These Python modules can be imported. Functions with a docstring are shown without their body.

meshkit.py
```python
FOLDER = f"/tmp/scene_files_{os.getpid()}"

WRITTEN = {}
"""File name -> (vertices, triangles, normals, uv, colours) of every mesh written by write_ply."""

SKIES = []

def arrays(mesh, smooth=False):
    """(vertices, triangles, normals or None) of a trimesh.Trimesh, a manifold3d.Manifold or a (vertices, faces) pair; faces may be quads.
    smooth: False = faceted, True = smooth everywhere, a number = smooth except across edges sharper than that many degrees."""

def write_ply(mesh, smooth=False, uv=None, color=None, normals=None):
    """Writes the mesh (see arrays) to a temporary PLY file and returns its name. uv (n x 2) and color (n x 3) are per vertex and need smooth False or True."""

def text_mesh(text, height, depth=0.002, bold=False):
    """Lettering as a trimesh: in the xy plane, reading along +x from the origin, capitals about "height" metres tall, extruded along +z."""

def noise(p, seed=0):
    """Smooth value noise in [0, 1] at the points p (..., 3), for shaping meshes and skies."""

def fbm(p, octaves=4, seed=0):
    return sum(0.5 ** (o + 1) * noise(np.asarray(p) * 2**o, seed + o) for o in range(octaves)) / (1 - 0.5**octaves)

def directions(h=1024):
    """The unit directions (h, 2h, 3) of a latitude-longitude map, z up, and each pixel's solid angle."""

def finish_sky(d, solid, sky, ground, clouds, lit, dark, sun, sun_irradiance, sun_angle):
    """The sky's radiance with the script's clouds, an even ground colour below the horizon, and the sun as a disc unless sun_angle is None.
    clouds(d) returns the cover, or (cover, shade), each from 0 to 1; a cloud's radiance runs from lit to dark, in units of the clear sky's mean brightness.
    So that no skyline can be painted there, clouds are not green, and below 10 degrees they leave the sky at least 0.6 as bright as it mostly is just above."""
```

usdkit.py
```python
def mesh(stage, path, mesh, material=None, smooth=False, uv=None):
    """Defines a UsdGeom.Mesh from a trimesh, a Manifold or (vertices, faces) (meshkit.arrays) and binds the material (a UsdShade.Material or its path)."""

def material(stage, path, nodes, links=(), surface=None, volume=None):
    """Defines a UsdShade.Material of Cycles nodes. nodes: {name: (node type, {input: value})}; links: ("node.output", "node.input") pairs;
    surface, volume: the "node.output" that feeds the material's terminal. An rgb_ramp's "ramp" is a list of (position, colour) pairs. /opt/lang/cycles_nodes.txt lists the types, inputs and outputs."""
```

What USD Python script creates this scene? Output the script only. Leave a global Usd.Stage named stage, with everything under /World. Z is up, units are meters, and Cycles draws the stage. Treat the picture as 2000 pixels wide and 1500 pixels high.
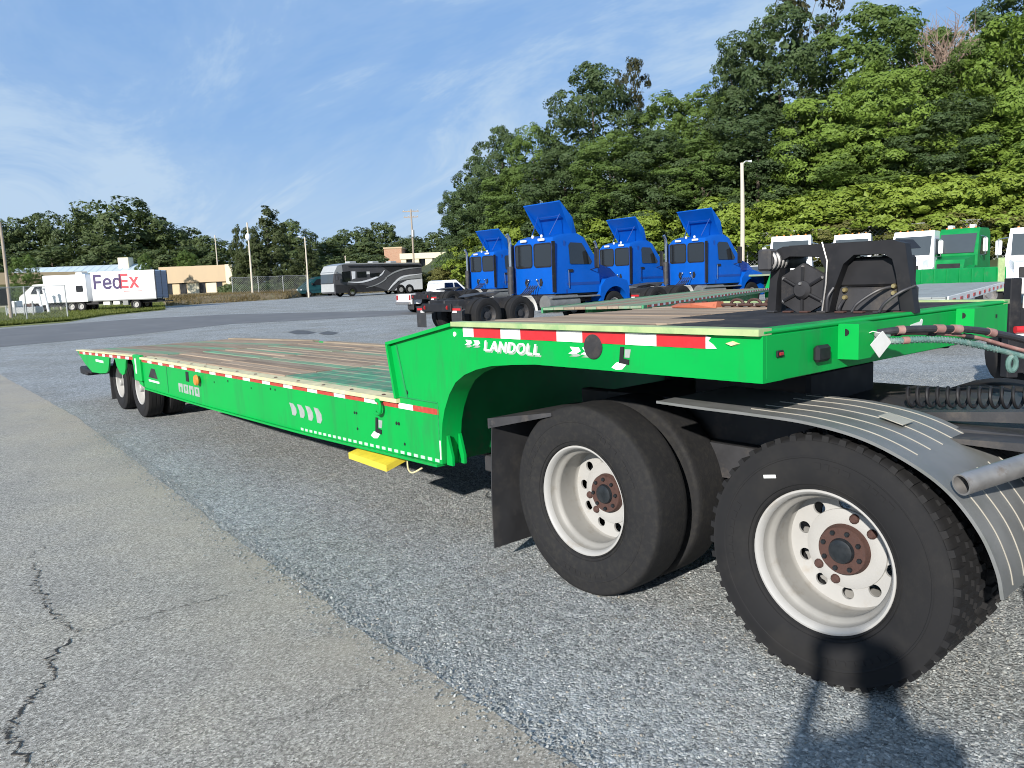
import math, random
import numpy as np
import trimesh
from shapely.geometry import Polygon, Point, box as sbox
from shapely import affinity
from shapely.ops import unary_union
import usdkit, meshkit
from pxr import Usd, UsdGeom, UsdLux, UsdShade, Gf, Sdf, Vt

stage = Usd.Stage.CreateInMemory()
UsdGeom.SetStageUpAxis(stage, 'Z')
UsdGeom.SetStageMetersPerUnit(stage, 1.0)
world = UsdGeom.Xform.Define(stage, '/World')
stage.SetDefaultPrim(world.GetPrim())
UsdGeom.Scope.Define(stage, '/World/Looks')
random.seed(7)
RNG = np.random.default_rng(7)

# ------------------------------------------------------------------ camera
# world: X runs along the lowboy trailer towards its front, Y away from the camera across it, Z up; origin on the ground under
# the near front corner of the trailer's upper deck
CAM = np.array([1.6559, -2.6167, 1.6941])
YAW, PITCH, ROLL, FPX = 0.6887, 0.1316, -0.0390, 1503.0
_F = np.array([-math.cos(YAW) * math.cos(PITCH), math.sin(YAW) * math.cos(PITCH), -math.sin(PITCH)])
_R = np.cross(_F, [0, 0, 1]); _R /= np.linalg.norm(_R)
_U = np.cross(_R, _F)
RIGHT = math.cos(ROLL) * _R + math.sin(ROLL) * _U
UP = -math.sin(ROLL) * _R + math.cos(ROLL) * _U
FWD = _F
cam = UsdGeom.Camera.Define(stage, '/World/camera')
cam.CreateHorizontalApertureAttr(36.0)
cam.CreateVerticalApertureAttr(27.0)
cam.CreateFocalLengthAttr(FPX / 2000 * 36.0)
cam.CreateClippingRangeAttr(Gf.Vec2f(0.05, 3000))
cam.CreateExposureAttr(0.50)
cam.AddTransformOp().Set(Gf.Matrix4d(*RIGHT, 0, *UP, 0, *(-FWD), 0, *CAM, 1))

# ------------------------------------------------------------------ sky and sun
SUN_AZ, SUN_EL = math.radians(294.5), math.radians(23.5)
SUN = np.array([math.cos(SUN_EL) * math.cos(SUN_AZ), math.cos(SUN_EL) * math.sin(SUN_AZ), math.sin(SUN_EL)])
dome = UsdLux.DomeLight.Define(stage, '/World/sky')
dome.GetPrim().SetCustomDataByKey('kind', 'structure')
dome.GetPrim().SetCustomDataByKey('label', 'pale blue morning sky with thin streaks of cirrus cloud')
SKY_STRENGTH = 0.115
sky_mat = usdkit.material(stage, '/World/Looks/sky', {
    'sky': ('sky_texture', {'sky_type': 'single_scattering', 'sun_disc': False, 'sun_elevation': SUN_EL, 'sun_rotation': math.atan2(SUN[0], SUN[1]),
                            'altitude': 200.0, 'air_density': 1.0, 'aerosol_density': 0.6, 'ozone_density': 2.0}),
    'sat': ('hsv', {'hue': 0.5, 'saturation': 1.15, 'value': 1.0, 'fac': 1.0}),
    'veil': ('mix', {'mix_type': 'mix', 'fac': 0.85, 'color2': (1.50, 2.66, 4.75)}),   # thin even high haze over the whole sky
    'tc': ('texture_coordinate', {}),
    'sep': ('separate_xyz', {}),
    'zc': ('math', {'math_type': 'maximum', 'value2': 0.0}),
    'za': ('math', {'math_type': 'add', 'value2': 0.22}),
    'dx': ('math', {'math_type': 'divide'}), 'dy': ('math', {'math_type': 'divide'}),
    'cv': ('combine_xyz', {'z': 0.0}),
    'map1': ('mapping', {'mapping_type': 'point', 'rotation': (0, 0, 0.35), 'scale': (0.50, 1.25, 1.0), 'location': (0.7, 0.3, 0)}),
    'n1': ('noise_texture', {'scale': 1.5, 'detail': 12.0, 'roughness': 0.64, 'distortion': 0.6}),
    'r1': ('rgb_ramp', {'ramp': [(0.0, (0.0, 0.0, 0.0)), (0.40, (0.04, 0.04, 0.04)), (0.50, (0.22, 0.22, 0.22)), (0.60, (0.78, 0.78, 0.78)), (0.70, (1.0, 1.0, 1.0))]}),
    'low': ('map_range', {'range_type': 'smoothstep', 'from_min': 0.0, 'from_max': 0.24, 'to_min': 0.62, 'to_max': 0.0, 'clamp': True}),
    'cov': ('math', {'math_type': 'add', 'use_clamp': True}),
    'tint': ('mix', {'mix_type': 'mix', 'color2': (3.1, 4.1, 5.3)}),
    'bg': ('background_shader', {'strength': SKY_STRENGTH}),
}, [('tc.generated', 'sep.vector'), ('sep.z', 'zc.value1'), ('zc.value', 'za.value1'), ('sep.x', 'dx.value1'), ('za.value', 'dx.value2'),
    ('sep.y', 'dy.value1'), ('za.value', 'dy.value2'), ('dx.value', 'cv.x'), ('dy.value', 'cv.y'), ('cv.vector', 'map1.vector'),
    ('map1.vector', 'n1.vector'), ('n1.fac', 'r1.fac'), ('sep.z', 'low.value'), ('low.result', 'cov.value2'), ('r1.color', 'cov.value1'),
    ('cov.value', 'tint.fac'), ('sky.color', 'sat.color'), ('sat.color', 'veil.color1'), ('veil.color', 'tint.color1'), ('tint.color', 'bg.color')], surface='bg.background')
UsdShade.MaterialBindingAPI.Apply(dome.GetPrim()).Bind(sky_mat)
sun = UsdLux.DistantLight.Define(stage, '/World/sun')
sun.CreateNormalizeAttr(True)
sun.CreateIntensityAttr(1.25)
sun.CreateAngleAttr(1.0)
sun.CreateColorAttr(Gf.Vec3f(1.0, 0.95, 0.88))
_sx = np.cross([0, 0, 1], SUN); _sx /= np.linalg.norm(_sx)
_sy = np.cross(SUN, _sx)
sun.AddTransformOp().Set(Gf.Matrix4d(*_sx, 0, *_sy, 0, *SUN, 0, 0, 0, 50, 1))

# ------------------------------------------------------------------ helpers
_names = {}
def numbered(parent, name):
    k = (parent, name); n = _names.get(k, 0); _names[k] = n + 1
    return name if n == 0 else f'{name}_{n:03d}'

def pathof(parent):
    if parent is None: return '/World'
    return str(parent.GetPath()) if hasattr(parent, 'GetPath') else str(parent)

def tag(p, label=None, cat=None, group=None, kind=None):
    p = p.GetPrim() if hasattr(p, 'GetPrim') else p
    for k, v in (('label', label), ('category', cat), ('group', group), ('kind', kind)):
        if v: p.SetCustomDataByKey(k, v)
    return p

def thing(name, label, cat, loc=(0, 0, 0), rotz=0.0, group=None, scale=None, tilt=None):
    x = UsdGeom.Xform.Define(stage, '/World/' + numbered('/World', name))
    x.AddTranslateOp().Set(Gf.Vec3d(*map(float, loc)))
    x.AddRotateZOp().Set(math.degrees(rotz))
    if tilt is not None: x.AddRotateYOp().Set(math.degrees(tilt))
    if scale is not None: x.AddScaleOp().Set(Gf.Vec3f(*map(float, scale)))
    return tag(x, label, cat, group)

def sub(name, parent, loc=None):
    pp = pathof(parent)
    x = UsdGeom.Xform.Define(stage, pp + '/' + numbered(pp, name))
    if loc is not None: x.AddTranslateOp().Set(Gf.Vec3d(*map(float, loc)))
    return x.GetPrim()

def dup(src, label, loc, rotz=0.0, scale=None, group=None, tilt=None):
    r = thing(src.GetName().rstrip('0123456789').rstrip('_'), label, src.GetCustomDataByKey('category'), loc, rotz, group or src.GetCustomDataByKey('group'), scale, tilt)
    r.GetReferences().AddInternalReference(src.GetPath()); r.SetInstanceable(True)
    return r

class MB:
    """collects pieces and becomes ONE mesh"""
    def __init__(s): s.v = []; s.f = []; s.n = 0
    def raw(s, v, f):
        v = np.asarray(v, float); f = np.asarray(f, int)
        if f.shape[1] == 4: f = np.vstack([f[:, [0, 1, 2]], f[:, [0, 2, 3]]])
        s.v.append(v); s.f.append(f + s.n); s.n += len(v); return s
    def add(s, m, T=None):
        v = np.array(m.vertices); f = np.array(m.faces)
        if T is not None:
            v = v @ np.asarray(T)[:3, :3].T + np.asarray(T)[:3, 3]
            if np.linalg.det(np.asarray(T)[:3, :3]) < 0: f = f[:, ::-1]
        return s.raw(v, f)
    def box(s, x0, x1, y0, y1, z0, z1, bev=0.0):
        if bev <= 0:
            v = [(x, y, z) for x in (x0, x1) for y in (y0, y1) for z in (z0, z1)]
            f = [(0, 1, 3, 2), (4, 6, 7, 5), (0, 4, 5, 1), (2, 3, 7, 6), (0, 2, 6, 4), (1, 5, 7, 3)]
            return s.raw(v, f)
        b = min(bev, (x1 - x0) * .45, (y1 - y0) * .45, (z1 - z0) * .45)
        P = []
        for sx in (0, 1):
            for sy in (0, 1):
                for sz in (0, 1):
                    X, Y, Z = (x0, x1)[sx], (y0, y1)[sy], (z0, z1)[sz]
                    ix, iy, iz = (b, -b)[sx], (b, -b)[sy], (b, -b)[sz]
                    P += [(X, Y + iy, Z + iz), (X + ix, Y, Z + iz), (X + ix, Y + iy, Z)]
        return s.add(trimesh.convex.convex_hull(np.array(P)))
    def obox(s, c, size, R=None, bev=0.0):
        m = MB().box(-size[0] / 2, size[0] / 2, -size[1] / 2, size[1] / 2, -size[2] / 2, size[2] / 2, bev).mesh()
        T = np.eye(4); T[:3, 3] = c
        if R is not None: T[:3, :3] = R
        return s.add(m, T)
    def hull(s, P): return s.add(trimesh.convex.convex_hull(np.asarray(P, float)))
    def prism(s, poly, a0, a1, axis='y'):
        """polygon (2D) extruded along an axis. y: polygon is (x, z); x: polygon is (y, z); z: polygon is (x, y)"""
        if not hasattr(poly, 'geom_type'): poly = Polygon(poly)
        for g in getattr(poly, 'geoms', [poly]):
            m = trimesh.creation.extrude_polygon(g, a1 - a0, engine='earcut')
            v = np.array(m.vertices); f = np.array(m.faces); v[:, 2] += a0
            if axis == 'y': v = v[:, [0, 2, 1]]; f = f[:, ::-1]
            elif axis == 'x': v = v[:, [2, 0, 1]]
            s.raw(v, f)
        return s
    def lathe(s, prof, c=(0, 0, 0), axis='y', n=48, closed=False):
        """prof: (radius, height along axis) points"""
        prof = np.asarray(prof, float); m = len(prof)
        a = np.arange(n) / n * 2 * np.pi
        A, B = np.cos(a), np.sin(a)
        v = np.zeros((n, m, 3))
        v[:, :, 0] = A[:, None] * prof[None, :, 0]; v[:, :, 1] = B[:, None] * prof[None, :, 0]; v[:, :, 2] = prof[None, :, 1]
        f = []
        for i in range(n):
            j = (i + 1) % n
            for k in range(m if closed else m - 1):
                k2 = (k + 1) % m
                f.append((i * m + k, j * m + k, j * m + k2, i * m + k2))
        v = v.reshape(-1, 3); f = np.array(f)
        if axis == 'y': v = v[:, [0, 2, 1]]; f = f[:, ::-1]
        elif axis == 'x': v = v[:, [2, 0, 1]]
        return s.raw(v + np.asarray(c), f)
    def tube(s, pts, r, n=10, caps=True):
        pts = np.asarray(pts, float); m = len(pts)
        r = np.broadcast_to(np.asarray(r, float), (m,))
        t = np.gradient(pts, axis=0); t /= np.linalg.norm(t, axis=1, keepdims=True) + 1e-12
        u = np.cross(t[0], [0, 0, 1]);
        if np.linalg.norm(u) < 1e-3: u = np.cross(t[0], [1, 0, 0])
        u /= np.linalg.norm(u); rings = []
        for i in range(m):
            u = u - t[i] * (u @ t[i]); u /= np.linalg.norm(u) + 1e-12
            w = np.cross(t[i], u)
            a = np.arange(n) / n * 2 * np.pi
            rings.append(pts[i] + r[i] * (np.cos(a)[:, None] * u + np.sin(a)[:, None] * w))
        v = np.vstack(rings); f = []
        for i in range(m - 1):
            for k in range(n):
                k2 = (k + 1) % n
                f.append((i * n + k, i * n + k2, (i + 1) * n + k2, (i + 1) * n + k))
        f = [tuple(x) for x in f]
        tri = [(a, b, c) for a, b, c, d in f] + [(a, c, d) for a, b, c, d in f]
        if caps:
            v = np.vstack([v, pts[0], pts[-1]]); c0, c1 = m * n, m * n + 1
            tri += [(c0, (k + 1) % n, k) for k in range(n)] + [(c1, (m - 1) * n + k, (m - 1) * n + (k + 1) % n) for k in range(n)]
        return s.raw(v, tri)
    def cyl(s, p0, p1, r, n=14): return s.tube([p0, p1], r, n)
    def ball(s, c, r, sub=2):
        m = trimesh.creation.icosphere(sub, 1.0); return s.raw(np.array(m.vertices) * np.asarray(r) + np.asarray(c), m.faces)
    def text(s, t, h, T, depth=0.003, bold=False, shear=0.0, sx=1.0):
        m = meshkit.text_mesh(t, h, depth, bold); v = np.array(m.vertices); v[:, 0] = v[:, 0] * sx + shear * v[:, 1]
        m = trimesh.Trimesh(v, m.faces, process=False); return s.add(m, T)
    def mesh(s): return trimesh.Trimesh(np.vstack(s.v), np.vstack(s.f), process=False)
    def build(s, name, mat, parent=None, smooth=32, label=None):
        pp = pathof(parent)
        u = usdkit.mesh(stage, pp + '/' + numbered(pp, name), s.mesh() if smooth else (np.vstack(s.v), np.vstack(s.f)), mat, smooth=smooth)
        if label: tag(u, label)
        return u.GetPrim()

def bez(p, n=16):
    """Catmull-Rom through the points"""
    p = np.asarray(p, float); q = np.vstack([2 * p[0] - p[1], p, 2 * p[-1] - p[-2]]); out = []
    for i in range(1, len(q) - 2):
        for t in np.linspace(0, 1, n, endpoint=False):
            a, b, c, d = q[i - 1], q[i], q[i + 1], q[i + 2]
            out.append(0.5 * (2 * b + (c - a) * t + (2 * a - 5 * b + 4 * c - d) * t * t + (3 * b - a - 3 * c + d) * t ** 3))
    out.append(p[-1]); return np.array(out)

def frame(o, x, y):
    """matrix that maps local x, y axes onto the given directions at o"""
    x = np.asarray(x, float); x /= np.linalg.norm(x); y = np.asarray(y, float); y = y - x * (x @ y); y /= np.linalg.norm(y)
    T = np.eye(4); T[:3, 0] = x; T[:3, 1] = y; T[:3, 2] = np.cross(x, y); T[:3, 3] = o; return T

# ------------------------------------------------------------------ lie of the land: a level yard that climbs gently away from the camera
FH = np.array([FWD[0], FWD[1]]); FH /= np.linalg.norm(FH)
SH = np.array([FH[1], -FH[0]])
def fwd_dist(x, y): return (x - CAM[0]) * FH[0] + (y - CAM[1]) * FH[1]
def land(x, y): return 0.0105 * np.clip(fwd_dist(np.asarray(x, float), np.asarray(y, float)) - 16.0, 0, 94.0)
def heading(px):
    """horizontal unit direction of the photograph's column px at the horizon"""
    py = 750 + FPX * (FWD[2] + RIGHT[2] * (px - 1000) / FPX) / UP[2]
    d = FWD + RIGHT * (px - 1000) / FPX - UP * (py - 750) / FPX
    return d[:2] / (d @ FWD), py
def spot(px, D):
    d, _ = heading(px); x, y = CAM[0] + d[0] * D, CAM[1] + d[1] * D
    return x, y
def height_at(px, py, D):
    """world z of something seen at (px, py) that stands D metres away"""
    d = FWD + RIGHT * (px - 1000) / FPX - UP * (py - 750) / FPX
    return CAM[2] + d[2] * D
def gpt(px, py):
    """point of the yard seen at (px, py)"""
    d = FWD + RIGHT * (px - 1000) / FPX - UP * (py - 750) / FPX
    t = 5.0
    lo, hi = 0.5, 400.0
    for _ in range(60):
        t = (lo + hi) / 2; p = CAM + d * t
        if p[2] > land(p[0], p[1]): lo = t
        else: hi = t
    return p
# ------------------------------------------------------------------ materials (base colours are the things' own)
def mat(name, col, rough=0.5, metal=0.0, var=0.10, scale=3.0, dirt=None, dirt_amt=0.0, dirt_scale=4.0, bump=0.0, bscale=120.0, coat=0.0, spec=0.5, detail=6.0, stretch=None, obj=False, streak=None, chips=None):
    col = np.asarray(col, float); lo = col * (1 - var); hi = np.minimum(col * (1 + var), 1)
    nodes = {'g': ('geometry', {}), 'tc': ('texture_coordinate', {}), 'mp': ('mapping', {'mapping_type': 'point', 'scale': stretch or (1, 1, 1)}),
             'n': ('noise_texture', {'scale': scale, 'detail': detail, 'roughness': 0.6}),
             'r': ('rgb_ramp', {'ramp': [(0.25, tuple(lo)), (0.75, tuple(hi))]}),
             'p': ('principled_bsdf', {'roughness': rough, 'metallic': metal, 'coat_weight': coat, 'coat_roughness': 0.12, 'specular_ior_level': spec})}
    links = [('tc.object' if obj else 'g.position', 'mp.vector'), ('mp.vector', 'n.vector'), ('n.fac', 'r.fac')]
    last = 'r.color'
    if dirt is not None:
        nodes['dn'] = ('noise_texture', {'scale': dirt_scale, 'detail': 9.0, 'roughness': 0.68})
        a = dirt_amt
        nodes['dr'] = ('rgb_ramp', {'ramp': [(0.62 - 0.35 * a, (0, 0, 0)), (0.80 - 0.30 * a, (1, 1, 1))]})
        nodes['dm'] = ('mix', {'mix_type': 'mix', 'color2': tuple(dirt)})
        nodes['ds'] = ('math', {'math_type': 'multiply', 'value2': 0.85})
        links += [('mp.vector', 'dn.vector'), ('dn.fac', 'dr.fac'), ('dr.color', 'ds.value1'), ('ds.value', 'dm.fac'), (last, 'dm.color1')]
        last = 'dm.color'
    for key, layer in (('st', streak), ('ch', chips)):      # (colour, scale, lower edge of the noise, stretch)
        if layer is None: continue
        c, sc, lo_, stv = layer
        nodes[key + 'm'] = ('mapping', {'mapping_type': 'point', 'scale': stv}); nodes[key + 'n'] = ('noise_texture', {'scale': sc, 'detail': 8.0, 'roughness': 0.7})
        nodes[key + 'r'] = ('rgb_ramp', {'ramp': [(lo_, (0, 0, 0)), (lo_ + (0.16 if key == 'st' else 0.03), (0.55, 0.55, 0.55) if key == 'st' else (1, 1, 1))]}); nodes[key + 'x'] = ('mix', {'mix_type': 'mix', 'color2': tuple(c)})
        links += [('g.position', key + 'm.vector'), (key + 'm.vector', key + 'n.vector'), (key + 'n.fac', key + 'r.fac'), (key + 'r.color', key + 'x.fac'), (last, key + 'x.color1')]; last = key + 'x.color'
    links.append((last, 'p.base_color'))
    nodes['rn'] = ('map_range', {'from_min': 0.3, 'from_max': 0.7, 'to_min': max(rough - 0.08, 0.03), 'to_max': min(rough + 0.10, 1.0), 'clamp': True})
    links += [('n.fac', 'rn.value'), ('rn.result', 'p.roughness')]
    if bump > 0:
        nodes['bn'] = ('noise_texture', {'scale': bscale, 'detail': 4.0, 'roughness': 0.6})
        nodes['b'] = ('bump', {'strength': 0.6, 'distance': bump})
        links += [('mp.vector', 'bn.vector'), ('bn.fac', 'b.height'), ('b.normal', 'p.normal')]
    return usdkit.material(stage, '/World/Looks/' + name, nodes, links, surface='p.BSDF')

M = {}
GREEN = (0.0005, 0.315, 0.052)
M['green'] = mat('green_paint', GREEN, 0.42, var=0.10, scale=1.3, dirt=(0.012, 0.25, 0.065), dirt_amt=0.18, dirt_scale=3.5, bump=0.0006, bscale=9, coat=0.04, spec=0.18, streak=((0.02, 0.17, 0.05), 1.0, 0.52, (4.0, 4.0, 0.7)), chips=((0.05, 0.10, 0.045), 26.0, 0.705, (1, 1, 1)))
M['green_worn'] = mat('worn_green_paint', (0.03, 0.23, 0.09), 0.55, var=0.25, scale=5, dirt=(0.20, 0.17, 0.11), dirt_amt=0.45, dirt_scale=6, bump=0.001, bscale=60)
M['green_plate'] = mat('teal_deck_plate', (0.085, 0.23, 0.145), 0.85, var=0.3, scale=5, dirt=(0.25, 0.21, 0.17), dirt_amt=0.48, dirt_scale=7, bump=0.002, bscale=50, spec=0.08)
M['green_truck'] = mat('dark_green_truck_paint', (0.004, 0.20, 0.05), 0.4, var=0.15, scale=2, dirt=(0.05, 0.15, 0.06), dirt_amt=0.15, spec=0.3)
M['green_dull'] = mat('dull_green_paint', (0.01, 0.22, 0.06), 0.5, var=0.2, scale=3, dirt=(0.12, 0.11, 0.08), dirt_amt=0.15)
M['rail_yellow'] = mat('worn_yellow_edge', (0.60, 0.53, 0.30), 0.6, var=0.2, scale=8, dirt=(0.26, 0.30, 0.13), dirt_amt=0.22, dirt_scale=5, bump=0.0008, bscale=60)
M['rail_pale'] = mat('pale_green_edge', (0.34, 0.42, 0.20), 0.6, var=0.2, scale=8, dirt=(0.14, 0.32, 0.12), dirt_amt=0.3, dirt_scale=6)
M['wood'] = [mat('weathered_plank_' + n, c, 0.92, var=0.32, scale=9, dirt=d, dirt_amt=0.28, dirt_scale=3, bump=0.003, bscale=60, stretch=(0.18, 2.2, 2.2), spec=0.06)
             for n, c, d in (('tan', (0.33, 0.255, 0.185), (0.20, 0.16, 0.125)), ('brown', (0.25, 0.19, 0.14), (0.15, 0.12, 0.095)),
                             ('grey', (0.27, 0.22, 0.165), (0.17, 0.14, 0.11)), ('reddish', (0.285, 0.215, 0.155), (0.17, 0.135, 0.105)))]
M['plank_green'] = mat('green_stained_plank', (0.15, 0.30, 0.19), 0.92, var=0.3, scale=9, dirt=(0.28, 0.22, 0.165), dirt_amt=0.62, dirt_scale=3, bump=0.003, bscale=60, stretch=(0.25, 2.2, 2.2), spec=0.06)
M['deck_black'] = mat('black_deck_plate', (0.035, 0.035, 0.038), 0.85, var=0.35, scale=5, dirt=(0.10, 0.085, 0.07), dirt_amt=0.3, dirt_scale=4, bump=0.0015, bscale=70, spec=0.12)
M['tape_red'] = mat('red_reflective_tape', (0.50, 0.02, 0.025), 0.4, var=0.08, scale=30)
M['tape_white'] = mat('white_reflective_tape', (0.72, 0.72, 0.70), 0.4, var=0.05, scale=30, dirt=(0.4, 0.38, 0.33), dirt_amt=0.05)
M['tape_red_worn'] = mat('worn_red_tape', (0.40, 0.045, 0.03), 0.5, var=0.2, scale=30, dirt=(0.30, 0.16, 0.10), dirt_amt=0.2, dirt_scale=20)
M['tape_pale'] = mat('pale_green_tape', (0.42, 0.58, 0.46), 0.5, var=0.15, scale=30)
M['silver'] = mat('silver_decal', (0.30, 0.33, 0.31), 0.45, var=0.2, scale=20)
M['decal_white'] = mat('white_lettering', (0.74, 0.76, 0.73), 0.45, var=0.08, scale=20)
M['decal_grey'] = mat('grey_lettering_shade', (0.28, 0.33, 0.28), 0.5, var=0.1, scale=20)
M['black'] = mat('black_satin', (0.014, 0.014, 0.016), 0.55, var=0.3, scale=6, dirt=(0.05, 0.045, 0.04), dirt_amt=0.15, spec=0.3)
M['black_dusty'] = mat('dusty_black_steel', (0.03, 0.03, 0.033), 0.6, var=0.35, scale=5, dirt=(0.10, 0.085, 0.07), dirt_amt=0.28, dirt_scale=4, bump=0.001, bscale=50)
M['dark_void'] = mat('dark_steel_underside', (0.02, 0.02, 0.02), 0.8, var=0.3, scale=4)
M['rubber'] = mat('tyre_rubber', (0.014, 0.014, 0.015), 0.8, var=0.14, scale=5, dirt=(0.022, 0.021, 0.020), dirt_amt=0.4, dirt_scale=4, bump=0.0006, bscale=240, spec=0.22)
M['rubber_worn'] = mat('worn_tyre_rubber', (0.017, 0.017, 0.018), 0.82, var=0.15, scale=6, dirt=(0.027, 0.026, 0.024), dirt_amt=0.45, dirt_scale=30, bump=0.003, bscale=110, spec=0.22)
M['rubber_flap'] = mat('rubber_flap', (0.026, 0.026, 0.028), 0.6, var=0.2, scale=5, dirt=(0.06, 0.055, 0.05), dirt_amt=0.2, bump=0.0008, bscale=40)
M['rim_white'] = mat('white_steel_wheel', (0.36, 0.355, 0.34), 0.42, var=0.06, scale=4, dirt=(0.30, 0.26, 0.21), dirt_amt=0.10, dirt_scale=7, coat=0.15)
M['rim_barrel'] = mat('dusty_wheel_barrel', (0.25, 0.243, 0.225), 0.5, var=0.10, scale=5, dirt=(0.19, 0.17, 0.14), dirt_amt=0.25, dirt_scale=9)
M['rust'] = mat('rusty_hub', (0.062, 0.028, 0.021), 0.75, var=0.4, scale=30, dirt=(0.035, 0.02, 0.018), dirt_amt=0.4, dirt_scale=30, bump=0.002, bscale=120)
M['grease'] = mat('greasy_black', (0.012, 0.015, 0.018), 0.35, var=0.3, scale=30)
M['alu'] = mat('dull_aluminium', (0.185, 0.19, 0.188), 0.55, metal=0.35, var=0.15, scale=5, dirt=(0.15, 0.16, 0.145), dirt_amt=0.35, dirt_scale=4)
M['bed_grey'] = mat('worn_grey_bed', (0.30, 0.32, 0.31), 0.6, metal=0.1, var=0.12, scale=3, dirt=(0.22, 0.22, 0.21), dirt_amt=0.3, dirt_scale=2, spec=0.3)
M['alu_rib'] = mat('bright_rib', (0.42, 0.39, 0.33), 0.45, metal=0.3, var=0.1, scale=9)
M['steel'] = mat('bare_steel', (0.33, 0.32, 0.31), 0.42, metal=0.7, var=0.2, scale=12, dirt=(0.20, 0.13, 0.08), dirt_amt=0.12, dirt_scale=9)
M['chrome'] = mat('chrome', (0.62, 0.62, 0.63), 0.12, metal=1.0, var=0.03)
M['cream'] = mat('cream_paint', (0.62, 0.58, 0.45), 0.5, var=0.06, scale=20)
M['yellow'] = mat('yellow_step_paint', (0.66, 0.52, 0.045), 0.5, var=0.10, scale=14, dirt=(0.40, 0.28, 0.05), dirt_amt=0.15, dirt_scale=20)
M['orange'] = mat('orange_red_paint', (0.40, 0.115, 0.06), 0.7, var=0.25, scale=20, dirt=(0.2, 0.06, 0.03), dirt_amt=0.3, dirt_scale=20)
M['amber'] = mat('amber_lens', (0.55, 0.20, 0.03), 0.3, var=0.1, scale=20)
M['red_lens'] = mat('red_lens', (0.30, 0.015, 0.015), 0.25, var=0.1, scale=20)
M['hose_black'] = mat('black_hose', (0.028, 0.028, 0.032), 0.5, var=0.3, scale=20, dirt=(0.09, 0.08, 0.07), dirt_amt=0.2)
M['hose_green'] = mat('faded_green_hose', (0.10, 0.19, 0.17), 0.6, var=0.3, scale=20, dirt=(0.25, 0.27, 0.25), dirt_amt=0.3, dirt_scale=20)
M['gladhand'] = mat('pale_coupling', (0.42, 0.40, 0.38), 0.5, metal=0.3, var=0.25, scale=40, dirt=(0.25, 0.18, 0.15), dirt_amt=0.3, dirt_scale=40)
M['hose_pink'] = mat('faded_red_hose', (0.30, 0.16, 0.14), 0.6, var=0.3, scale=20, dirt=(0.28, 0.25, 0.22), dirt_amt=0.3, dirt_scale=20)
M['paper'] = mat('white_paper', (0.80, 0.79, 0.74), 0.7, var=0.04, scale=20)
M['brass'] = mat('brass', (0.55, 0.45, 0.22), 0.35, metal=0.8, var=0.1, scale=20)
M['blue'] = mat('blue_paint', (0.002, 0.078, 0.39), 0.4, var=0.08, scale=2, coat=0.03, spec=0.15)
M['blue_dark'] = mat('blue_paint_inside', (0.003, 0.045, 0.25), 0.5, var=0.1, scale=2)
M['white'] = mat('white_paint', (0.78, 0.79, 0.80), 0.32, var=0.03, scale=2, coat=0.3)
M['white_dirty'] = mat('dusty_white_paint', (0.66, 0.66, 0.63), 0.45, var=0.07, scale=2, dirt=(0.45, 0.42, 0.36), dirt_amt=0.15)
M['grey_door'] = mat('grey_rollup_door', (0.22, 0.24, 0.30), 0.5, var=0.1, scale=2)
M['purple'] = mat('purple_lettering', (0.025, 0.010, 0.085), 0.5, var=0.05, scale=4)
M['red'] = mat('red_lettering', (0.60, 0.035, 0.05), 0.5, var=0.05, scale=4)
M['rv_grey'] = mat('dark_grey_body', (0.085, 0.085, 0.092), 0.3, var=0.12, scale=1, coat=0.3)
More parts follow.
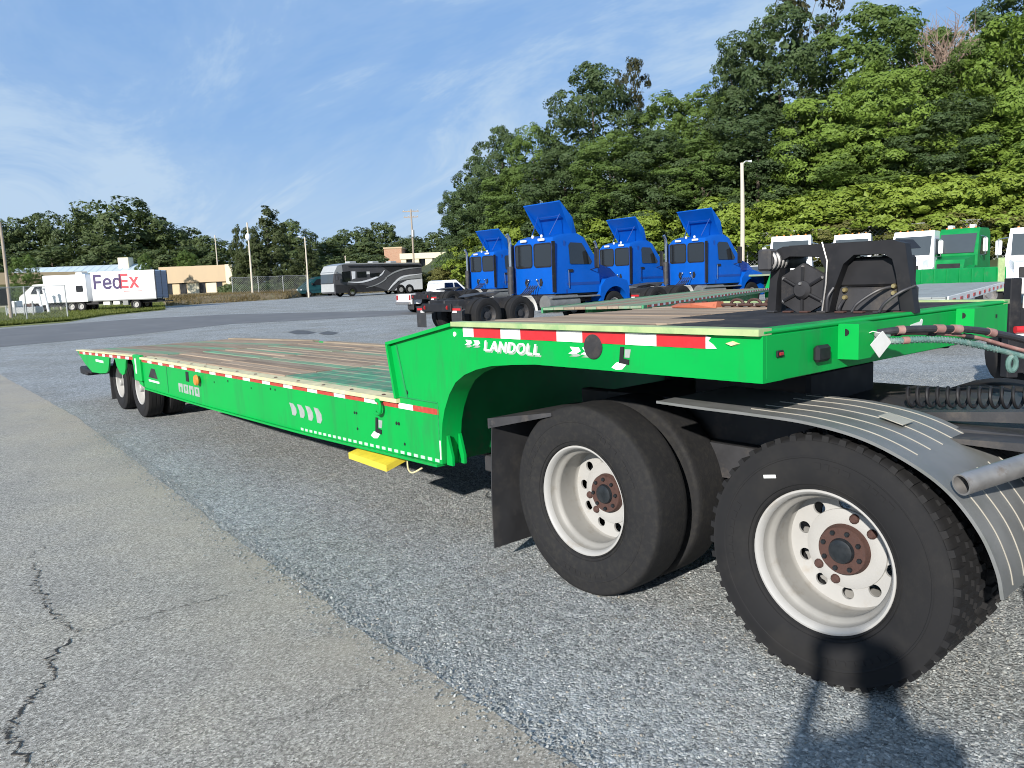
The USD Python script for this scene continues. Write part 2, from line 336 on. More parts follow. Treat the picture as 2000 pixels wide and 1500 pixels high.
M['rv_charcoal'] = mat('charcoal_body', (0.030, 0.030, 0.034), 0.3, var=0.12, scale=1, coat=0.3)
M['rv_silver'] = mat('silver_body', (0.33, 0.34, 0.34), 0.3, var=0.08, scale=1, coat=0.3)
M['teal'] = mat('dark_teal_paint', (0.012, 0.06, 0.07), 0.25, var=0.1, scale=2, coat=0.5)
M['tan_wall'] = mat('tan_block_wall', (0.50, 0.40, 0.26), 0.85, var=0.06, scale=2, bump=0.004, bscale=9)
M['tan_band'] = mat('tan_fascia', (0.44, 0.34, 0.22), 0.8, var=0.06, scale=1, stretch=(1, 1, .2))
M['cream_wall'] = mat('cream_wall', (0.62, 0.57, 0.42), 0.85, var=0.05, scale=2)
M['brick'] = usdkit.material(stage, '/World/Looks/brick_wall', {
    'g': ('geometry', {}), 'mp': ('mapping', {'mapping_type': 'point', 'rotation': (math.pi / 2, 0, 0)}),
    'b': ('brick_texture', {'color1': (0.34, 0.17, 0.10), 'color2': (0.40, 0.22, 0.13), 'mortar': (0.40, 0.34, 0.27), 'scale': 3.0, 'mortar_size': 0.02}),
    'p': ('principled_bsdf', {'roughness': 0.85})}, [('g.position', 'mp.vector'), ('mp.vector', 'b.vector'), ('b.color', 'p.base_color')], surface='p.BSDF')
M['roof_blue'] = mat('pale_metal_roof', (0.42, 0.50, 0.54), 0.5, var=0.08, scale=0.6)
M['dark_opening'] = mat('dark_window', (0.012, 0.013, 0.015), 0.2, var=0.3, scale=1)
M['pole_wood'] = mat('weathered_pole', (0.30, 0.25, 0.20), 0.85, var=0.2, scale=2, stretch=(4, 4, .4))
M['pole_pale'] = mat('pale_pole', (0.52, 0.46, 0.37), 0.7, var=0.12, scale=2, stretch=(4, 4, .4))
M['galv'] = mat('galvanised_steel', (0.40, 0.41, 0.40), 0.45, metal=0.4, var=0.12, scale=6)
M['bark'] = mat('bark', (0.10, 0.08, 0.06), 0.9, var=0.35, scale=6, stretch=(4, 4, .6), bump=0.01, bscale=14)
M['bark_dead'] = mat('dead_bark', (0.26, 0.19, 0.15), 0.9, var=0.25, scale=6)
M['skin'] = mat('skin', (0.45, 0.27, 0.19), 0.55, var=0.06, scale=8)
M['shirt'] = mat('navy_shirt', (0.04, 0.06, 0.12), 0.85, var=0.1, scale=8)
M['jeans'] = mat('denim', (0.05, 0.07, 0.12), 0.9, var=0.15, scale=20)
M['hair'] = mat('dark_hair', (0.02, 0.015, 0.01), 0.6, var=0.2, scale=40)
M['headlight'] = mat('headlight_lens', (0.62, 0.64, 0.66), 0.15, var=0.05)

def glass(name, col=(0.02, 0.025, 0.03), through=0.55):
    return usdkit.material(stage, '/World/Looks/' + name, {
        'fr': ('fresnel', {'IOR': 1.5}), 'tr': ('transparent_bsdf', {'color': tuple(np.array(col) * 0 + through)}), 'gl': ('glossy_bsdf', {'roughness': 0.03, 'color': (0.9, 0.93, 0.95)}),
        'add': ('math', {'math_type': 'multiply_add', 'value2': 1.6, 'value3': 0.02, 'use_clamp': True}), 'mx': ('mix_closure', {})},
        [('fr.fac', 'add.value1'), ('add.value', 'mx.fac'), ('tr.BSDF', 'mx.closure1'), ('gl.BSDF', 'mx.closure2')], surface='mx.closure')
M['glass'] = glass('window_glass', through=0.45)
M['glass_dark'] = mat('tinted_glass', (0.012, 0.014, 0.016), 0.06, var=0.1, scale=1, spec=0.8)
M['glass_sky'] = mat('windscreen_glass', (0.05, 0.06, 0.065), 0.05, var=0.1, scale=1, spec=0.9)

def leaf_mat(name, dark, mid, light, trans=0.35):
    return usdkit.material(stage, '/World/Looks/' + name, {
        'g': ('geometry', {}), 'n': ('noise_texture', {'scale': 0.22, 'detail': 3.0}),
        'a': ('math', {'math_type': 'multiply_add', 'value2': 0.55, 'value3': 0.0}), 'b': ('math', {'math_type': 'multiply_add', 'value2': 0.55}),
        'r': ('rgb_ramp', {'ramp': [(0.15, dark), (0.5, mid), (0.9, light)]}),
        'd': ('principled_bsdf', {'roughness': 0.55, 'specular_ior_level': 0.25}), 't': ('translucent_bsdf', {}),
        'tc': ('mix', {'mix_type': 'multiply', 'fac': 1.0, 'color2': (1.0, 1.0, 0.45)}), 'm': ('mix_closure', {'fac': trans})},
        [('g.position', 'n.vector'), ('g.random_per_island', 'a.value1'), ('n.fac', 'b.value1'), ('a.value', 'b.value3'), ('b.value', 'r.fac'),
         ('r.color', 'd.base_color'), ('r.color', 'tc.color1'), ('tc.color', 't.color'), ('d.BSDF', 'm.closure1'), ('t.BSDF', 'm.closure2')], surface='m.closure')
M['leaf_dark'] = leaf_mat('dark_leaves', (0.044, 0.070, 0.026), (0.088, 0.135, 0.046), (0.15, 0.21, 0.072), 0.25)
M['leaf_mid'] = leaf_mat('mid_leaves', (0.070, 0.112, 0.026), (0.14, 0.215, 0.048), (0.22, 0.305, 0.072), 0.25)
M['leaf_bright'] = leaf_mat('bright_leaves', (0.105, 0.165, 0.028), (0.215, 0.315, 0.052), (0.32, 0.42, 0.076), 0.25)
M['leaf_conifer'] = leaf_mat('conifer_needles', (0.045, 0.060, 0.022), (0.085, 0.108, 0.038), (0.13, 0.155, 0.052), 0.25)
M['leaf_bush'] = leaf_mat('bush_leaves', (0.15, 0.205, 0.03), (0.27, 0.36, 0.055), (0.37, 0.46, 0.085), 0.25)
M['leaf_far'] = leaf_mat('far_leaves', (0.060, 0.084, 0.032), (0.105, 0.142, 0.050), (0.155, 0.20, 0.066), 0.25)
M['leaf_brush'] = leaf_mat('dry_brush', (0.10, 0.105, 0.03), (0.19, 0.185, 0.055), (0.29, 0.265, 0.09), 0.25)
M['leaf_autumn'] = leaf_mat('rusty_pine_needles', (0.04, 0.045, 0.018), (0.07, 0.07, 0.03), (0.12, 0.11, 0.05))
M['leaf_brush_grass'] = leaf_mat('dry_grass_blades', (0.12, 0.09, 0.04), (0.22, 0.17, 0.08), (0.30, 0.25, 0.12), 0.2)
M['grass'] = leaf_mat('grass_blades', (0.09, 0.115, 0.025), (0.17, 0.19, 0.045), (0.28, 0.26, 0.08), 0.25)

# ground surfaces
M['gravel'] = usdkit.material(stage, '/World/Looks/gravel_ground', {
    'g': ('geometry', {}), 'v': ('voronoi_texture', {'feature': 'f1', 'scale': 78.0, 'randomness': 1.0}), 'v2': ('voronoi_texture', {'feature': 'f1', 'scale': 120.0}),
    'sep': ('separate_color', {'color_type': 'hsv'}), 'sepr': ('separate_color', {'color_type': 'rgb'}),
    'r': ('rgb_ramp', {'ramp': [(0.0, (0.14, 0.15, 0.153)), (0.35, (0.25, 0.268, 0.270)), (0.70, (0.35, 0.368, 0.366)), (0.90, (0.45, 0.458, 0.45)), (1.0, (0.58, 0.58, 0.56))]}),
    'gap': ('rgb_ramp', {'ramp': [(0.0, (1, 1, 1)), (0.55, (0.9, 0.9, 0.9)), (0.95, (0.62, 0.60, 0.57))]}),
    'mul': ('mix', {'mix_type': 'multiply', 'fac': 0.85}),
    'n': ('noise_texture', {'scale': 0.55, 'detail': 5.0, 'roughness': 0.6}), 'nr': ('rgb_ramp', {'ramp': [(0.30, (0.80, 0.78, 0.74)), (0.55, (1.0, 1.0, 1.0)), (0.75, (1.12, 1.13, 1.14))]}),
    'big': ('mix', {'mix_type': 'multiply', 'fac': 1.0}),
    'dn': ('noise_texture', {'scale': 1.3, 'detail': 6.0, 'roughness': 0.65}), 'dr': ('rgb_ramp', {'ramp': [(0.55, (0, 0, 0)), (0.72, (0.55, 0.55, 0.55))]}),
    'dust': ('mix', {'mix_type': 'mix', 'color2': (0.26, 0.24, 0.20)}),
    'sp': ('noise_texture', {'scale': 11.0, 'detail': 6.0, 'roughness': 0.75}), 'spr': ('rgb_ramp', {'ramp': [(0.36, (0.70, 0.70, 0.70)), (0.50, (1.0, 1.0, 1.0)), (0.64, (1.28, 1.28, 1.28))]}), 'spm': ('mix', {'mix_type': 'multiply', 'fac': 1.0}),
    'inv': ('math', {'math_type': 'subtract', 'value1': 1.0}), 'hh': ('math', {'math_type': 'multiply_add', 'value2': 0.4}),
    'b': ('bump', {'strength': 0.7, 'distance': 0.008}),
    'p': ('principled_bsdf', {'roughness': 0.85, 'specular_ior_level': 0.25})},
    [('g.position', 'v.vector'), ('g.position', 'v2.vector'), ('v.color', 'sepr.color'), ('sepr.r', 'r.fac'), ('v.distance', 'gap.fac'), ('r.color', 'mul.color1'), ('gap.color', 'mul.color2'),
     ('g.position', 'n.vector'), ('n.fac', 'nr.fac'), ('mul.color', 'big.color1'), ('nr.color', 'big.color2'), ('g.position', 'dn.vector'), ('dn.fac', 'dr.fac'), ('dr.color', 'dust.fac'), ('big.color', 'dust.color1'),
     ('g.position', 'sp.vector'), ('sp.fac', 'spr.fac'), ('dust.color', 'spm.color1'), ('spr.color', 'spm.color2'), ('spm.color', 'p.base_color'), ('v.distance', 'inv.value2'), ('v2.distance', 'hh.value1'), ('inv.value', 'hh.value3'), ('hh.value', 'b.height'), ('b.normal', 'p.normal')], surface='p.BSDF')
M['asphalt'] = usdkit.material(stage, '/World/Looks/old_asphalt', {
    'g': ('geometry', {}), 'v': ('voronoi_texture', {'feature': 'f1', 'scale': 135.0}), 'sepr': ('separate_color', {'color_type': 'rgb'}),
    'r': ('rgb_ramp', {'ramp': [(0.0, (0.12, 0.113, 0.097)), (0.30, (0.236, 0.222, 0.192)), (0.65, (0.340, 0.318, 0.275)), (0.88, (0.45, 0.424, 0.368)), (1.0, (0.61, 0.577, 0.505))]}),
    'n': ('noise_texture', {'scale': 0.9, 'detail': 7.0, 'roughness': 0.62}), 'nr': ('rgb_ramp', {'ramp': [(0.28, (0.80, 0.81, 0.84)), (0.5, (1.0, 1.0, 1.0)), (0.75, (1.14, 1.11, 1.04))]}),
    'big': ('mix', {'mix_type': 'multiply', 'fac': 1.0}),
    # pale dusty strip and stains towards the gravel edge (a worn shoulder, follows the edge in world space)
    'sx': ('separate_xyz', {}), 'ed': ('map_range', {'range_type': 'smoothstep', 'from_min': -1.9, 'from_max': -0.75, 'to_min': 0.0, 'to_max': 0.55, 'clamp': True}),
    'en': ('noise_texture', {'scale': 1.6, 'detail': 6.0, 'roughness': 0.65}), 'em': ('math', {'math_type': 'multiply', 'use_clamp': True}),
    'e2': ('map_range', {'from_min': 0.35, 'from_max': 0.65, 'to_min': 0.15, 'to_max': 1.3, 'clamp': True}),
    'dust': ('mix', {'mix_type': 'mix', 'color2': (0.36, 0.32, 0.25)}),
    'n3': ('noise_texture', {'scale': 420.0, 'detail': 3.0}), 'bm': ('math', {'math_type': 'multiply_add', 'value2': 0.6}),
    'b': ('bump', {'strength': 0.7, 'distance': 0.0035}),
    'p': ('principled_bsdf', {'roughness': 0.85, 'specular_ior_level': 0.3})},
    [('g.position', 'v.vector'), ('v.color', 'sepr.color'), ('sepr.g', 'r.fac'), ('g.position', 'n.vector'), ('n.fac', 'nr.fac'), ('r.color', 'big.color1'), ('nr.color', 'big.color2'),
     ('g.position', 'sx.vector'), ('sx.y', 'ed.value'), ('g.position', 'en.vector'), ('en.fac', 'e2.value'), ('ed.result', 'em.value1'), ('e2.result', 'em.value2'), ('em.value', 'dust.fac'), ('big.color', 'dust.color1'),
     ('dust.color', 'p.base_color'), ('g.position', 'n3.vector'), ('v.distance', 'bm.value1'), ('n3.fac', 'bm.value3'), ('bm.value', 'b.height'), ('b.normal', 'p.normal')], surface='p.BSDF')
M['road'] = mat('far_road_asphalt', (0.125, 0.127, 0.129), 0.85, var=0.18, scale=0.5, dirt=(0.17, 0.172, 0.174), dirt_amt=0.25, dirt_scale=0.8)
M['stain'] = mat('damp_gravel', (0.075, 0.076, 0.076), 0.7, var=0.4, scale=6)
M['crack'] = mat('crack_filler', (0.030, 0.028, 0.026), 0.95, var=0.3, scale=30)
M['dirt_bank'] = mat('dry_bank_soil', (0.20, 0.155, 0.09), 0.95, var=0.3, scale=0.8, dirt=(0.11, 0.12, 0.035), dirt_amt=0.35, dirt_scale=0.9, bump=0.05, bscale=2)
M['verge'] = mat('grassy_verge', (0.17, 0.185, 0.05), 0.95, var=0.35, scale=0.9, dirt=(0.22, 0.18, 0.09), dirt_amt=0.25, dirt_scale=0.7, bump=0.05, bscale=4)
M['hill_soil'] = mat('wooded_hill_soil', (0.035, 0.050, 0.018), 0.95, var=0.4, scale=0.6, dirt=(0.09, 0.08, 0.04), dirt_amt=0.2, dirt_scale=0.4)
STONE_COLS = [mat('stone_' + n, c, 0.85, var=0.12, scale=40, obj=True, spec=0.2) for n, c in (('blue_grey', (0.225, 0.243, 0.243)), ('dark', (0.155, 0.168, 0.168)), ('grey', (0.28, 0.295, 0.289)), ('pale', (0.42, 0.43, 0.41)), ('brown', (0.29, 0.265, 0.22)))]
# ------------------------------------------------------------------ the setting: ground sheets
CREASES = (-400.0, 16.0, 110.0, 420.0)
def to_st(x, y): return fwd_dist(x, y), (x - CAM[0]) * SH[0] + (y - CAM[1]) * SH[1]
def from_st(s, t): return CAM[0] + s * FH[0] + t * SH[0], CAM[1] + s * FH[1] + t * SH[1]

def sheet(poly_xy, off):
    """a ground sheet with its outline, lying off metres above the yard"""
    p = Polygon([to_st(x, y) for x, y in poly_xy]).buffer(0); mb = MB()
    for a, b in zip(CREASES[:-1], CREASES[1:]):
        q = p.intersection(sbox(a, -900, b, 900))
        for g in getattr(q, 'geoms', [q]):
            if g.is_empty or g.geom_type != 'Polygon' or g.area < 1e-4: continue
            v, f = trimesh.creation.triangulate_polygon(g, engine='earcut')
            x, y = from_st(v[:, 0], v[:, 1]); z = land(x, y) + off
            f = np.asarray(f); V = np.stack([x, y, z], 1)
            nz = np.cross(V[f[:, 1]] - V[f[:, 0]], V[f[:, 2]] - V[f[:, 0]])[:, 2]
            f[nz < 0] = f[nz < 0][:, ::-1]
            mb.raw(V, f)
    return mb

def structure(prim, label=None): return tag(prim, label, kind='structure')

S0 = [from_st(s, t) for s, t in ((-120, -400), (-120, 400), (420, 400), (420, -400))]
structure(sheet(S0, 0.0).build('gravel_yard', M['gravel'], smooth=False), 'blue-grey crushed gravel yard that the green trailer stands on')

EDGE = np.array([(14, -.95), (1.5, -.88), (-.16, -.89), (-1.7, -.92), (-3.9, -.83), (-6.2, -.70), (-10.85, -.49), (-19.5, -.45), (-27, -.2), (-34.0, 1.2)])
def edge_y(x): return np.interp(-np.asarray(x, float), -EDGE[:, 0], EDGE[:, 1])
ex = np.concatenate([np.linspace(14, -8, 420), np.linspace(-8.1, -34, 120)])
ey = edge_y(ex) + 0.05 * (meshkit.fbm(np.stack([ex * 1.1, ex * 0, ex * 0], 1), 5, 3) - 0.5) + 0.025 * (meshkit.noise(np.stack([ex * 9, ex * 0, ex * 0], 1), 5) - 0.5)
structure(sheet(list(zip(ex, ey)) + [(-34, -60), (14, -60)], 0.004).build('asphalt_drive', M['asphalt'], smooth=False), 'old grey asphalt with cracks and a dusty edge against the gravel')

road_lo = [gpt(*p)[:2] for p in ((-250, 704), (0, 678), (250, 655), (450, 633), (800, 615), (1000, 607))]
road_hi = [gpt(*p)[:2] for p in ((1000, 600), (800, 606), (450, 614), (250, 624), (130, 633), (0, 643), (-250, 662))]
structure(sheet([tuple(p) for p in road_lo + road_hi], 0.006).build('service_road', M['road'], smooth=False), 'dark asphalt road crossing the yard beyond the trailer')

vl = [gpt(*p)[:2] for p in ((-250, 658), (0, 640), (130, 630), (205, 617), (320, 606))]
h0, _ = heading(330); h1, _ = heading(-300)
vfar = [(CAM[0] + h0[0] * 150, CAM[1] + h0[1] * 150), (CAM[0] + h1[0] * 150, CAM[1] + h1[1] * 150)]
structure(sheet([tuple(p) for p in vl] + vfar, 0.012).build('grass_verge', M['verge'], smooth=False), 'strip of yellow-green grass at the left edge of the yard')

# the grassy bank between the yard and the trees on the left
BANK = ((318, 450, 560, 620, 760), (76, 82, 88, 102, 108))
mb = MB(); cols = []
pxs = np.linspace(318, 760, 60)
for i, px in enumerate(pxs):
    D0 = np.interp(px, *BANK); row = []
    for e, h in ((-0.5, -0.15), (1.0, .3), (3.0, .70), (6, .85), (16, .95), (40, 1.0), (75, 1.0)):
        x, y = spot(px, D0 + e)
        row.append((x, y, land(x, y) + h * min(1, (i + .3) / 5) + 0.3 * (meshkit.noise(np.array([x * .4, y * .4, 0]), 3) - .5) * (0 < e < 20)))
    cols.append(row)
cols = np.array(cols); nr = cols.shape[1]
f = [(i * nr + k, i * nr + k + 1, (i + 1) * nr + k + 1, (i + 1) * nr + k) for i in range(len(pxs) - 1) for k in range(nr - 1)]
mb.raw(cols.reshape(-1, 3), f)
structure(mb.build('grass_bank', M['dirt_bank'], smooth=True), 'low bank of dry brown grass at the far side of the yard')

# the wooded hill on the right
HILL_PX = (700, 820, 880, 1000, 1200, 1500, 1800, 2100, 2700, 3600)
HILL_D = (125, 104, 92, 70, 56, 48, 43, 39, 36, 36)
def hill_foot(px): return np.interp(px, HILL_PX, HILL_D)
def hill_rise(px, e):
    k = np.interp(px, (700, 850, 1000, 1300, 1800, 2500), (0.25, 0.5, 0.75, .95, 1.05, 1.1))
    return k * np.interp(e, (-1.5, 0, 3, 10, 24, 45, 90, 200), (-0.4, 0.15, 1.9, 4.4, 9.5, 14.5, 18.0, 20.0))
def hill_z(px, D):
    x, y = spot(px, D); e = D - hill_foot(px)
    return land(x, y) + (hill_rise(px, e) if e > -1.5 else 0.0)
mb = MB(); cols = []
pxs = np.linspace(700, 3600, 130); es = (-1.5, 0, 1.5, 3, 6, 10, 16, 24, 34, 45, 65, 90, 140, 200)
for px in pxs:
    row = []
    for e in es:
        x, y = spot(px, hill_foot(px) + e)
        row.append((x, y, land(x, y) + hill_rise(px, e) + 0.9 * (meshkit.noise(np.array([x * .15, y * .15, 0]), 3) - .5) * min(max(e, 0) / 10, 1)))
    cols.append(row)
cols = np.array(cols); nr = cols.shape[1]
f = [(i * nr + k, i * nr + k + 1, (i + 1) * nr + k + 1, (i + 1) * nr + k) for i in range(len(pxs) - 1) for k in range(nr - 1)]
mb.raw(cols.reshape(-1, 3), np.array(f)[:, ::-1])
structure(mb.build('wooded_hillside', M['hill_soil'], smooth=True), 'steep soil of the wooded hillside behind the blue trucks')

yard = stage.GetPrimAtPath('/World/gravel_yard')
for pts in (((562, 649), (580, 645), (600, 646), (618, 650), (600, 653), (578, 653)), ((622, 651), (640, 647), (662, 650), (650, 654), (632, 654)), ((470, 668), (500, 664), (525, 666), (500, 670))):
    sheet([tuple(gpt(*p)[:2]) for p in pts], .007).build('damp_patch', M['stain'], yard, smooth=False)
# cracks in the asphalt: thin irregular sunken lines laid out on the drive
def crack(pts, w, seed):
    pts = bez(pts, 26); n = len(pts); s = np.arange(n)
    nz = meshkit.fbm(np.stack([s * .35, s * 0 + seed, s * 0], 1), 4, seed) - .5
    t = np.gradient(pts, axis=0); t /= np.linalg.norm(t, axis=1, keepdims=True); nn = np.stack([-t[:, 1], t[:, 0]], 1)
    nz2 = meshkit.noise(np.stack([s * 1.3, s * 0 + 4, s * 0], 1), seed + 50) - .5
    c = pts + nn * (nz[:, None] * 0.08 + nz2[:, None] * .022)
    ww = w * .46 * (0.25 + 1.1 * meshkit.noise(np.stack([s * .6, s * 0 + 9, s * 0], 1), seed)) * np.clip(np.minimum(s, n - 1 - s) / 6.0, .15, 1)
    L, Rr = c - nn * ww[:, None] / 2, c + nn * ww[:, None] / 2
    mb = MB(); v = np.vstack([np.c_[L, np.full(n, .0075)], np.c_[Rr, np.full(n, .0075)]])
    return mb.raw(v, [(i, i + 1, n + i + 1, n + i) for i in range(n - 1)])
def G2(*pp): return np.array([gpt(*p)[:2] for p in pp])
drive = stage.GetPrimAtPath('/World/asphalt_drive')
for k, (pp, w) in enumerate([
        ([(60, 1500), (25, 1445), (30, 1410), (62, 1365), (105, 1320), (98, 1290), (150, 1242)], .030),
        ([(150, 1242), (125, 1218), (95, 1195), (88, 1170), (68, 1150), (75, 1128), (66, 1100)], .022),
        ([(150, 1242), (250, 1215), (340, 1190), (400, 1175), (462, 1158)], .013),
        ([(0, 1112), (40, 1098), (65, 1085), (98, 1058)], .010),
        ([(0, 1236), (50, 1228), (105, 1212)], .009),
        ([(590, 1398), (640, 1375), (690, 1352), (740, 1330)], .010),
        ([(60, 1500), (90, 1497), (120, 1490)], .016),
        ([(0, 1425), (22, 1440)], .014)]):
    crack(G2(*pp), w, 11 + k).build('crack', M['crack'], drive, smooth=False)

# loose crushed stone: small stones lying on the yard near the camera
def stone_mesh(seed):
    r = np.random.default_rng(seed); P = r.normal(size=(11, 3)); P /= np.linalg.norm(P, axis=1, keepdims=True)
    P *= np.array([1.0, .82, .66]) * r.uniform(.75, 1.1, (11, 1)); return trimesh.convex.convex_hull(P)
def scatter(name, label, count, sampler, smin, smax, seed, power=1.0):
    r = np.random.default_rng(seed)
    pi = UsdGeom.PointInstancer.Define(stage, '/World/' + numbered('/World', name)); targets = []
    for k in range(len(STONE_COLS)):
        p = MB().add(stone_mesh(seed * 10 + k)).build('stone', STONE_COLS[k], pi, smooth=False); targets.append(p.GetPath())
    pi.CreatePrototypesRel().SetTargets(targets)
    x, y, z = sampler(r, count); n = len(x)
    s = smin + (smax - smin) * r.random(n) ** 2.2
    q = r.normal(size=(n, 4)); q /= np.linalg.norm(q, axis=1, keepdims=True)
    # mostly lying flat: yaw plus a small tilt
    a = r.random(n) * 2 * np.pi; t = r.normal(size=(n, 2)) * 0.35
    q = np.stack([np.cos(a / 2), t[:, 0] * .5, t[:, 1] * .5, np.sin(a / 2)], 1); q /= np.linalg.norm(q, axis=1, keepdims=True)
    pi.CreatePositionsAttr(Vt.Vec3fArray.FromNumpy(np.stack([x, y, z + s * .18], 1).astype(np.float32)))
    pi.CreateScalesAttr(Vt.Vec3fArray.FromNumpy((s[:, None] * np.ones((1, 3))).astype(np.float32)))
    pi.CreateOrientationsAttr(Vt.QuathArray([Gf.Quath(float(w), float(i), float(j), float(k)) for w, i, j, k in q]))
    pi.CreateProtoIndicesAttr(Vt.IntArray.FromNumpy(r.choice(len(STONE_COLS), n, p=[.40, .18, .33, .05, .04]).astype(np.int32)))
    return tag(pi, label, 'gravel', kind='stuff')
def yard_samples(r, n):
    d = 1.6 + 10.5 * r.random(n * 2) ** 1.25; px = r.uniform(-60, 2100, n * 2)
    X, Y = [], []
    for a, b in zip(px, d):
        h, _ = heading(a); X.append(CAM[0] + h[0] * b); Y.append(CAM[1] + h[1] * b)
    X, Y = np.array(X), np.array(Y); ok = Y > edge_y(X) + 0.02; X, Y = X[ok][:n], Y[ok][:n]
    return X, Y, X * 0.0
scatter('loose_gravel', 'crushed blue-grey stone lying loose on the yard', 130000, yard_samples, .0030, .0098, 3)
def edge_samples(r, n):
    x = r.uniform(-9, 3, n); y = edge_y(x) - np.abs(r.normal(size=n)) * .10 + .08
    return x, y, x * 0 + .008
scatter('edge_gravel', 'scattered stones spilling over the asphalt edge', 6000, edge_samples, .0035, .010, 5)
def stray(r, n):
    d = 1.8 + 6 * r.random(n); px = r.uniform(-60, 1100, n); X, Y = [], []
    for a, b in zip(px, d):
        h, _ = heading(a); X.append(CAM[0] + h[0] * b); Y.append(CAM[1] + h[1] * b)
    X, Y = np.array(X), np.array(Y); ok = Y < edge_y(X) - .15
    return X[ok], Y[ok], X[ok] * 0 + .010
scatter('stray_stones', 'a few stray pebbles on the old asphalt', 110, stray, .003, .008, 6)
# ------------------------------------------------------------------ the green lowboy trailer
TW = 2.59
lb = thing('lowboy_trailer', 'long bright green lowboy trailer with raised front deck, wood planks and red-white tape', 'trailer')
def deck_z(x): return np.interp(x, (-13.05, -9.05, -2.25), (0.835, 0.925, 0.966))
def low_z(x): return np.interp(x, (-9.0, -6.7, -4.16, -2.23), (0.530, 0.525, 0.548, 0.592))
# side profile in (x, z)
def arc(cx, cz, r, a0, a1, n=10): return [(cx + r * math.cos(math.radians(a)), cz + r * math.sin(math.radians(a))) for a in np.linspace(a0, a1, n)]
UNDER = [(0.0, 1.267), (-1.0, 1.2665), (-1.33, 1.2655), (-1.517, 1.253), (-1.70, 1.236), (-1.84, 1.207), (-1.955, 1.17), (-2.05, 1.117), (-2.12, 1.04), (-2.178, .94), (-2.21, .85), (-2.224, .76), (-2.232, .592)]
GOOSE = [(0.0, 1.452), (-2.035, 1.452), (-2.775, 1.312), (-2.70, .975)]
goose_plate = Polygon(UNDER + [(-2.72, .592 - .005), (-2.72, .978)] + GOOSE[::-1])
REAR = [(-9.05, .530), (-9.22, .56), (-9.30, .63), (-9.36, .70)] + arc(-9.66, .66, .24, 25, 165, 9) + [(-9.98, .64), (-10.10, .613), (-10.24, .64)] + arc(-10.62, .645, .24, 20, 160, 9) + [(-10.95, .62), (-11.10, .575), (-11.5, .545), (-12.07, .528), (-12.55, .64), (-13.02, .80), (-13.05, .83)]
def side_plate(y0, y1, name, mirrored=False):
    out = []
    mb = MB(); mb.prism(goose_plate, y0, y1, 'y'); out.append(mb)
    x = np.linspace(-2.72, -8.99, 24)
    mb2 = MB(); mb2.prism(Polygon([(a, low_z(a)) for a in x] + [(a, deck_z(a) - .028) for a in x[::-1]]), y0, y1, 'y')
    mb3 = MB(); xr = np.linspace(-13.05, -9.05, 10)
    mb3.prism(Polygon(REAR + [(a, deck_z(a) - .006) for a in xr]).buffer(0), y0, y1, 'y')
    return mb, mb2, mb3
near = side_plate(0.0, 0.022, 'near'); far = side_plate(TW - .022, TW, 'far')
near[0].build('gooseneck_plate', M['green'], lb); near[1].build('side_beam', M['green'], lb); near[2].build('axle_side_plate', M['green'], lb)
far[0].build('gooseneck_plate', M['green'], lb); far[1].build('side_beam', M['green'], lb); far[2].build('axle_side_plate', M['green'], lb)
# flange that runs round the inside of the gooseneck curve (the beam's thickness)
U = np.array(UNDER); 
for yy in (0.022, TW - .15):
    mb = MB(); n = len(U); t = .016
    d = np.gradient(U, axis=0); d /= np.linalg.norm(d, axis=1, keepdims=True); nn = np.stack([d[:, 1], -d[:, 0]], 1) * t
    V = U - nn * 0.0; W2 = U + np.stack([-d[:, 1], d[:, 0]], 1) * -t
    ring = np.vstack([V, W2[::-1]]); mb.prism(Polygon(ring).buffer(0), yy, yy + .125, 'y')
    mb.build('arch_flange', M['green'], lb)
# outer lips along the top edges
def lip(pts, y0, y1, th, name, m, parent=lb):
    p = np.array(pts, float); d = np.gradient(p, axis=0); d /= np.linalg.norm(d, axis=1, keepdims=True)
    nn = np.stack([-d[:, 1], d[:, 0]], 1); sgn = -1 if nn[:, 1].mean() < 0 else 1
    q = p + nn * th * sgn
    return MB().prism(Polygon(np.vstack([p, q[::-1]])).buffer(0), y0, y1, 'y').build(name, m, parent)
for (ya, yb) in ((-.030, .06), (TW - .06, TW + .03)):
    lip([(0.0, 1.4525), (-2.03, 1.4525)], ya, yb, .026, 'top_rail', M['rail_pale'])
    lip([(-2.035, 1.4525), (-2.785, 1.313)], ya, yb, .020, 'slope_lip', M['green'])
    MB().hull([(x, y, z) for y in (ya, yb - .02) for x, z in ((-2.79, 1.318), (-2.768, 1.318), (-2.715, .965), (-2.693, .965))]).build('back_lip', M['green'], lb)
    x = np.linspace(-2.69, -8.99, 20)
    lip([(a, deck_z(a) - .028) for a in x], ya, yb + .05, .027, 'edge_rail', M['rail_yellow'] if ya < 1 else M['wood'][2])
    lip([(a, deck_z(a) - .006) for a in np.linspace(-9.35, -13.0, 8)], ya, yb + .02, .02, 'edge_rail', M['rail_yellow'] if ya < 1 else M['wood'][2])
MB().box(-9.32, -9.0, -.034, .03, .60, .945, .012).build('hinge_post', M['green'], lb)
MB().box(-9.2, -9.16, -.040, -.034, .70, .90).build('pale_marker', M['decal_white'], lb)
# inner stiffener seen along the back edge of the gooseneck plate
MB().hull([(x, y, z) for y in (-.006, 0) for x, z in ((-2.70, 1.315), (-2.685, 1.315), (-2.60, .975), (-2.585, .975))]).build('weld_seam', M['green_dull'], lb)
# bottom flange of the lower beam
x = np.linspace(-2.25, -8.9, 20)
MB().prism(Polygon([(a, low_z(a)) for a in x] + [(a, low_z(a) - .016) for a in x[::-1]]), -.030, .16, 'y').build('bottom_flange', M['green'], lb)
MB().prism(Polygon([(a, low_z(a)) for a in x] + [(a, low_z(a) - .016) for a in x[::-1]]), TW - .16, TW + .03, 'y').build('bottom_flange', M['green'], lb)
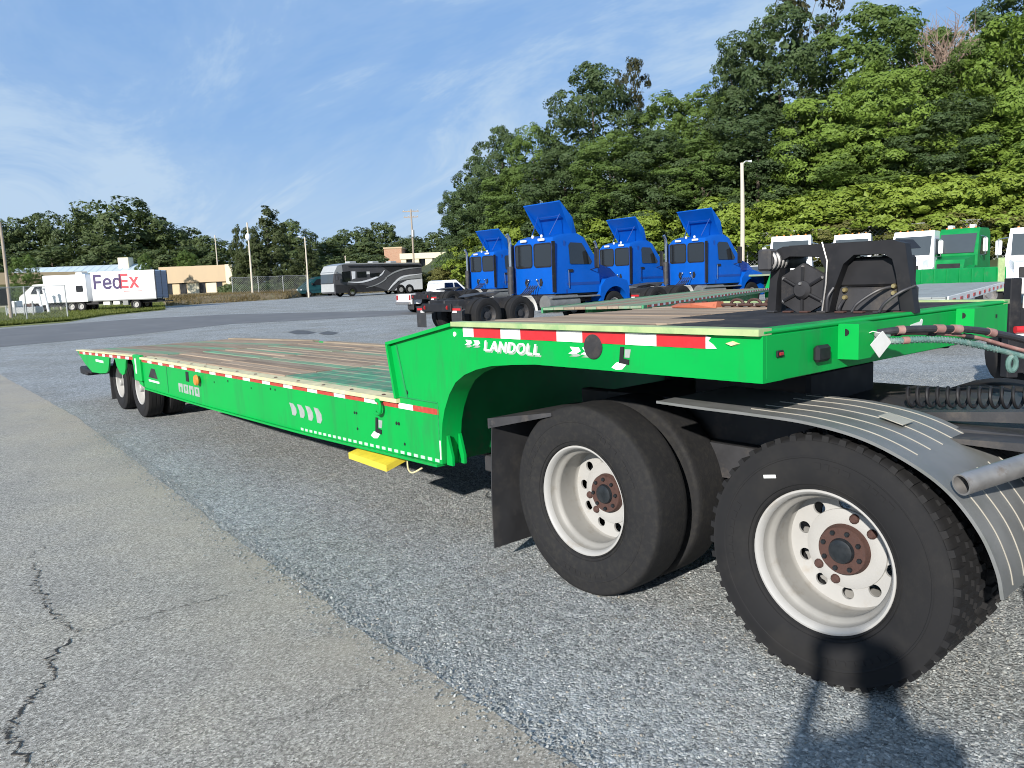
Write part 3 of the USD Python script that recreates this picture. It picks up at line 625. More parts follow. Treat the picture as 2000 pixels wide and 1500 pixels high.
# gusset feet at the arch
for yy in (.03, .12):
    MB().hull([(a, y, b) for y in (yy, yy + .018) for a, b in ((-2.225, .585), (-2.165, .585), (-2.215, .77), (-2.205, .77), (-2.165, .64))]).build('corner_gusset', M['green'], lb)
MB().box(-2.20, -2.10, .30, .42, .50, .60, .01).build('jack_foot', M['black_dusty'], lb)
# bulkhead and underside
MB().box(-2.42, -2.38, .05, TW - .05, .56, 1.40).build('bulkhead', M['green_dull'], lb)
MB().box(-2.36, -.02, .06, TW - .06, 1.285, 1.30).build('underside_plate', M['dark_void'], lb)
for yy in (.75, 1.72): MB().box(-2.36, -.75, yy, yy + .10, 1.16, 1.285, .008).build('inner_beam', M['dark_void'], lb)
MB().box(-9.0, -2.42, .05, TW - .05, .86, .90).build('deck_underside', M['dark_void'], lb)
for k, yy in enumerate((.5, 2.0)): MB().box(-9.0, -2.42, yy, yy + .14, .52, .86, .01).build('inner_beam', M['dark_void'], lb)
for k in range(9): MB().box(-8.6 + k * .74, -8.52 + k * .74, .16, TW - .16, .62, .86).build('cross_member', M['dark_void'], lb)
# front bumper face
fb = MB(); fb.box(-.020, 0.0, .022, TW - .022, 1.267, 1.452, .003); fb.build('front_bumper', M['green'], lb)
MB().box(-.09, .002, 0, TW, 1.4522, 1.474, .008).build('bumper_cap', M['green'], lb)
for (a, b) in ((.575, .80), (1.83, 2.06)):
    blk = MB().hull([(xx, yy, zz) for zz in (1.31, 1.462) for xx, yy in ((0.0, a), (.085, a + .012), (.085, b - .05), (0.0, b))]).build('bumper_block', M['green'], lb)
    MB().lathe([(0, 0), (.016, 0), (.016, .004), (0, .004)], (.03, a + .004, 1.425), 'y', 16).build('bolt_hole', M['black'], blk)
MB().box(0, .03, .36, .47, 1.315, 1.385, .012).build('marker_lamp_box', M['black'], lb)
ml = MB().box(0, .008, .088, .138, 1.360, 1.388, .004).build('marker_lamp', M['black'], lb); MB().box(.008, .014, .098, .128, 1.367, 1.381, .004).build('lens', M['red_lens'], ml)
# hand shaped decal and the vertical decal on the bumper
hand = Polygon([(1.27, 1.382), (1.285, 1.408), (1.34, 1.414), (1.385, 1.417), (1.40, 1.430), (1.41, 1.426), (1.40, 1.404), (1.385, 1.390), (1.32, 1.378)]).buffer(.004)
MB().prism(hand, 0.0, .003, 'x').build('bird_decal', M['decal_white'], lb)
for k in range(5): MB().box(0, .003, 2.17 + .004 * (k % 2), 2.225 - .006 * (k % 3), 1.31 + k * .029, 1.334 + k * .029).build('vertical_decal_stroke', M['decal_white'], lb)
MB().box(0, .003, 2.40, 2.42, 1.38, 1.40).build('drain_hole', M['black'], lb)
# upper deck: planks, each its own board, and the black plates at the front
nb = 12; w = (TW - .14) / nb
for k in range(nb):
    y0 = .07 + k * w; z = 1.470 + RNG.uniform(-.004, .003)
    xe = -1.02 if k > 2 else -.74 + .05 * k
    MB().box(-2.0 + RNG.uniform(-.02, .02), xe, y0 + .003, y0 + w - .003, 1.43, z, .006).build('deck_plank', M['wood'][(k * 7 + 1) % 4] if k % 5 != 3 else M['wood'][0], lb)
MB().box(-1.015, -.10, .07 + 3 * w + .004, TW - .07, 1.43, 1.467, .004).build('deck_plate', M['deck_black'], lb)
MB().hull([(xx, yy, zz) for zz in (1.43, 1.468) for xx, yy in ((-.70, .075), (-.10, .075), (-.10, .07 + 3 * w), (-.60, .07 + 3 * w))]).build('deck_plate', M['deck_black'], lb)
MB().hull([(xx, yy, zz) for yy in (.06, TW - .06) for xx, zz in ((-2.0, 1.44), (-2.03, 1.44), (-2.76, 1.30), (-2.74, 1.27))]).build('ramp_plate', M['green_plate'], lb)
MB().box(-2.74, -2.70, .03, TW - .03, .92, 1.30).build('step_wall', M['green'], lb)
# lower deck boards: brown planks with green stained strips between
nb = 15; w = (TW - .32) / nb
segs = [(-4.9, -2.74), (-7.0, -4.91), (-9.0, -7.01)]
for k in range(nb):
    y0 = .16 + k * w
    for si, (a, b) in enumerate(segs):
        shift = RNG.uniform(-.45, .45) if si < 2 else 0
        a2 = a + (RNG.uniform(-.3, .3) if si < 2 else 0)
        za, zb_ = deck_z(a), deck_z(b); dz = RNG.uniform(-.007, .003)
        green = (si == 0 and k < 6) or (k in (4, 10)) or (si == 2 and k == 7)
        m = M['green_plate'] if si == 0 and k < 5 else (M['plank_green'] if green else M['wood'][(k * 5 + si * 3) % 4])
        z0 = .905
        MB().hull([(xx, yy, zz) for xx, zt in ((a + .004, za), (b - .004, zb_)) for yy, zz in ((y0 + .003, z0), (y0 + w - .003, z0), (y0 + .003, zt + dz - .006), (y0 + w - .003, zt + dz - .006), (y0 + .010, zt + dz), (y0 + w - .010, zt + dz))]).build('deck_plank', m, lb)
for k in range(10):
    y0 = .10 + k * .239
    MB().hull([(xx, yy, zz) for xx, zt in ((-13.0, .832), (-9.04, .925)) for yy, zz in ((y0 + .003, zt - .05), (y0 + .236, zt - .05), (y0 + .003, zt), (y0 + .236, zt))]).build('deck_plank', M['plank_green'] if k % 3 == 1 else M['wood'][(k * 3) % 4], lb)
# reflective tape
def tape(x0, x1, z0, z1, m, y=-.0035, zf=None):
    if zf is None: MB().box(x0, x1, y, 0.0, z0, z1).build('reflective_tape', m, lb, smooth=False)
    else: MB().hull([(xx, yy, zz) for yy in (y, .0) for xx, zz in ((x0, zf(x0) + z0), (x1, zf(x1) + z0), (x0, zf(x0) + z1), (x1, zf(x1) + z1))]).build('reflective_tape', m, lb, smooth=False)
for a, b, c in ((-1.945, -1.845, 'w'), (-1.845, -1.60, 'r'), (-1.60, -1.435, 'w'), (-1.435, -1.155, 'r'), (-1.155, -.975, 'w'), (-.975, -.70, 'r'), (-.70, -.52, 'w'), (-.52, -.262, 'r')):
    tape(a, b, 1.393, 1.4465, M['tape_white'] if c == 'w' else M['tape_red'])
MB().prism(Polygon([(-.262, 1.4465), (-.235, 1.440), (-.25, 1.425), (-.225, 1.41), (-.21, 1.394), (-.262, 1.393)]), -.0035, 0, 'y').build('torn_tape_end', M['tape_white'], lb)
MB().hull([(-.135 + a, y, 1.418 + c) for y, w_ in ((-.012, .7), (0, 1)) for a, c in ((-.035 * w_, 0), (0, .011 * w_), (.035 * w_, 0), (0, -.011 * w_))]).build('side_marker', M['rail_yellow'], lb)
MB().lathe([(0, 0), (.014, 0), (.014, .006), (0, .006)], (-2.03, -.005, 1.405), 'y', 12).build('side_marker', M['decal_white'], lb)
xx = -2.245; col = 0
while xx > -8.85:
    L = .285 if col == 0 else .178
    if not (-3.0 < xx - L / 2 < -2.86): tape(xx - L, xx, -.066, -.030, M['tape_red_worn'] if col == 0 else M['tape_white'], zf=deck_z)
    xx -= L; col = 1 - col
xx = -9.36; col = 0
while xx > -12.8:
    L = .285 if col == 0 else .178; tape(xx - L, xx, -.075, -.036, M['tape_red_worn'] if col == 0 else M['tape_white'], zf=lambda q: deck_z(q) + .02); xx -= L; col = 1 - col
xx = -2.26
while xx > -4.3:
    tape(xx - .045, xx, .008, .028, M['tape_pale'], zf=low_z); xx -= .082
MB().box(-2.246, -2.236, -.004, 0, .62, .74).build('reflective_tape', M['tape_white'], lb)
# lettering and emblems on the side
def side_T(x, z, s=1.0): return frame((x, -.0001, z), (1, 0, -.012), (0, 0, 1))
MB().text('LANDOLL', .053, side_T(-1.765, 1.323), .003, True, .22, 1.42).build('lettering', M['decal_white'], lb, smooth=False)
MB().text('LANDOLL', .053, frame((-1.755, .0006, 1.314), (1, 0, -.012), (0, 0, 1)), .002, True, .22, 1.42).build('lettering_shade', M['decal_grey'], lb, smooth=False)
def chev(x, z, w, h, m, y=-.003, lean=.35, parent=lb, name='speed_mark'):
    P = [(x, z), (x + w * .62, z), (x + w, z + h * .45), (x + w * .8 + h * lean * .3, z + h), (x + h * lean, z + h), (x + w * .36, z + h * .45)]
    return MB().prism(Polygon(P).buffer(0), y, 0, 'y').build(name, m, parent, smooth=False)
for k in range(2):
    chev(-1.935 + k * .075, 1.345, .07, .030, M['decal_white']); chev(-1.93 + k * .075, 1.333, .066, .014, M['decal_grey'])
    chev(-1.075 + k * .085, 1.335, .085, .034, M['decal_white']); chev(-1.07 + k * .085, 1.322, .08, .014, M['decal_grey'])
MB().lathe([(0, 0), (.056, 0), (.060, .004), (.060, .008), (0, .008)], (-.905, -.008, 1.375), 'y', 32).build('round_plug', M['deck_black'], lb)
def emblem(x, z, s):
    MB().prism(Polygon([(x - .45 * s, z - .32 * s), (x - .2 * s, z - .12 * s), (x + .05 * s, z - .05 * s), (x + .3 * s, z - .18 * s), (x + .1 * s, z - .36 * s), (x - .2 * s, z - .40 * s)]), -.003, 0, 'y').build('emblem_swoosh', M['decal_white'], lb, smooth=False)
    MB().prism(Polygon([(x - .04 * s, z - .12 * s), (x + .04 * s, z + .5 * s), (x + .22 * s, z + .5 * s), (x + .17 * s, z + .06 * s), (x + .46 * s, z + .02 * s), (x + .44 * s, z - .16 * s)]), -.0055, -.0, 'y').build('emblem_letter', M['black'], lb, smooth=False)
    MB().prism(Polygon([(x + .24 * s, z + .1 * s), (x + .26 * s, z + .42 * s), (x + .55 * s, z + .42 * s), (x + .47 * s, z + .1 * s)]), -.003, 0, 'y').build('emblem_shade', M['silver'], lb, smooth=False)
emblem(-.735, 1.322, .12); emblem(-3.03, .715, .17)
for k in range(4):
    x = -4.47 + k * .155; z = .665 - k * .004; w_ = .135; h_ = .10 + .006 * k
    MB().prism(Polygon([(x, z + h_), (x + w_ * .55, z + h_ * .98), (x + w_ * .95, z + h_ * .62), (x + w_, z + .25 * h_), (x + w_ * .8, z), (x + w_ * .35, z), (x + w_ * .28, z + .5 * h_)]), -.003, 0, 'y').build('speed_mark', M['silver'], lb, smooth=False)
for k in range(4):   # worn model marks, no longer readable
    x = -7.52 + k * .19
    g = Polygon([(x, .60), (x + .15, .60), (x + .15, .70), (x, .70)]).difference(Polygon([(x + .05, .60 + .03 * (k % 2)), (x + .10, .60 + .03 * (k % 2)), (x + .10, .66 + .02 * (k % 2)), (x + .05, .66 + .02 * (k % 2))]))
    MB().prism(g, -.003, 0, 'y').build('worn_mark', M['silver'], lb, smooth=False)
MB().prism(Polygon([(-8.75, .68), (-8.6, .80), (-8.45, .80), (-8.35, .68)]), -.003, 0, 'y').build('dark_decal', M['deck_black'], lb)
MB().box(-8.75, -8.3, -.003, 0, .628, .652).build('pale_decal', M['decal_white'], lb)
MB().box(-11.7, -11.2, -.003, 0, .72, .755).build('pale_decal', M['decal_white'], lb)
MB().box(-7.22, -7.12, -.004, 0, .74, .85).build('dark_slot', M['black'], lb)
MB().lathe([(0, 0), (.05, 0), (.06, .02), (.03, .05), (0, .055)], (-6.75, -.055, .79), 'y', 18).build('side_marker', M['amber'], lb)
MB().box(-7.95, -7.935, -.005, 0, .55, .88).build('plate_joint', M['green_dull'], lb)
# weld beads and rail bolts
for x0, z0, x1, z1 in ((-2.72, .975, -2.25, .975), (-2.25, .975, -2.25, .62)):
    n = int(max(abs(x1 - x0), abs(z1 - z0)) / .012); t_ = np.linspace(0, 1, n)
    MB().tube(np.stack([x0 + (x1 - x0) * t_, -.001 + .0012 * np.sin(t_ * n * 1.6), z0 + (z1 - z0) * t_], 1), .0045, 6).build('weld_bead', M['green_dull'], lb)
for k in range(14):
    x = -2.95 - k * .46; MB().lathe([(0, .006), (.012, .006), (.016, 0)], (x, .03, float(deck_z(x)) - .001), 'z', 8).build('rail_bolt', M['rust'], lb, smooth=False)
# D ring, small holes and plugs on the beam
dr = [(-2.935 + .045 * math.sin(a), -.035, .885 + .05 * math.cos(a)) for a in np.linspace(-.3, math.pi * 1.25, 22)]
ring = MB().tube(dr, .012, 8).build('tie_ring', M['green'], lb)
MB().box(-2.955, -2.905, -.04, 0, .915, .945, .006).build('ring_bracket', M['green'], ring)
for x, z, r in ((-2.60, 1.01, .016), (-3.33, .80, .010), (-3.30, .80, .010), (-3.30, .685, .010), (-2.72, .79, .012), (-2.75, .79, .012), (-2.66, .66, .010), (-4.85, .85, .011), (-4.75, .85, .010), (-5.9, .84, .012), (-6.3, .80, .010), (-5.3, .82, .008)):
    MB().lathe([(0, 0), (r, 0), (r, .003), (0, .003)], (x, -.003, z), 'y', 12).build('drilled_hole', M['black'], lb)
# yellow step hanging below the beam
st = MB(); st.hull([(x, y, z) for x, y, z in ((-3.40, -.035, .455), (-2.86, -.035, .445), (-3.40, -.035, .50), (-2.86, -.035, .49), (-3.40, .15, .545), (-2.86, .15, .54), (-3.40, .15, .50), (-2.86, .15, .50))])
stp = st.build('step', M['yellow'], lb)
for k in range(11): MB().hull([(x, y, z) for x in (-3.38 + k * .046, -3.358 + k * .046) for y, z in ((-.028, .502 - k * .0009), (.14, .545), (-.028, .496 - k * .0009), (.14, .539))]).build('tread_bar', M['yellow'], stp)
for x in (-3.3, -2.95): MB().box(x, x + .04, .15, .19, .50, .58).build('step_hanger', M['black'], stp)
MB().tube(bez([(-2.8, .1, .56), (-2.72, .05, .48), (-2.62, .02, .47), (-2.5, .02, .52)]), .006, 6).build('dangling_wire', M['rail_yellow'], lb)
# rear: tail bumper bar and mud flap
MB().box(-12.75, -12.1, -.01, TW, .50, .55, .01).build('tail_bar', M['black'], lb)
MB().box(-13.12, -12.6, .02, .6, .43, .56, .02).build('tail_guard', M['black'], lb)
# ------------------------------------------------------------------ wheels (axle along Y, outer face towards -Y, centre of the tyre at the origin)
def tyre_mb(R, W, rb, lugs=0, n=72, grooves=True):
    h = W / 2; mb = MB()
    rt = R if not lugs else R - .010
    out = [(rb, -h * .74), (rb + .012, -h * .82), (rb + .05, -h * .93), (rb + (R - rb) * .42, -h * 1.0), (rb + (R - rb) * .66, -h * .985), (R - .048, -h * .93), (R - .030, -h * .90), (R - .022, -h * .905), (rt - .012, -h * .86), (rt - .004, -h * .80)]
    tread = []
    if grooves and not lugs and R < .5:
        for g in (-.45, 0, .45):
            c = g * h; tread += [(rt, c - .007), (rt - .004, c - .004), (rt - .004, c + .004), (rt, c + .007)]
    else: tread = [(rt, -h * .6), (rt, h * .6)]
    prof = out + tread + [(r, -y) for r, y in out[::-1]] + [(rb, h * .74), (rb, -h * .74)]
    mb.lathe(prof, (0, 0, 0), 'y', n)
    # fine moulded rings on the outer wall
    for rr, yy in ((rb + (R - rb) * .64, -h * .990),):
        mb.lathe([(rr - .009, yy + .004), (rr - .003, yy - .0018), (rr + .003, yy - .0018), (rr + .009, yy + .005)], (0, 0, 0), 'y', n)
    if R > .5:      # raised, worn moulding on the outer wall: bead ribs and blurred unreadable characters
        for rr in (rb + .022, rb + .040): mb.lathe([(rr - .004, -h * .86), (rr, -h * .93), (rr + .004, -h * .88)], (0, 0, 0), 'y', n)
        q = np.random.default_rng(5); rm = rb + (R - rb) * .50
        for a0 in (.6, 2.5, 4.6):
            a = a0
            for _ in range(9):
                w_ = q.uniform(.018, .034); hh = q.uniform(.018, .026); aa = a + w_ / 2 / rm; c, s_ = math.cos(aa), math.sin(aa); P = []
                for r_ in (rm - hh / 2, rm + hh / 2):
                    for t_ in (-w_ / 2, w_ / 2):
                        for y_ in (-h * .985, -h * 1.0 - .0016): P.append((r_ * c - t_ * s_, y_, r_ * s_ + t_ * c))
                if q.random() < .8: mb.hull(P)
                a += (w_ + .012) / rm
    if lugs:
        for k in range(lugs):
            a = 2 * np.pi * k / lugs
            for row, (ya, yb, tw) in enumerate(((-h * .90, -h * .42, .030), (-h * .36, -h * .04, .026), (h * .04, h * .36, .026), (h * .42, h * .90, .030))):
                aa = a + (row % 2) * np.pi / lugs; c, s = math.cos(aa), math.sin(aa)
                P = []
                for r, tq in ((rt - .02, tw * 1.0), (R, tw * .86)):
                    for y in (ya, yb):
                        yy = y if not (row in (0, 3) and r == R) else (y * .955 if abs(y) > h * .6 else y)
                        for t in (-tq / 2, tq / 2): P.append((r * c - t * s, yy, r * s + t * c))
                mb.hull(P)
    return mb
def rim_mb(rf, yo, yd, rd, disc_holes=10, detail=True, rh=.027, hole_at=.70):
    """white steel wheel: rf flange radius, yo its outer face, yd face of the recessed disc, rd disc radius"""
    mb = MB()
    mb.lathe([(rf, yo + .012), (rf + .004, yo + .004), (rf, yo - .003), (rf - .008, yo - .004), (rf - .016, yo + .004), (rf - .022, yo + .018), (rf - .0235, yo + .03), (rf - .012, yo + .03), (rf, yo + .012)], (0, 0, 0), 'y', 72)
    bar = MB().lathe([(rf - .0235, yo + .028), (rf - .026, yo + .05), (rf - .034, yo + .062), (rf - .046, yo + .070), (rf - .052, yo + .085), (rd + .004, yd - .02), (rd, yd - .004), (rd - .010, yd + .004), (rd - .012, yd + .014), (rf - .012, yd + .03), (rf - .006, yo + .03), (rf - .0235, yo + .028)], (0, 0, 0), 'y', 72)
    disc = Point(0, 0).buffer(rd - .004, 40)
    for k in range(disc_holes):
        a = 2 * np.pi * (k + .3) / disc_holes; disc = disc.difference(Point(rd * hole_at * math.cos(a), rd * hole_at * math.sin(a)).buffer(rh, 10))
    mb.prism(disc, yd, yd + .012, 'y')
    return mb, bar
def drive_wheel(parent, loc, R=.52, W=.285, lugs=0, inner=True, spin=0.0, worn=False, name='wheel', mark=False):
    w = sub(name, parent, loc); x = UsdGeom.Xformable(w); x.AddRotateYOp().Set(spin)
    tm = M['rubber_worn'] if worn else M['rubber']
    tyre_mb(R, W, .285, lugs).build('tyre', tm, w, smooth=40)
    yo = -.118; yd = .105; rd = .258
    rim, bar = rim_mb(.300, yo, yd, rd, 10, rh=.027, hole_at=.765); rim.build('rim', M['rim_white'], w, smooth=40); bar.build('rim_barrel', M['rim_barrel'], w, smooth=40)
    mb = MB(); mb.lathe([(.175, yd + .004), (.172, yd - .008), (.150, yd - .014), (.120, yd - .016), (.10, yd - .012)], (0, 0, 0), 'y', 48).build('disc_centre', M['rim_white'], w, smooth=40)
    mb = MB(); mb.lathe([(.0, yd - .045), (.10, yd - .045), (.105, yd - .038), (.106, yd - .022), (.112, yd - .012)], (0, 0, 0), 'y', 40).build('hub_flange', M['rust'], w, smooth=40)
    MB().lathe([(0, yd - .066), (.034, yd - .066), (.050, yd - .060), (.056, yd - .045)], (0, 0, 0), 'y', 28).build('hub_cap', M['grease'], w, smooth=40)
    for k in range(8):
        a = 2 * np.pi * (k + .4) / 8; MB().lathe([(0, -.014), (.008, -.014), (.011, -.010), (.011, 0)], (.082 * math.cos(a), yd - .045, .082 * math.sin(a)), 'y', 6).build('hub_bolt', M['grease'], w, smooth=False)
    for k in (0, 1, 5, 6):
        a = 2 * np.pi * (k + .8) / 10; MB().lathe([(0, -.02), (.012, -.02), (.019, -.012), (.022, 0)], (.145 * math.cos(a), yd - .012, .145 * math.sin(a)), 'y', 10).build('wheel_nut', M['rust'], w, smooth=False)
    if mark: MB().box(-.185, -.128, -.1425, -.139, .352, .366).build('pale_scuff', M['decal_white'], w)
    if inner:
        wi = sub('inner_wheel', parent, (loc[0], loc[1] + .335, loc[2]))
        tyre_mb(R, W, .285, lugs, n=56).build('tyre', tm, wi, smooth=40)
        MB().lathe([(.287, -.10), (.28, -.06), (.27, .06), (.287, .10)], (0, 0, 0), 'y', 40).build('rim', M['rim_white'], wi, smooth=40)
    return w

# trailer axles (small dual wheels under the tail)
def small_wheel(parent, loc, R=.415, W=.24):
    w = sub('wheel', parent, loc)
    tyre_mb(R, W, .225, 0, n=48).build('tyre', M['rubber'], w, smooth=40)
    mb = MB(); mb.lathe([(.235, -.10), (.228, -.107), (.215, -.098), (.205, -.06), (.195, -.03), (.10, -.02), (.07, -.035), (.0, -.04)], (0, 0, 0), 'y', 40).build('rim', M['rim_white'], w, smooth=40)
    MB().lathe([(0, -.11), (.045, -.11), (.055, -.10), (.058, -.035)], (0, 0, 0), 'y', 20).build('hub', M['rim_white'], w, smooth=40)
    wi = sub('inner_wheel', parent, (loc[0], loc[1] + .29, loc[2]))
    tyre_mb(R, W, .225, 0, n=40).build('tyre', M['rubber'], wi, smooth=40)
for x in (-9.99, -11.12):
    small_wheel(lb, (x, .285, .415))
    wf = sub('far_wheel', lb, (x, TW - .29, .415)); tyre_mb(.415, .26, .225, 0, n=36).build('tyre', M['rubber'], wf, smooth=40)
    MB().box(x - .07, x + .07, .4, TW - .4, .35, .48, .02).build('axle', M['dark_void'], lb)
MB().box(-11.72, -11.70, .17, .80, .10, .62, .005).build('mud_flap', M['rubber_flap'], lb)
MB().box(-9.2, -9.1, .3, TW - .3, .45, .62, .02).build('cross_member', M['dark_void'], lb)

# ------------------------------------------------------------------ the winch on the upper deck (bolted on, part of the trailer)
WY = 1.30
fr = MB()
arch = Polygon([(-.80, 1.468), (-.775, 1.70), (-.74, 1.815), (-.70, 1.830), (-.10, 1.826), (-.045, 1.808), (-.028, 1.70), (.012, 1.468), (-.055, 1.468), (-.085, 1.66), (-.105, 1.735), (-.15, 1.762), (-.30, 1.765), (-.355, 1.72), (-.40, 1.60), (-.43, 1.468), (-.475, 1.468), (-.465, 1.60), (-.455, 1.70), (-.49, 1.765), (-.66, 1.775), (-.705, 1.755), (-.735, 1.64), (-.745, 1.468)]).buffer(0)
fr.prism(arch, WY, WY + .06, 'y')
wf = fr.build('winch_frame', M['black'], lb)
MB().prism(affinity.translate(arch, -.085), WY + .22, WY + .25, 'y').build('winch_frame', M['black'], lb)
MB().prism(Polygon([(-.735, 1.785), (-.70, 1.835), (-.10, 1.831), (-.06, 1.785)]), WY + .06, WY + .22, 'y').build('top_cover', M['black'], wf)
MB().tube([(-.755, WY - .08, 1.755), (-.755, WY + .27, 1.755)], .045, 16).build('cable_roller', M['black_dusty'], wf)
for k in range(4): MB().lathe([(.046, 0), (.058, .004), (.058, .016), (.046, .02)], (-.755, WY - .07 + k * .035, 1.755), 'y', 18).build('roller_ring', M['steel'], wf)
MB().box(-.80, -.72, WY - .10, WY - .02, 1.70, 1.82, .012).build('roller_bracket', M['black_dusty'], wf)
# drum end plate: hexagonal disc with six ribs and bolts
hexa = Polygon([(-.59 + .137 * math.cos(a), 1.592 + .130 * math.sin(a)) for a in np.linspace(.52, .52 + 2 * np.pi, 7)[:-1]]).buffer(.012)
dru = MB().prism(hexa, WY + .02, WY + .05, 'y').build('drum_plate', M['deck_black'], lb)
MB().lathe([(0, 0), (.035, 0), (.05, .02), (.052, .05)], (-.59, WY - .015, 1.59), 'y', 24).build('drum_hub', M['deck_black'], dru)
for k in range(6):
    a = .52 + k * np.pi / 3; c, s = math.cos(a), math.sin(a)
    MB().tube([(-.59 + .05 * c, WY + .012, 1.59 + .05 * s), (-.59 + .128 * c, WY + .014, 1.592 + .122 * s)], .009, 6).build('rib', M['black'], dru)
    MB().lathe([(0, -.008), (.008, -.008), (.010, 0)], (-.59 + .130 * c, WY + .018, 1.592 + .124 * s), 'y', 8).build('bolt', M['steel'], dru)
MB().lathe([(0, -.01), (.008, -.01), (.010, 0)], (-.585, WY - .015, 1.625), 'y', 8).build('bolt', M['steel'], dru)
MB().tube([(-.59, WY + .05, 1.59), (-.59, WY + .26, 1.59)], .09, 20).build('cable_drum', M['black_dusty'], lb)
MB().box(-.41, -.075, WY + .065, WY + .215, 1.60, 1.752, .012).build('hydraulic_tank', M['black'], lb)
MB().box(-.44, -.06, WY + .075, WY + .215, 1.468, 1.597, .01).build('motor_housing', M['black_dusty'], lb)
for x, z in ((-.375, 1.585), (-.375, 1.545), (-.12, 1.60), (-.12, 1.565)): MB().lathe([(0, -.02), (.010, -.02), (.013, -.012), (.013, 0)], (x, WY + .07, z), 'y', 10).build('hose_fitting', M['brass'], lb)
MB().obox((-.34, WY + .10, 1.752), (.07, .05, .012), None, .003).build('pale_tag', M['paper'], lb); MB().obox((-.22, WY + .10, 1.752), (.06, .05, .012), None, .003).build('pale_tag', M['paper'], lb)
for k, pts in enumerate([[(-.12, WY + .08, 1.60), (-.18, WY + .02, 1.58), (-.26, WY - .02, 1.52), (-.29, WY - .03, 1.475)], [(.0, WY + .02, 1.60), (-.05, WY - .03, 1.57), (-.11, WY - .05, 1.52), (-.14, WY - .05, 1.475)], [(-.40, WY - .01, 1.60), (-.42, WY - .03, 1.55), (-.43, WY - .02, 1.475)], [(-.375, WY + .08, 1.55), (-.385, WY + .03, 1.50), (-.39, WY + .03, 1.47)]]):
    MB().tube(bez(pts, 8), .008, 8).build('hydraulic_hose', M['hose_black'], lb)
MB().tube([(-.47, WY - .006, 1.84), (-.44, WY - .006, 1.74), (-.445, WY - .006, 1.62), (-.465, WY - .006, 1.47)], .005, 6).build('conduit', M['steel'], lb)
for k in range(8): 
    x = -.78 + k * .1; MB().box(x, x + .05, WY - .04, WY + .0, 1.468, 1.478, .003).build('base_cleat', M['rust'] if k % 3 else M['black_dusty'], lb)

# winch hook and chain lying on the deck
hk = thing('tow_hook', 'orange-red winch hook with rusty chain lying on the upper deck', 'hook', (0, 0, 0))
a0, b0 = np.array((-1.83, 1.73, 1.47)), np.array((-.86, 1.78, 1.47))
d = (b0 - a0) / np.linalg.norm(b0 - a0)
MB().hull([a0 + d * s + np.array((0, yy, zz)) for s, yy, zz in ((0, 0, .012), (.04, -.035, .005), (.04, .035, .03), (.40, -.05, .0), (.40, .05, .0), (.40, -.035, .042), (.40, .035, .042), (.2, -.05, .03), (.2, .05, .034))]).build('hook', M['orange'], hk)
for k in range(3): MB().lathe([(0, 0), (.018, 0), (.02, .01), (0, .012)], a0 + d * (.18 + k * .1) + np.array((0, 0, .036)), 'z', 12).build('rivet', M['rust'], hk)
p = a0 + d * .42; k = 0
while (p - b0) @ d < 0:
    ring = [p + d * (.045 + .045 * math.cos(t)) + (np.array((0, .026 * math.sin(t), .02)) if k % 2 == 0 else np.array((0, 0, .028 + .026 * math.sin(t)))) for t in np.linspace(0, 2 * np.pi, 13)]
    MB().tube(ring, .010, 6, False).build('chain_link', M['rust'], hk); p = p + d * .062; k += 1

# ------------------------------------------------------------------ the tractor unit under the trailer's nose
TR = 0.02
tr = thing('road_tractor', 'black framed road tractor under the trailer nose with dual white wheels and ribbed fender', 'truck', (-1.2273, .215, 0), TR)
yc = .118
drive_wheel(tr, (0, yc, .512), .52, .285, 0, spin=14, worn=True)
drive_wheel(tr, (1.3426, yc, .515), .525, .285, 46, spin=-10, mark=True)
for x in (0, 1.3426):
    wf = sub('far_wheel', tr, (x, 1.72, .515)); tyre_mb(.52, .285, .285, 0, n=40).build('tyre', M['rubber'], wf, smooth=40)
    wf = sub('far_wheel', tr, (x, 2.05, .515)); tyre_mb(.52, .285, .285, 0, n=40).build('tyre', M['rubber'], wf, smooth=40)
    MB().tube([(x, .5, .515), (x, .8, .515), (x, .95, .515), (x, 1.2, .515), (x, 1.45, .515), (x, 1.7, .515)], [.07, .08, .16, .20, .12, .08], 16).build('axle', M['black_dusty'], tr)
for y in (.65, 1.50): MB().box(-.62, 3.2, y, y + .08, .72, 1.0, .008).build('frame_rail', M['black_dusty'], tr)
for x in (-.6, .65, 2.05): MB().box(x, x + .12, .73, 1.5, .76, .96, .01).build('cross_member', M['black_dusty'], tr)
for y in (.58, 1.56):
    MB().hull([(a, b, c) for b in (y - .03, y + .11) for a, c in ((-.45, .62), (-.45, .68), (.25, .80), (1.1, .80), (1.8, .62), (1.8, .68))]).build('suspension_beam', M['black_dusty'], tr)
# fifth wheel plate with ramps
MB().hull([(x, y, z) for x, y, z in ((.1, .75, 1.20), (.1, 1.4, 1.20), (1.0, .65, 1.235), (1.0, 1.5, 1.235), (.1, .75, 1.24), (.1, 1.4, 1.24), (1.0, .65, 1.262), (1.0, 1.5, 1.262), (-.35, .85, 1.10), (-.35, 1.0, 1.10))]).build('fifth_wheel', M['black_dusty'], tr)
MB().box(.2, .9, .72, 1.45, 1.0, 1.19, .02).build('fifth_wheel_bracket', M['black'], tr)
MB().box(-.3, 2.2, .55, 1.7, 1.0, 1.02, .004).build('deck_plate', M['black_dusty'], tr)
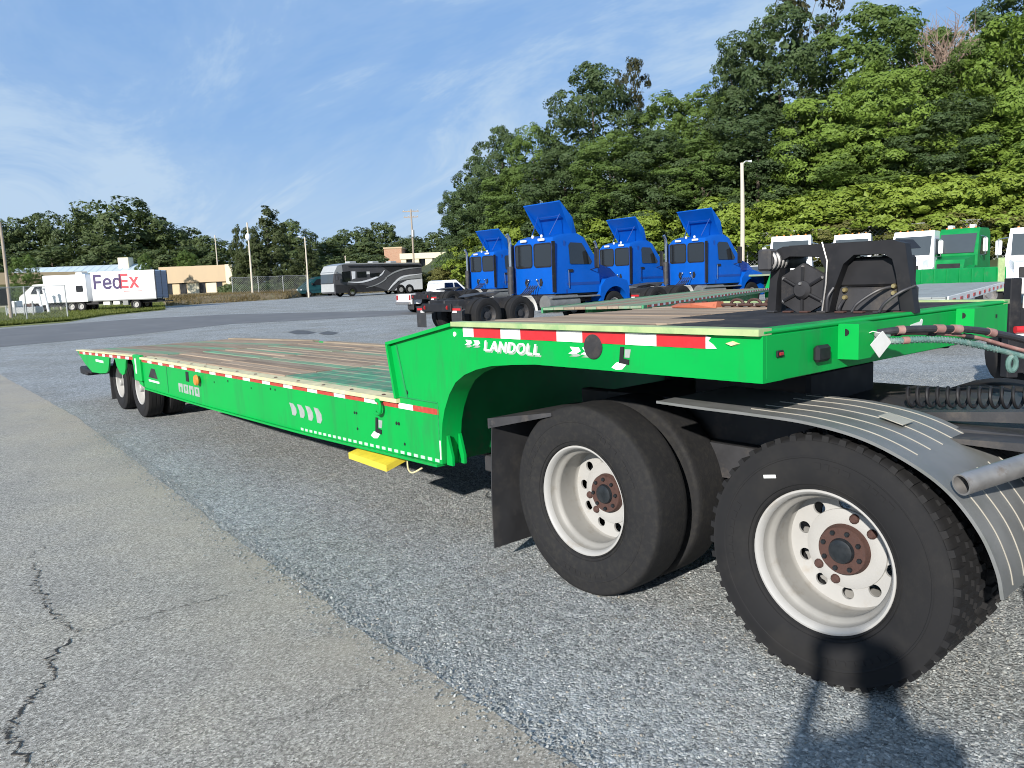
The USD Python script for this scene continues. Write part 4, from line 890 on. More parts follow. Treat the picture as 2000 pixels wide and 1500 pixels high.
# spring-wound air line lying on the deck plate
th = np.linspace(0, 2 * np.pi * 15, 330)
MB().tube(np.stack([1.28 + .66 * th / th[-1], .93 + .035 * np.cos(th), 1.075 + .05 * th / th[-1] + .045 * np.sin(th)], 1), .007, 6).build('coiled_air_line', M['black'], tr)
MB().hull([(x, y, z) for x, y, z in ((1.1, .62, 1.02), (2.2, .62, 1.14), (1.1, .70, 1.02), (2.2, .70, 1.14), (1.1, .62, 1.0), (2.2, .62, 1.08), (1.1, .7, 1.0), (2.2, .7, 1.08))]).build('angle_bar', M['black_dusty'], tr)
MB().hull([(x, y, z) for x, y, z in ((1.55, .40, 1.0), (1.95, .40, 1.02), (1.55, .62, 1.0), (1.95, .62, 1.02), (1.55, .4, .99), (1.95, .4, .985))]).build('bracket_plate', M['black_dusty'], tr)
# half fender over the front drive wheel: sheet bent along a path, with bright ribs
FP = bez([(.545, 1.105), (.80, 1.100), (1.05, 1.098), (1.30, 1.090), (1.52, 1.055), (1.70, .985), (1.83, .900), (1.93, .780), (1.985, .66), (2.005, .565)], 8)
def fender(P, y0, y1, th, name, m, parent, off=0.0):
    d = np.gradient(P, axis=0); d /= np.linalg.norm(d, axis=1, keepdims=True); nn = np.stack([-d[:, 1], d[:, 0]], 1)
    a, b = P + nn * off, P + nn * (off + th); mb = MB()
    return mb.prism(Polygon(np.vstack([a, b[::-1]])).buffer(0), y0, y1, 'y').build(name, m, parent, smooth=40)
fen = fender(FP, -.035, .585, .006, 'fender', M['alu'], tr)
for k in range(5):
    y = .055 + k * .118; fender(FP[14:40], y, y + .0045, .003, 'fender_rib', M['alu_rib'], fen, .006); fender(FP[46:-2], y, y + .0045, .003, 'fender_rib', M['alu_rib'], fen, .006)
fender(FP, -.043, -.033, .012, 'fender_edge', M['alu'], fen, -.004)
MB().obox((1.50, .30, 1.082), (.10, .10, .003), frame((0, 0, 0), (1, 0, -.28), (0, 1, 0))[:3, :3]).build('pale_patch', M['alu_rib'], fen)
# hollow mounting tube that sticks out over the fender
T0, T1 = np.array((1.872, -.06, .945)), np.array((2.18, .62, 1.055))
tb = MB(); dv = (T1 - T0); L = np.linalg.norm(dv); dv /= L
T = frame(T0, np.cross(dv, (0, 0, 1)), np.cross(np.cross(dv, (0, 0, 1)), dv) * -1)
m = MB().lathe([(.032, 0), (.038, 0), (.038, L), (.032, L), (.032, 0)], (0, 0, 0), 'z', 28).mesh()
ax = frame(T0, np.cross((0, 0, 1), dv), np.cross(dv, np.cross((0, 0, 1), dv)))
tb.add(m, ax); tb.build('fender_tube', M['steel'], tr, smooth=40)
# mud flap and its hanger behind the rear wheel
MB().box(-.655, -.62, -.10, .60, .86, .90, .006).build('flap_hanger', M['black_dusty'], tr)
MB().hull([(x, y, z) for x, y, z in ((-.66, -.10, .845), (-.66, -.10, .905), (-.20, -.02, .975), (-.20, .55, .975), (-.66, .60, .905), (-.66, .60, .845), (-.2, -.02, .955), (-.2, .55, .955))]).build('quarter_fender', M['black_dusty'], tr)
flap = MB(); n = 8
V = []; 
for i in range(n + 1):
    z = .86 - .75 * i / n; xo = -.640 - .03 * math.sin(i / n * 2.2)
    V += [(xo, -.09, z), (xo, .58, z), (xo + .008, -.09, z), (xo + .008, .58, z)]
F = []
for i in range(n):
    a, b = i * 4, i * 4 + 4
    F += [(a, b, b + 1, a + 1), (a + 2, a + 3, b + 3, b + 2), (a, a + 2, b + 2, b), (a + 1, b + 1, b + 3, a + 3)]
F.append((n * 4, n * 4 + 2, n * 4 + 3, n * 4 + 1)); F.append((0, 1, 3, 2))
flap.raw(V, F).build('mud_flap', M['rubber_flap'], tr)
# bracket, cream tank end and bolts at the right edge
MB().hull([(x, y, z) for y in (.50, .53) for x, z in ((1.88, .96), (2.02, 1.045), (2.6, 1.045), (2.6, .70), (2.2, .72), (2.0, .82))]).build('hanger_bracket', M['black_dusty'], tr)
for x, z in ((2.03, .955), (2.17, .945), (2.31, .94)): MB().lathe([(0, -.02), (.02, -.02), (.028, -.012), (.03, 0)], (x, .50, z), 'y', 8).build('bracket_bolt', M['steel'], tr)
MB().box(2.08, 2.75, .44, .62, 1.052, 1.13, .01).build('cream_box', M['cream'], tr)
MB().tube([(2.55, .1, .62), (2.55, .9, .62)], .30, 24).build('fuel_tank', M['black'], tr)
MB().box(2.9, 5.2, 0.05, 2.15, .95, 3.2, .06).build('cab', M['white_dirty'], tr)

# air lines from the trailer's nose to the tractor
def hose(name, pts, r, m, label, extra=()):
    h = thing(name, label, 'air hose', (0, 0, 0)); P = bez(pts, 14); MB().tube(P, r, 10).build('line', m, h)
    for f in extra: f(h, P)
    return h
def gladhand(c, sc=1.0):
    def go(h, P):
        c0 = np.array(c); g = MB().lathe([(0, -.018), (.030 * sc, -.018), (.036 * sc, -.010), (.036 * sc, .010), (.030 * sc, .018), (0, .018)], c0, 'z', 20).build('coupling', M['gladhand'], h)
        MB().hull([c0 + np.array(p) * sc for p in ((-.03, .0, -.012), (-.03, .0, .012), (.03, .10, -.016), (.06, .08, -.016), (.03, .10, .016), (.06, .08, .016))]).build('coupling_neck', M['steel'], g)
        MB().tube([c0 + np.array((.04, .085, 0)) * sc, c0 + np.array((.065, .15, 0)) * sc], .017 * sc, 12).build('collar', M['hose_green'], g)
    return go
def clamps(ks, r, m):
    def go(h, P):
        for k in ks:
            i = int(k * (len(P) - 1)); MB().tube([P[i], P[min(i + 3, len(P) - 1)]], r, 12).build('clamp', m, h)
    return go
def spiral(r, turns, a=.12, b=.62):
    def go(h, P):
        i0, i1 = int(a * (len(P) - 1)), int(b * (len(P) - 1)); n = 260; u = np.linspace(i0, i1, n); C = np.stack([np.interp(u, np.arange(len(P)), P[:, k]) for k in range(3)], 1)
        th = np.linspace(0, 2 * np.pi * turns, n); side = np.array((.55, -.83, 0)); MB().tube(C + r * (np.cos(th)[:, None] * np.array((0, 0, 1.0)) + np.sin(th)[:, None] * side), .0035, 5).build('wrap', M['hose_green'], h)
    return go
hose('air_hose', [(.06, .74, 1.408), (.14, .84, 1.420), (.22, .98, 1.418), (.30, 1.20, 1.400), (.36, 1.42, 1.362), (.46, 1.65, 1.30), (.66, 1.85, 1.21), (1.0, 2.0, 1.10)], .0165, M['hose_black'], 'thick black air hose arching from the trailer nose, upper of the three lines', (gladhand((.04, .66, 1.400)), clamps((.14, .3, .36, .5), .0195, M['hose_pink'])))
def loops(h, P):
    for x, y, z, r in ((.40, 1.42, 1.262, .030), (.47, 1.56, 1.215, .040), (.56, 1.72, 1.165, .045)):
        MB().tube([(x + r * .35 * math.sin(t), y + .6 * r * math.sin(t), z - r * 1.1 + r * 1.1 * math.cos(t)) for t in np.linspace(0, 2 * np.pi, 16)], .012, 8, False).build('hanging_loop', M['hose_green'], h)
hose('air_hose', [(.05, .72, 1.378), (.13, .80, 1.374), (.20, .92, 1.374), (.27, 1.10, 1.356), (.34, 1.30, 1.312), (.44, 1.50, 1.252), (.60, 1.72, 1.170), (.9, 1.9, 1.06)], .0125, M['hose_green'], 'faded green wrapped air hose hanging in loops, lowest of the three lines', (gladhand((.03, .63, 1.376), .9), loops, spiral(.0135, 40), clamps((.1, .2), .0165, M['hose_pink'])))
hose('air_hose', [(.06, .80, 1.395), (.13, .90, 1.402), (.22, 1.04, 1.392), (.30, 1.25, 1.362), (.40, 1.5, 1.29), (.6, 1.75, 1.2)], .009, M['hose_pink'], 'thin faded red air line between the two thicker hoses', (clamps((.15, .35, .55), .012, M['hose_black']),))
pt = thing('paper_tag', 'white paper tag tied to the hose couplings on the trailer nose', 'tag', (0, 0, 0))
MB().prism(Polygon([(.56, 1.378), (.66, 1.425), (.735, 1.375), (.635, 1.322)]).buffer(.004), .150, .1515, 'x').build('sheet', M['paper'], pt)
MB().tube([(.151, .65, 1.42), (.10, .68, 1.425), (.05, .68, 1.402)], .002, 5).build('string', M['paper'], pt)
# ------------------------------------------------------------------ parked vehicles (local x forward, y left, z up, origin on the ground)
def at(px, D, dz=0.0):
    x, y = spot(px, D); return (x, y, float(land(x, y)) + dz)
def plain_wheel(parent, x, y, R=.51, W=.28, rim='rim_white', out=-1, name='wheel', n=28):
    """out: which way the outer face looks (-1 towards -y)"""
    w = sub(name, parent, (x, y, R))
    tyre_mb(R, W, R * .56, 0, n=n, grooves=False).build('tyre', M['rubber'], w, smooth=40)
    mb = MB(); prof = [(R * .57, -W * .40), (R * .54, -W * .40), (R * .50, -W * .2), (R * .46, W * .02), (R * .22, W * .02), (R * .2, -W * .15), (0, -W * .16)]
    mb.lathe(prof if out < 0 else [(r, -h) for r, h in prof][::-1], (0, 0, 0), 'y', n); mb.build('rim', M[rim], w, smooth=40)
    return w

def yside(z): return 1.06 if z < 1.95 else 1.06 - (z - 1.95) * .10
def side_panel(poly, side, off=.008, th=.012):
    """flat panel in (x, z) on the leaning cab side; side -1 is the right hand side"""
    m = MB().prism(Polygon(poly).buffer(.03).buffer(-.0), 0, th, 'y').mesh(); v = np.array(m.vertices)
    v[:, 1] = side * (np.array([yside(z) for z in v[:, 2]]) + off - v[:, 1])
    f = np.array(m.faces);
    return MB().raw(v, f if side < 0 else f[:, ::-1])

def day_cab(name, label, loc, rz, group, scale):
    t = thing(name, label, 'truck', loc, rz, group, scale)
    P = []
    for x, z in ((0, 1.02), (0, 2.62), (.12, 2.80), (.5, 2.90), (1.2, 2.93), (1.50, 2.80), (2.0, 2.0), (2.08, 1.02)):
        for s in (-1, 1): P.append((x, s * (yside(z) - (.10 if z > 2.75 else 0)), z))
    MB().hull(P).build('cab', M['blue'], t, smooth=25)
    MB().box(.02, 2.0, -1.02, 1.02, .96, 1.03, .02).build('cab_sill', M['black'], t)
    for s in (-1, 1):
        a, b = sorted((s * .07, s * .92))
        win = sbox(a, 1.90, b, 2.60).buffer(-.1).buffer(.1, 6)
        fr = MB().prism(win.buffer(.035).difference(win.buffer(-.01)), -.018, .0, 'x').build('rear_window', M['black'], t)
        MB().prism(win, -.010, .0, 'x').build('pane', M['glass_dark'], fr)
        MB().box(-.05, 0, min(s * .30, s * .62), max(s * .30, s * .62), 2.70, 2.78, .015).build('work_lamp', M['headlight'], t)
        # hose holders on the back wall
        g = MB().tube([(-.02, s * .22, 1.45), (-.06, s * .28, 1.36), (-.03, s * .36, 1.22)], .016, 6).build('hose_holder', M['chrome'], t)
        MB().ball((-.05, s * .22, 1.47), .045).build('holder_knob', M['chrome'], g)
        MB().prism(Polygon([(s * .30, 1.28), (s * .42, 1.28), (s * .46, 1.40), (s * .40, 1.52), (s * .32, 1.50)]), -.02, -.001, 'x').build('dark_panel', M['black'], t)
        # cab side fairings: dark upright strips at the back corners
        MB().hull([(x, s * yy, z) for x, yy in ((0.02, 1.085), (-.13, 1.10), (-.13, 1.07), (.02, 1.03)) for z in (1.08, 2.66)]).build('side_extender', M['black' if s < 0 else 'black_dusty'], t)
        wd = side_panel([(.72, 1.98), (.72, 2.52), (.80, 2.60), (1.28, 2.58), (1.66, 2.02), (1.60, 1.96)], s); wd.build('side_window', M['glass_dark'], t, smooth=False)
        side_panel([(.50, 1.06), (.50, 2.66), (.52, 2.66), (.52, 1.06)], s, .004, .006).build('door_seam', M['blue_dark'], t, smooth=False)
        side_panel([(.62, 1.72), (.78, 1.72), (.78, 1.75), (.62, 1.75)], s, .02, .03).build('door_handle', M['black'], t, smooth=False)
        MB().tube([(1.62, s * 1.04, 2.45), (1.70, s * 1.30, 2.42), (1.70, s * 1.30, 1.80), (1.62, s * 1.04, 1.75)], .018, 6).build('mirror_arm', M['black'], t)
        MB().box(1.64, 1.72, min(s * 1.2, s * 1.42), max(s * 1.2, s * 1.42), 1.78, 2.42, .03).build('mirror', M['black'], t)
        side_panel([(.56, 1.30), (2.0, 1.30), (2.0, 1.33), (.56, 1.33)], s, .006, .006).build('body_crease', M['blue_dark'], t, smooth=False)
        MB().tube([(.58, s * 1.10, 1.2), (.58, s * 1.10, 1.75)], .016, 6).build('grab_handle', M['chrome'], t)
        MB().box(2.1, 2.9, min(s * .70, s * .735), max(s * .70, s * .735), 1.45, 1.62, .01).build('hood_vent', M['black'], t)
        MB().box(-.02, .0, min(s * .93, s * 1.0), max(s * .93, s * 1.0), 1.05, 2.62, .004).build('corner_trim', M['blue_dark'], t)
        # front fender with arch
        fp = Polygon([(1.98, .95), (2.02, 1.20), (2.25, 1.42), (2.75, 1.50), (3.30, 1.36), (3.42, 1.10), (3.42, .60), (1.95, .60)]).difference(Point(2.72, .56).buffer(.62, 20)).difference(sbox(1.8, 0, 2.3, .72))
        a, b = sorted((s * .72, s * 1.16)); MB().prism(fp, a, b, 'y').build('front_fender', M['blue'], t, smooth=25)
        hp = MB().hull([(x, s * yy, z) for x, yy, z in ((3.30, .75, 1.0), (3.30, 1.10, 1.0), (3.30, .75, 1.3), (3.30, 1.08, 1.3), (3.44, .75, 1.02), (3.44, 1.06, 1.02), (3.40, .75, 1.25))]); hp.build('headlight', M['headlight'], t)
        plain_wheel(t, 2.72, s * .98, out=-1 if s < 0 else 1)
        for ax in (-1.55, -2.87):
            plain_wheel(t, ax, s * 1.08, rim='black_dusty', out=-1 if s < 0 else 1)
            wi = sub('inner_wheel', t, (ax, s * .75, .51)); tyre_mb(.51, .27, .285, 0, n=24, grooves=False).build('tyre', M['rubber'], wi, smooth=40)
        # white quarter fender ahead of the tandem, steps and tank
        qa = [(-.85 - .58 * math.cos(q), .52 + .58 * math.sin(q)) for q in np.linspace(2.1, 3.05, 8)]
        q2 = np.array(qa); q2[:, 0] = -1.55 + .60 * np.cos(np.linspace(.05, .95, 8)); q2[:, 1] = .52 + .60 * np.sin(np.linspace(.05, .95, 8))
        fender(q2, min(s * .72, s * 1.26), max(s * .72, s * 1.26), .012, 'quarter_fender', M['white_dirty'], t)
        MB().tube([(-.35, s * .92, .72), (1.0, s * .92, .72)], .27, 18).build('fuel_tank', M['alu'], t)
        st = MB().box(-.3, 1.9, min(s * .95, s * 1.22), max(s * .95, s * 1.22), .88, .93, .01).build('running_board', M['alu'], t)
        MB().box(.4, 1.6, min(s * 1.0, s * 1.22), max(s * 1.0, s * 1.22), .50, .54, .01).build('lower_step', M['alu'], st)
        MB().box(-3.9, -3.88, min(s * .72, s * 1.25), max(s * .72, s * 1.25), .18, .82, .004).build('mud_flap', M['rubber_flap'], t)
        MB().box(-3.905, -3.895, min(s * .76, s * 1.2), max(s * .76, s * 1.2), .70, .76).build('reflective_tape', M['tape_red'], t)
        MB().box(-3.906, -3.896, min(s * .76, s * 1.0), max(s * .76, s * 1.0), .63, .69).build('reflective_tape', M['tape_white'], t)
        MB().box(-3.95, 2.9, min(s * .38, s * .46), max(s * .38, s * .46), .72, .98, .01).build('frame_rail', M['black_dusty'], t)
        MB().lathe([(0, -.03), (.06, -.03), (.07, 0)], (-3.96, s * .62, .78), 'y', 12).build('tail_lamp', M['red_lens'], t)
    MB().box(-3.98, -3.90, -.8, .8, .66, .90, .015).build('rear_crossbar', M['black'], t)
    MB().hull([(x, y, z) for x, y, z in ((-2.6, -.45, 1.12), (-2.6, .45, 1.12), (-1.8, -.5, 1.17), (-1.8, .5, 1.17), (-3.0, -.2, 1.05), (-3.0, .2, 1.05), (-2.2, -.5, 1.02), (-2.2, .5, 1.02))]).build('fifth_wheel', M['black_dusty'], t)
    for ax in (-1.55, -2.87): MB().tube([(ax, -.7, .51), (ax, -.25, .51), (ax, 0, .53), (ax, .25, .51), (ax, .7, .51)], [.08, .1, .2, .1, .08], 10).build('axle', M['black_dusty'], t)
    for k in range(5): MB().tube(bez([(-.1, -.3 + k * .12, 1.3), (-.5, -.25 + k * .1, 1.02), (-1.1, -.1 + k * .05, 1.0)], 6), .018, 6).build('air_line', M['hose_black'], t)
    MB().hull([(x, y, z) for x, y, z in ((1.98, -.98, 1.96), (1.98, .98, 1.96), (2.0, -1.0, 1.05), (2.0, 1.0, 1.05), (2.9, -.74, 1.78), (2.9, .74, 1.78), (3.42, -.66, 1.45), (3.42, .66, 1.45), (3.46, -.7, .75), (3.46, .7, .75))]).build('hood', M['blue'], t, smooth=25)
    MB().box(3.40, 3.58, -1.12, 1.12, .48, .82, .06).build('bumper', M['blue'], t)
    MB().box(3.44, 3.475, -.5, .5, .9, 1.4, .01).build('grille', M['black'], t)
    ws = MB().hull([(1.515, -.90, 2.77), (1.515, .90, 2.77), (2.0, -.96, 2.04), (2.0, .96, 2.04), (1.54, -.90, 2.785), (1.54, .90, 2.785), (2.02, -.96, 2.05), (2.02, .96, 2.05)]); ws.build('windscreen', M['glass_sky'], t)
    # roof deflector seen from behind: a hollow shell rising backwards from the roof's front
    sh = MB(); th_ = .03
    A = [(1.25, -.80, 2.93), (1.25, .80, 2.93), (.98, -.92, 3.42), (.98, .92, 3.42), (.42, -.94, 3.93), (.42, .94, 3.93)]
    B = [(x - th_ * .7, y * .97, z - th_) for x, y, z in A]
    sh.raw(A + B, [(0, 1, 3, 2), (2, 3, 5, 4), (6, 8, 9, 7), (8, 10, 11, 9), (0, 6, 7, 1), (4, 5, 11, 10), (0, 2, 8, 6), (2, 4, 10, 8), (1, 7, 9, 3), (3, 9, 11, 5)])
    df = sh.build('roof_deflector', M['blue'], t, smooth=25)
    for s in (-1, 1):
        MB().hull([(x, s * (y + e), z) for e in (0, -.02) for x, y, z in ((1.25, .80, 2.93), (.98, .92, 3.42), (.42, .94, 3.93), (.78, .86, 3.30), (1.05, .8, 2.93))]).build('deflector_cheek', M['blue'], df, smooth=False)
        MB().tube([(.35, s * .45, 2.9), (.75, s * .55, 3.55)], .016, 6).build('strut', M['blue_dark'], df)
    MB().tube([(.75, -.6, 3.5), (.75, .6, 3.5)], .016, 6).build('strut', M['blue_dark'], df)
    for y in (-.25, .2): MB().ball((.18, y, 2.86), (.05, .05, .06)).build('roof_lamp', M['headlight'], t)
    # exhaust stack behind the left corner
    MB().tube([(-.22, .95, 1.0), (-.22, .95, 2.55), (-.24, .95, 2.85), (-.34, .95, 3.0)], .06, 12).build('exhaust_stack', M['chrome'], t)
    MB().tube([(-.24, .95, 1.05), (-.24, .95, 1.95)], .11, 14).build('exhaust_shield', M['black_dusty'], t)
    return t
G_B = 'blue road tractors parked in a row before the wooded hill'
bt = day_cab('blue_road_tractor', 'nearest bright blue road tractor, its bare rear chassis showing over the green trailer', at(1043, 27.2), math.radians(89), G_B, (1.05, 1.05, 1.09))
dup(bt, 'blue road tractor at the left end of the row, half hidden beside a white pickup', at(943, 42.0), math.radians(92), (1.05, 1.05, 1.09))
dup(bt, 'smaller looking blue road tractor standing between the two larger ones of the row', at(1201, 36.8), math.radians(87), (1.05, 1.05, 1.09))
dup(bt, 'blue road tractor at the right end of the row beside the pale light pole', at(1342, 33.2), math.radians(85), (1.05, 1.05, 1.09))

# white compact pickup
pk = thing('white_pickup', 'white pickup truck parked behind the bare chassis of the blue tractor', 'pickup truck', at(868, 42), math.radians(84))
body = Polygon([(-2.5, .48), (-2.5, .98), (-.75, 1.0), (-.70, 1.02), (.95, 1.0), (2.05, .90), (2.3, .78), (2.35, .45)])
for ax in (-1.55, 1.55): body = body.difference(Point(ax, .34).buffer(.40, 14))
MB().prism(body, -.86, .86, 'y').build('body', M['white'], pk, smooth=25)
MB().box(-2.42, -.8, -.76, .76, .62, .99).build('cargo_bed', M['white_dirty'], pk)
MB().hull([(x, s * y, z) for s in (-1, 1) for x, y, z in ((-.72, .82, 1.0), (-.62, .70, 1.60), (-.45, .68, 1.66), (.35, .68, 1.66), (1.05, .80, 1.0))]).build('cab', M['white'], pk, smooth=25)
for s in (-1, 1):
    MB().hull([(x, s * y, z) for x, y, z in ((-.45, .80, 1.08), (-.40, .735, 1.52), (.10, .735, 1.52), (.12, .80, 1.08), (-.45, .815, 1.08), (-.40, .75, 1.52), (.10, .75, 1.52), (.12, .815, 1.08))]).build('side_window', M['glass'], pk)
    MB().hull([(x, s * y, z) for x, y, z in ((.18, .80, 1.08), (.18, .735, 1.52), (.36, .735, 1.52), (.82, .80, 1.08), (.18, .815, 1.08), (.18, .75, 1.52), (.36, .75, 1.52), (.82, .815, 1.08))]).build('side_window', M['glass'], pk)
    for ax in (-1.55, 1.55): plain_wheel(pk, ax, s * .72, .34, .22, 'steel', out=-1 if s < 0 else 1)
    MB().box(-2.52, -2.48, min(s * .66, s * .84), max(s * .66, s * .84), .68, .95, .01).build('tail_lamp', M['red_lens'], pk)
    MB().box(.75, .85, min(s * .85, s * 1.02), max(s * .85, s * 1.02), 1.06, 1.2, .02).build('mirror', M['black'], pk)
MB().hull([(x, y, z) for y in (-.64, .64) for x, z in ((.42, 1.60), (1.02, 1.05), (.44, 1.615), (1.04, 1.06))]).build('windscreen', M['glass_sky'], pk)
MB().hull([(x, y, z) for y in (-.58, .58) for x, z in ((-.66, 1.12), (-.62, 1.52), (-.675, 1.12), (-.635, 1.52))]).build('rear_window', M['glass_dark'], pk)
MB().box(-2.60, -2.48, -.84, .84, .46, .60, .02).build('bumper', M['steel'], pk)

# motorhome
rv = thing('motorhome', 'long dark grey and white motorhome with swooping stripes at the far side of the yard', 'motorhome', at(731, 92), math.radians(279), None, (1.10, 1, 1))
prof = Polygon([(-6, .42), (-6, 3.45), (-5.8, 3.66), (4.6, 3.66), (5.5, 3.45), (5.95, 2.7), (6.05, 1.2), (5.95, .40)])
MB().prism(prof, -1.27, 1.27, 'y').build('body', M['rv_grey'], rv, smooth=20)
MB().prism(Polygon([(-5.7, 3.60), (-5.6, 3.74), (4.3, 3.74), (5.3, 3.52), (4.6, 3.60)]), -1.30, 1.30, 'y').build('roof_cap', M['rv_silver'], rv)
MB().prism(Polygon([(4.9, 2.6), (4.95, 3.58), (5.52, 3.46), (5.97, 2.7), (6.0, 2.55)]), -1.285, 1.285, 'y').build('front_cap', M['rv_silver'], rv)
MB().hull([(x, y, z) for y in (-1.15, 1.15) for x, z in ((5.93, 2.75), (6.08, 1.55), (5.96, 2.76), (6.12, 1.55))]).build('windscreen', M['glass_sky'], rv)
MB().hull([(x, y, z) for y in (-1.2, 1.2) for x, z in ((6.04, 1.45), (6.10, .55), (5.9, .5))]).build('nose', M['rv_silver'], rv)
def lp(poly, name, m, y=1.27, th=.02): return MB().prism(Polygon(poly).buffer(0), y, y + th, 'y').build(name, m, rv, smooth=False)
lp([(5.0, 1.65), (5.0, 2.75), (4.0, 2.85), (4.0, 1.65)], 'cab_window', M['glass_dark'], th=.03)
lp([(3.75, 1.9), (3.75, 2.8), (3.3, 2.8), (3.35, 2.0)], 'white_panel', M['white'])
lp([(3.1, 2.10), (3.1, 2.72), (1.9, 2.76), (1.9, 2.12)], 'side_window', M['glass_dark'], th=.04)
lp([(1.4, 2.12), (1.4, 2.52), (.0, 2.60), (.2, 2.14)], 'side_window', M['glass_dark'], th=.04)
lp([(1.85, 2.45), (1.85, 2.75), (1.42, 2.75), (1.42, 2.45)], 'white_panel', M['white_dirty'])
def swoosh(pts, w0, m, name='stripe', th=.03, y=1.27):
    p = bez(pts, 10); d = np.gradient(p, axis=0); d /= np.linalg.norm(d, axis=1, keepdims=True); nn = np.stack([-d[:, 1], d[:, 0]], 1)
    w = w0 * np.sin(np.linspace(.25, 2.9, len(p)))[:, None]
    return lp(np.vstack([p + nn * w / 2, (p - nn * w / 2)[::-1]]), name, m, y, th)
swoosh([(4.3, 1.62), (2.8, 1.55), (1.2, 1.85), (-.1, 2.35), (-.6, 2.85)], .20, M['white'])
swoosh([(-1.0, .5), (-1.9, 1.3), (-3.2, 2.05), (-6.0, 2.35)], .22, M['white'])
swoosh([(-.6, 1.9), (-2.0, 2.6), (-3.6, 2.98), (-6.0, 3.15)], .18, M['rv_silver'])
swoosh([(2.0, .9), (.6, 1.2), (-.6, 1.75), (-1.0, 2.2)], .10, M['rv_silver'])
lp([(-1.9, .46), (-2.8, 1.25), (-3.8, 1.62), (-5.98, 1.75), (-5.98, .46)], 'white_panel', M['white'], th=.015)
lp([(-2.2, 1.5), (-3.4, 2.05), (-5.98, 2.3), (-5.98, 1.85), (-3.6, 1.72)], 'grey_panel', M['rv_silver'], th=.012)
lp([(-.3, 3.35), (-5.9, 3.42), (-5.9, 3.10), (-3.6, 2.98), (-1.4, 2.6)], 'dark_panel', M['rv_charcoal'], th=.012)
lp([(5.9, .42), (5.9, 1.35), (3.0, 1.30), (.6, .95), (-.9, .45)], 'dark_panel', M['rv_charcoal'], th=.010)
for x in (3.85, -2.75, -4.0):
    lp([(x + .62 * math.cos(a), .46 + .66 * math.sin(a)) for a in np.linspace(0, np.pi, 14)], 'wheel_arch', M['black'], th=.035)
    w = sub('wheel', rv, (x, 1.20, .50)); tyre_mb(.50, .28, .29, 0, n=28, grooves=False).build('tyre', M['rubber'], w, smooth=40)
    MB().lathe([(.29, .145), (.10, .15), (0, .16)], (0, 0, 0), 'y', 24).build('rim', M['chrome' if x > 0 else 'rim_white'], w, smooth=40)
    w = sub('wheel', rv, (x, -1.1, .50)); tyre_mb(.50, .28, .29, 0, n=20, grooves=False).build('tyre', M['rubber'], w, smooth=40)
MB().tube([(-5.4, 1.32, 3.42), (4.2, 1.34, 3.42)], .07, 8).build('awning_roll', M['rv_charcoal'], rv)
for x in (2.5, -.5, -3): MB().box(x, x + .9, -.45, .45, 3.72, 3.98, .06).build('roof_unit', M['rv_silver'], rv)
MB().tube([(5.6, 1.3, 2.75), (5.8, 1.55, 2.7), (5.8, 1.55, 2.2)], .04, 6).build('mirror_arm', M['rv_charcoal'], rv)
MB().box(5.72, 5.88, 1.45, 1.68, 1.85, 2.3, .03).build('mirror', M['rv_charcoal'], rv)

# dark teal van nosing out beyond the motorhome
vn = thing('teal_van', 'dark teal van with a large sloping windscreen, nosing out beyond the front of the motorhome', 'van', at(627, 97), math.radians(266))
MB().hull([(x, s * y, z) for s in (-1, 1) for x, y, z in ((-2.6, .98, .45), (-2.6, .95, 2.45), (.6, .92, 2.45), (1.0, .9, 2.30), (1.9, .95, 1.30), (2.75, .90, 1.05), (2.9, .88, .75), (2.85, .88, .42))]).build('body', M['teal'], vn, smooth=25)
MB().hull([(x, y, z) for y in (-.82, .82) for x, z in ((1.02, 2.27), (1.90, 1.35), (1.05, 2.30), (1.93, 1.36))]).build('windscreen', M['glass_sky'], vn)
for s in (-1, 1):
    MB().hull([(x, s * y, z) for x, y, z in ((.1, .945, 1.40), (.1, .915, 2.15), (.85, .915, 2.12), (1.55, .945, 1.38), (.1, .965, 1.4), (.1, .935, 2.15), (.85, .935, 2.12), (1.55, .965, 1.38))]).build('side_window', M['glass_dark'], vn)
    MB().box(2.70, 2.90, min(s * .55, s * .86), max(s * .55, s * .86), .80, .98, .03).build('headlight', M['headlight'], vn)
    for x in (2.0, -1.5): plain_wheel(vn, x, s * .86, .36, .22, 'steel', out=-1 if s < 0 else 1, n=22)
    MB().box(1.45, 1.6, min(s * .98, s * 1.2), max(s * .98, s * 1.2), 1.4, 1.7, .03).build('mirror', M['black'], vn)

# white delivery box truck with lettering, and the white box truck ahead of it
RZ = math.radians(229.5)
xr, yr, zr_ = at(305, 69)
fx = thing('delivery_box_truck', 'white delivery box truck with large purple and red lettering on its side', 'truck', (xr, yr, zr_), RZ)
L = 5.75; W_ = 2.4       # origin on the ground under the rear left corner; the box runs forward, its left side faces the camera
MB().box(0, L, -W_, 0, .92, 3.46, .04).build('box_body', M['white'], fx)
MB().box(-.02, L, .0, .012, .86, .96).build('bottom_rail', M['alu'], fx); MB().box(-.02, L, .0, .012, 3.38, 3.47).build('top_rail', M['white_dirty'], fx)
def fxT(x, z): return frame((x, .012, z), (-1, 0, 0), (0, 0, 1))
MB().text('Fed', 1.22, fxT(L - .10, 1.95), .012, True, 0, .90).build('lettering', M['purple'], fx, smooth=False)
MB().text('Ex', 1.22, fxT(L - 2.42, 1.97), .012, True, 0, .98).build('lettering', M['red'], fx, smooth=False)
MB().box(1.2, 2.9, .0, .008, 1.62, 1.68).build('small_print_line', M['tape_red_worn'], fx)
MB().box(-.03, 0, -W_ + .08, -.08, 1.0, 3.36).build('rear_door', M['grey_door'], fx)
for k in range(9): MB().box(-.05, -.03, -W_ + .12, -.12, 1.05 + k * .255, 1.05 + k * .255 + .235, .006).build('door_slat', M['grey_door'], fx)
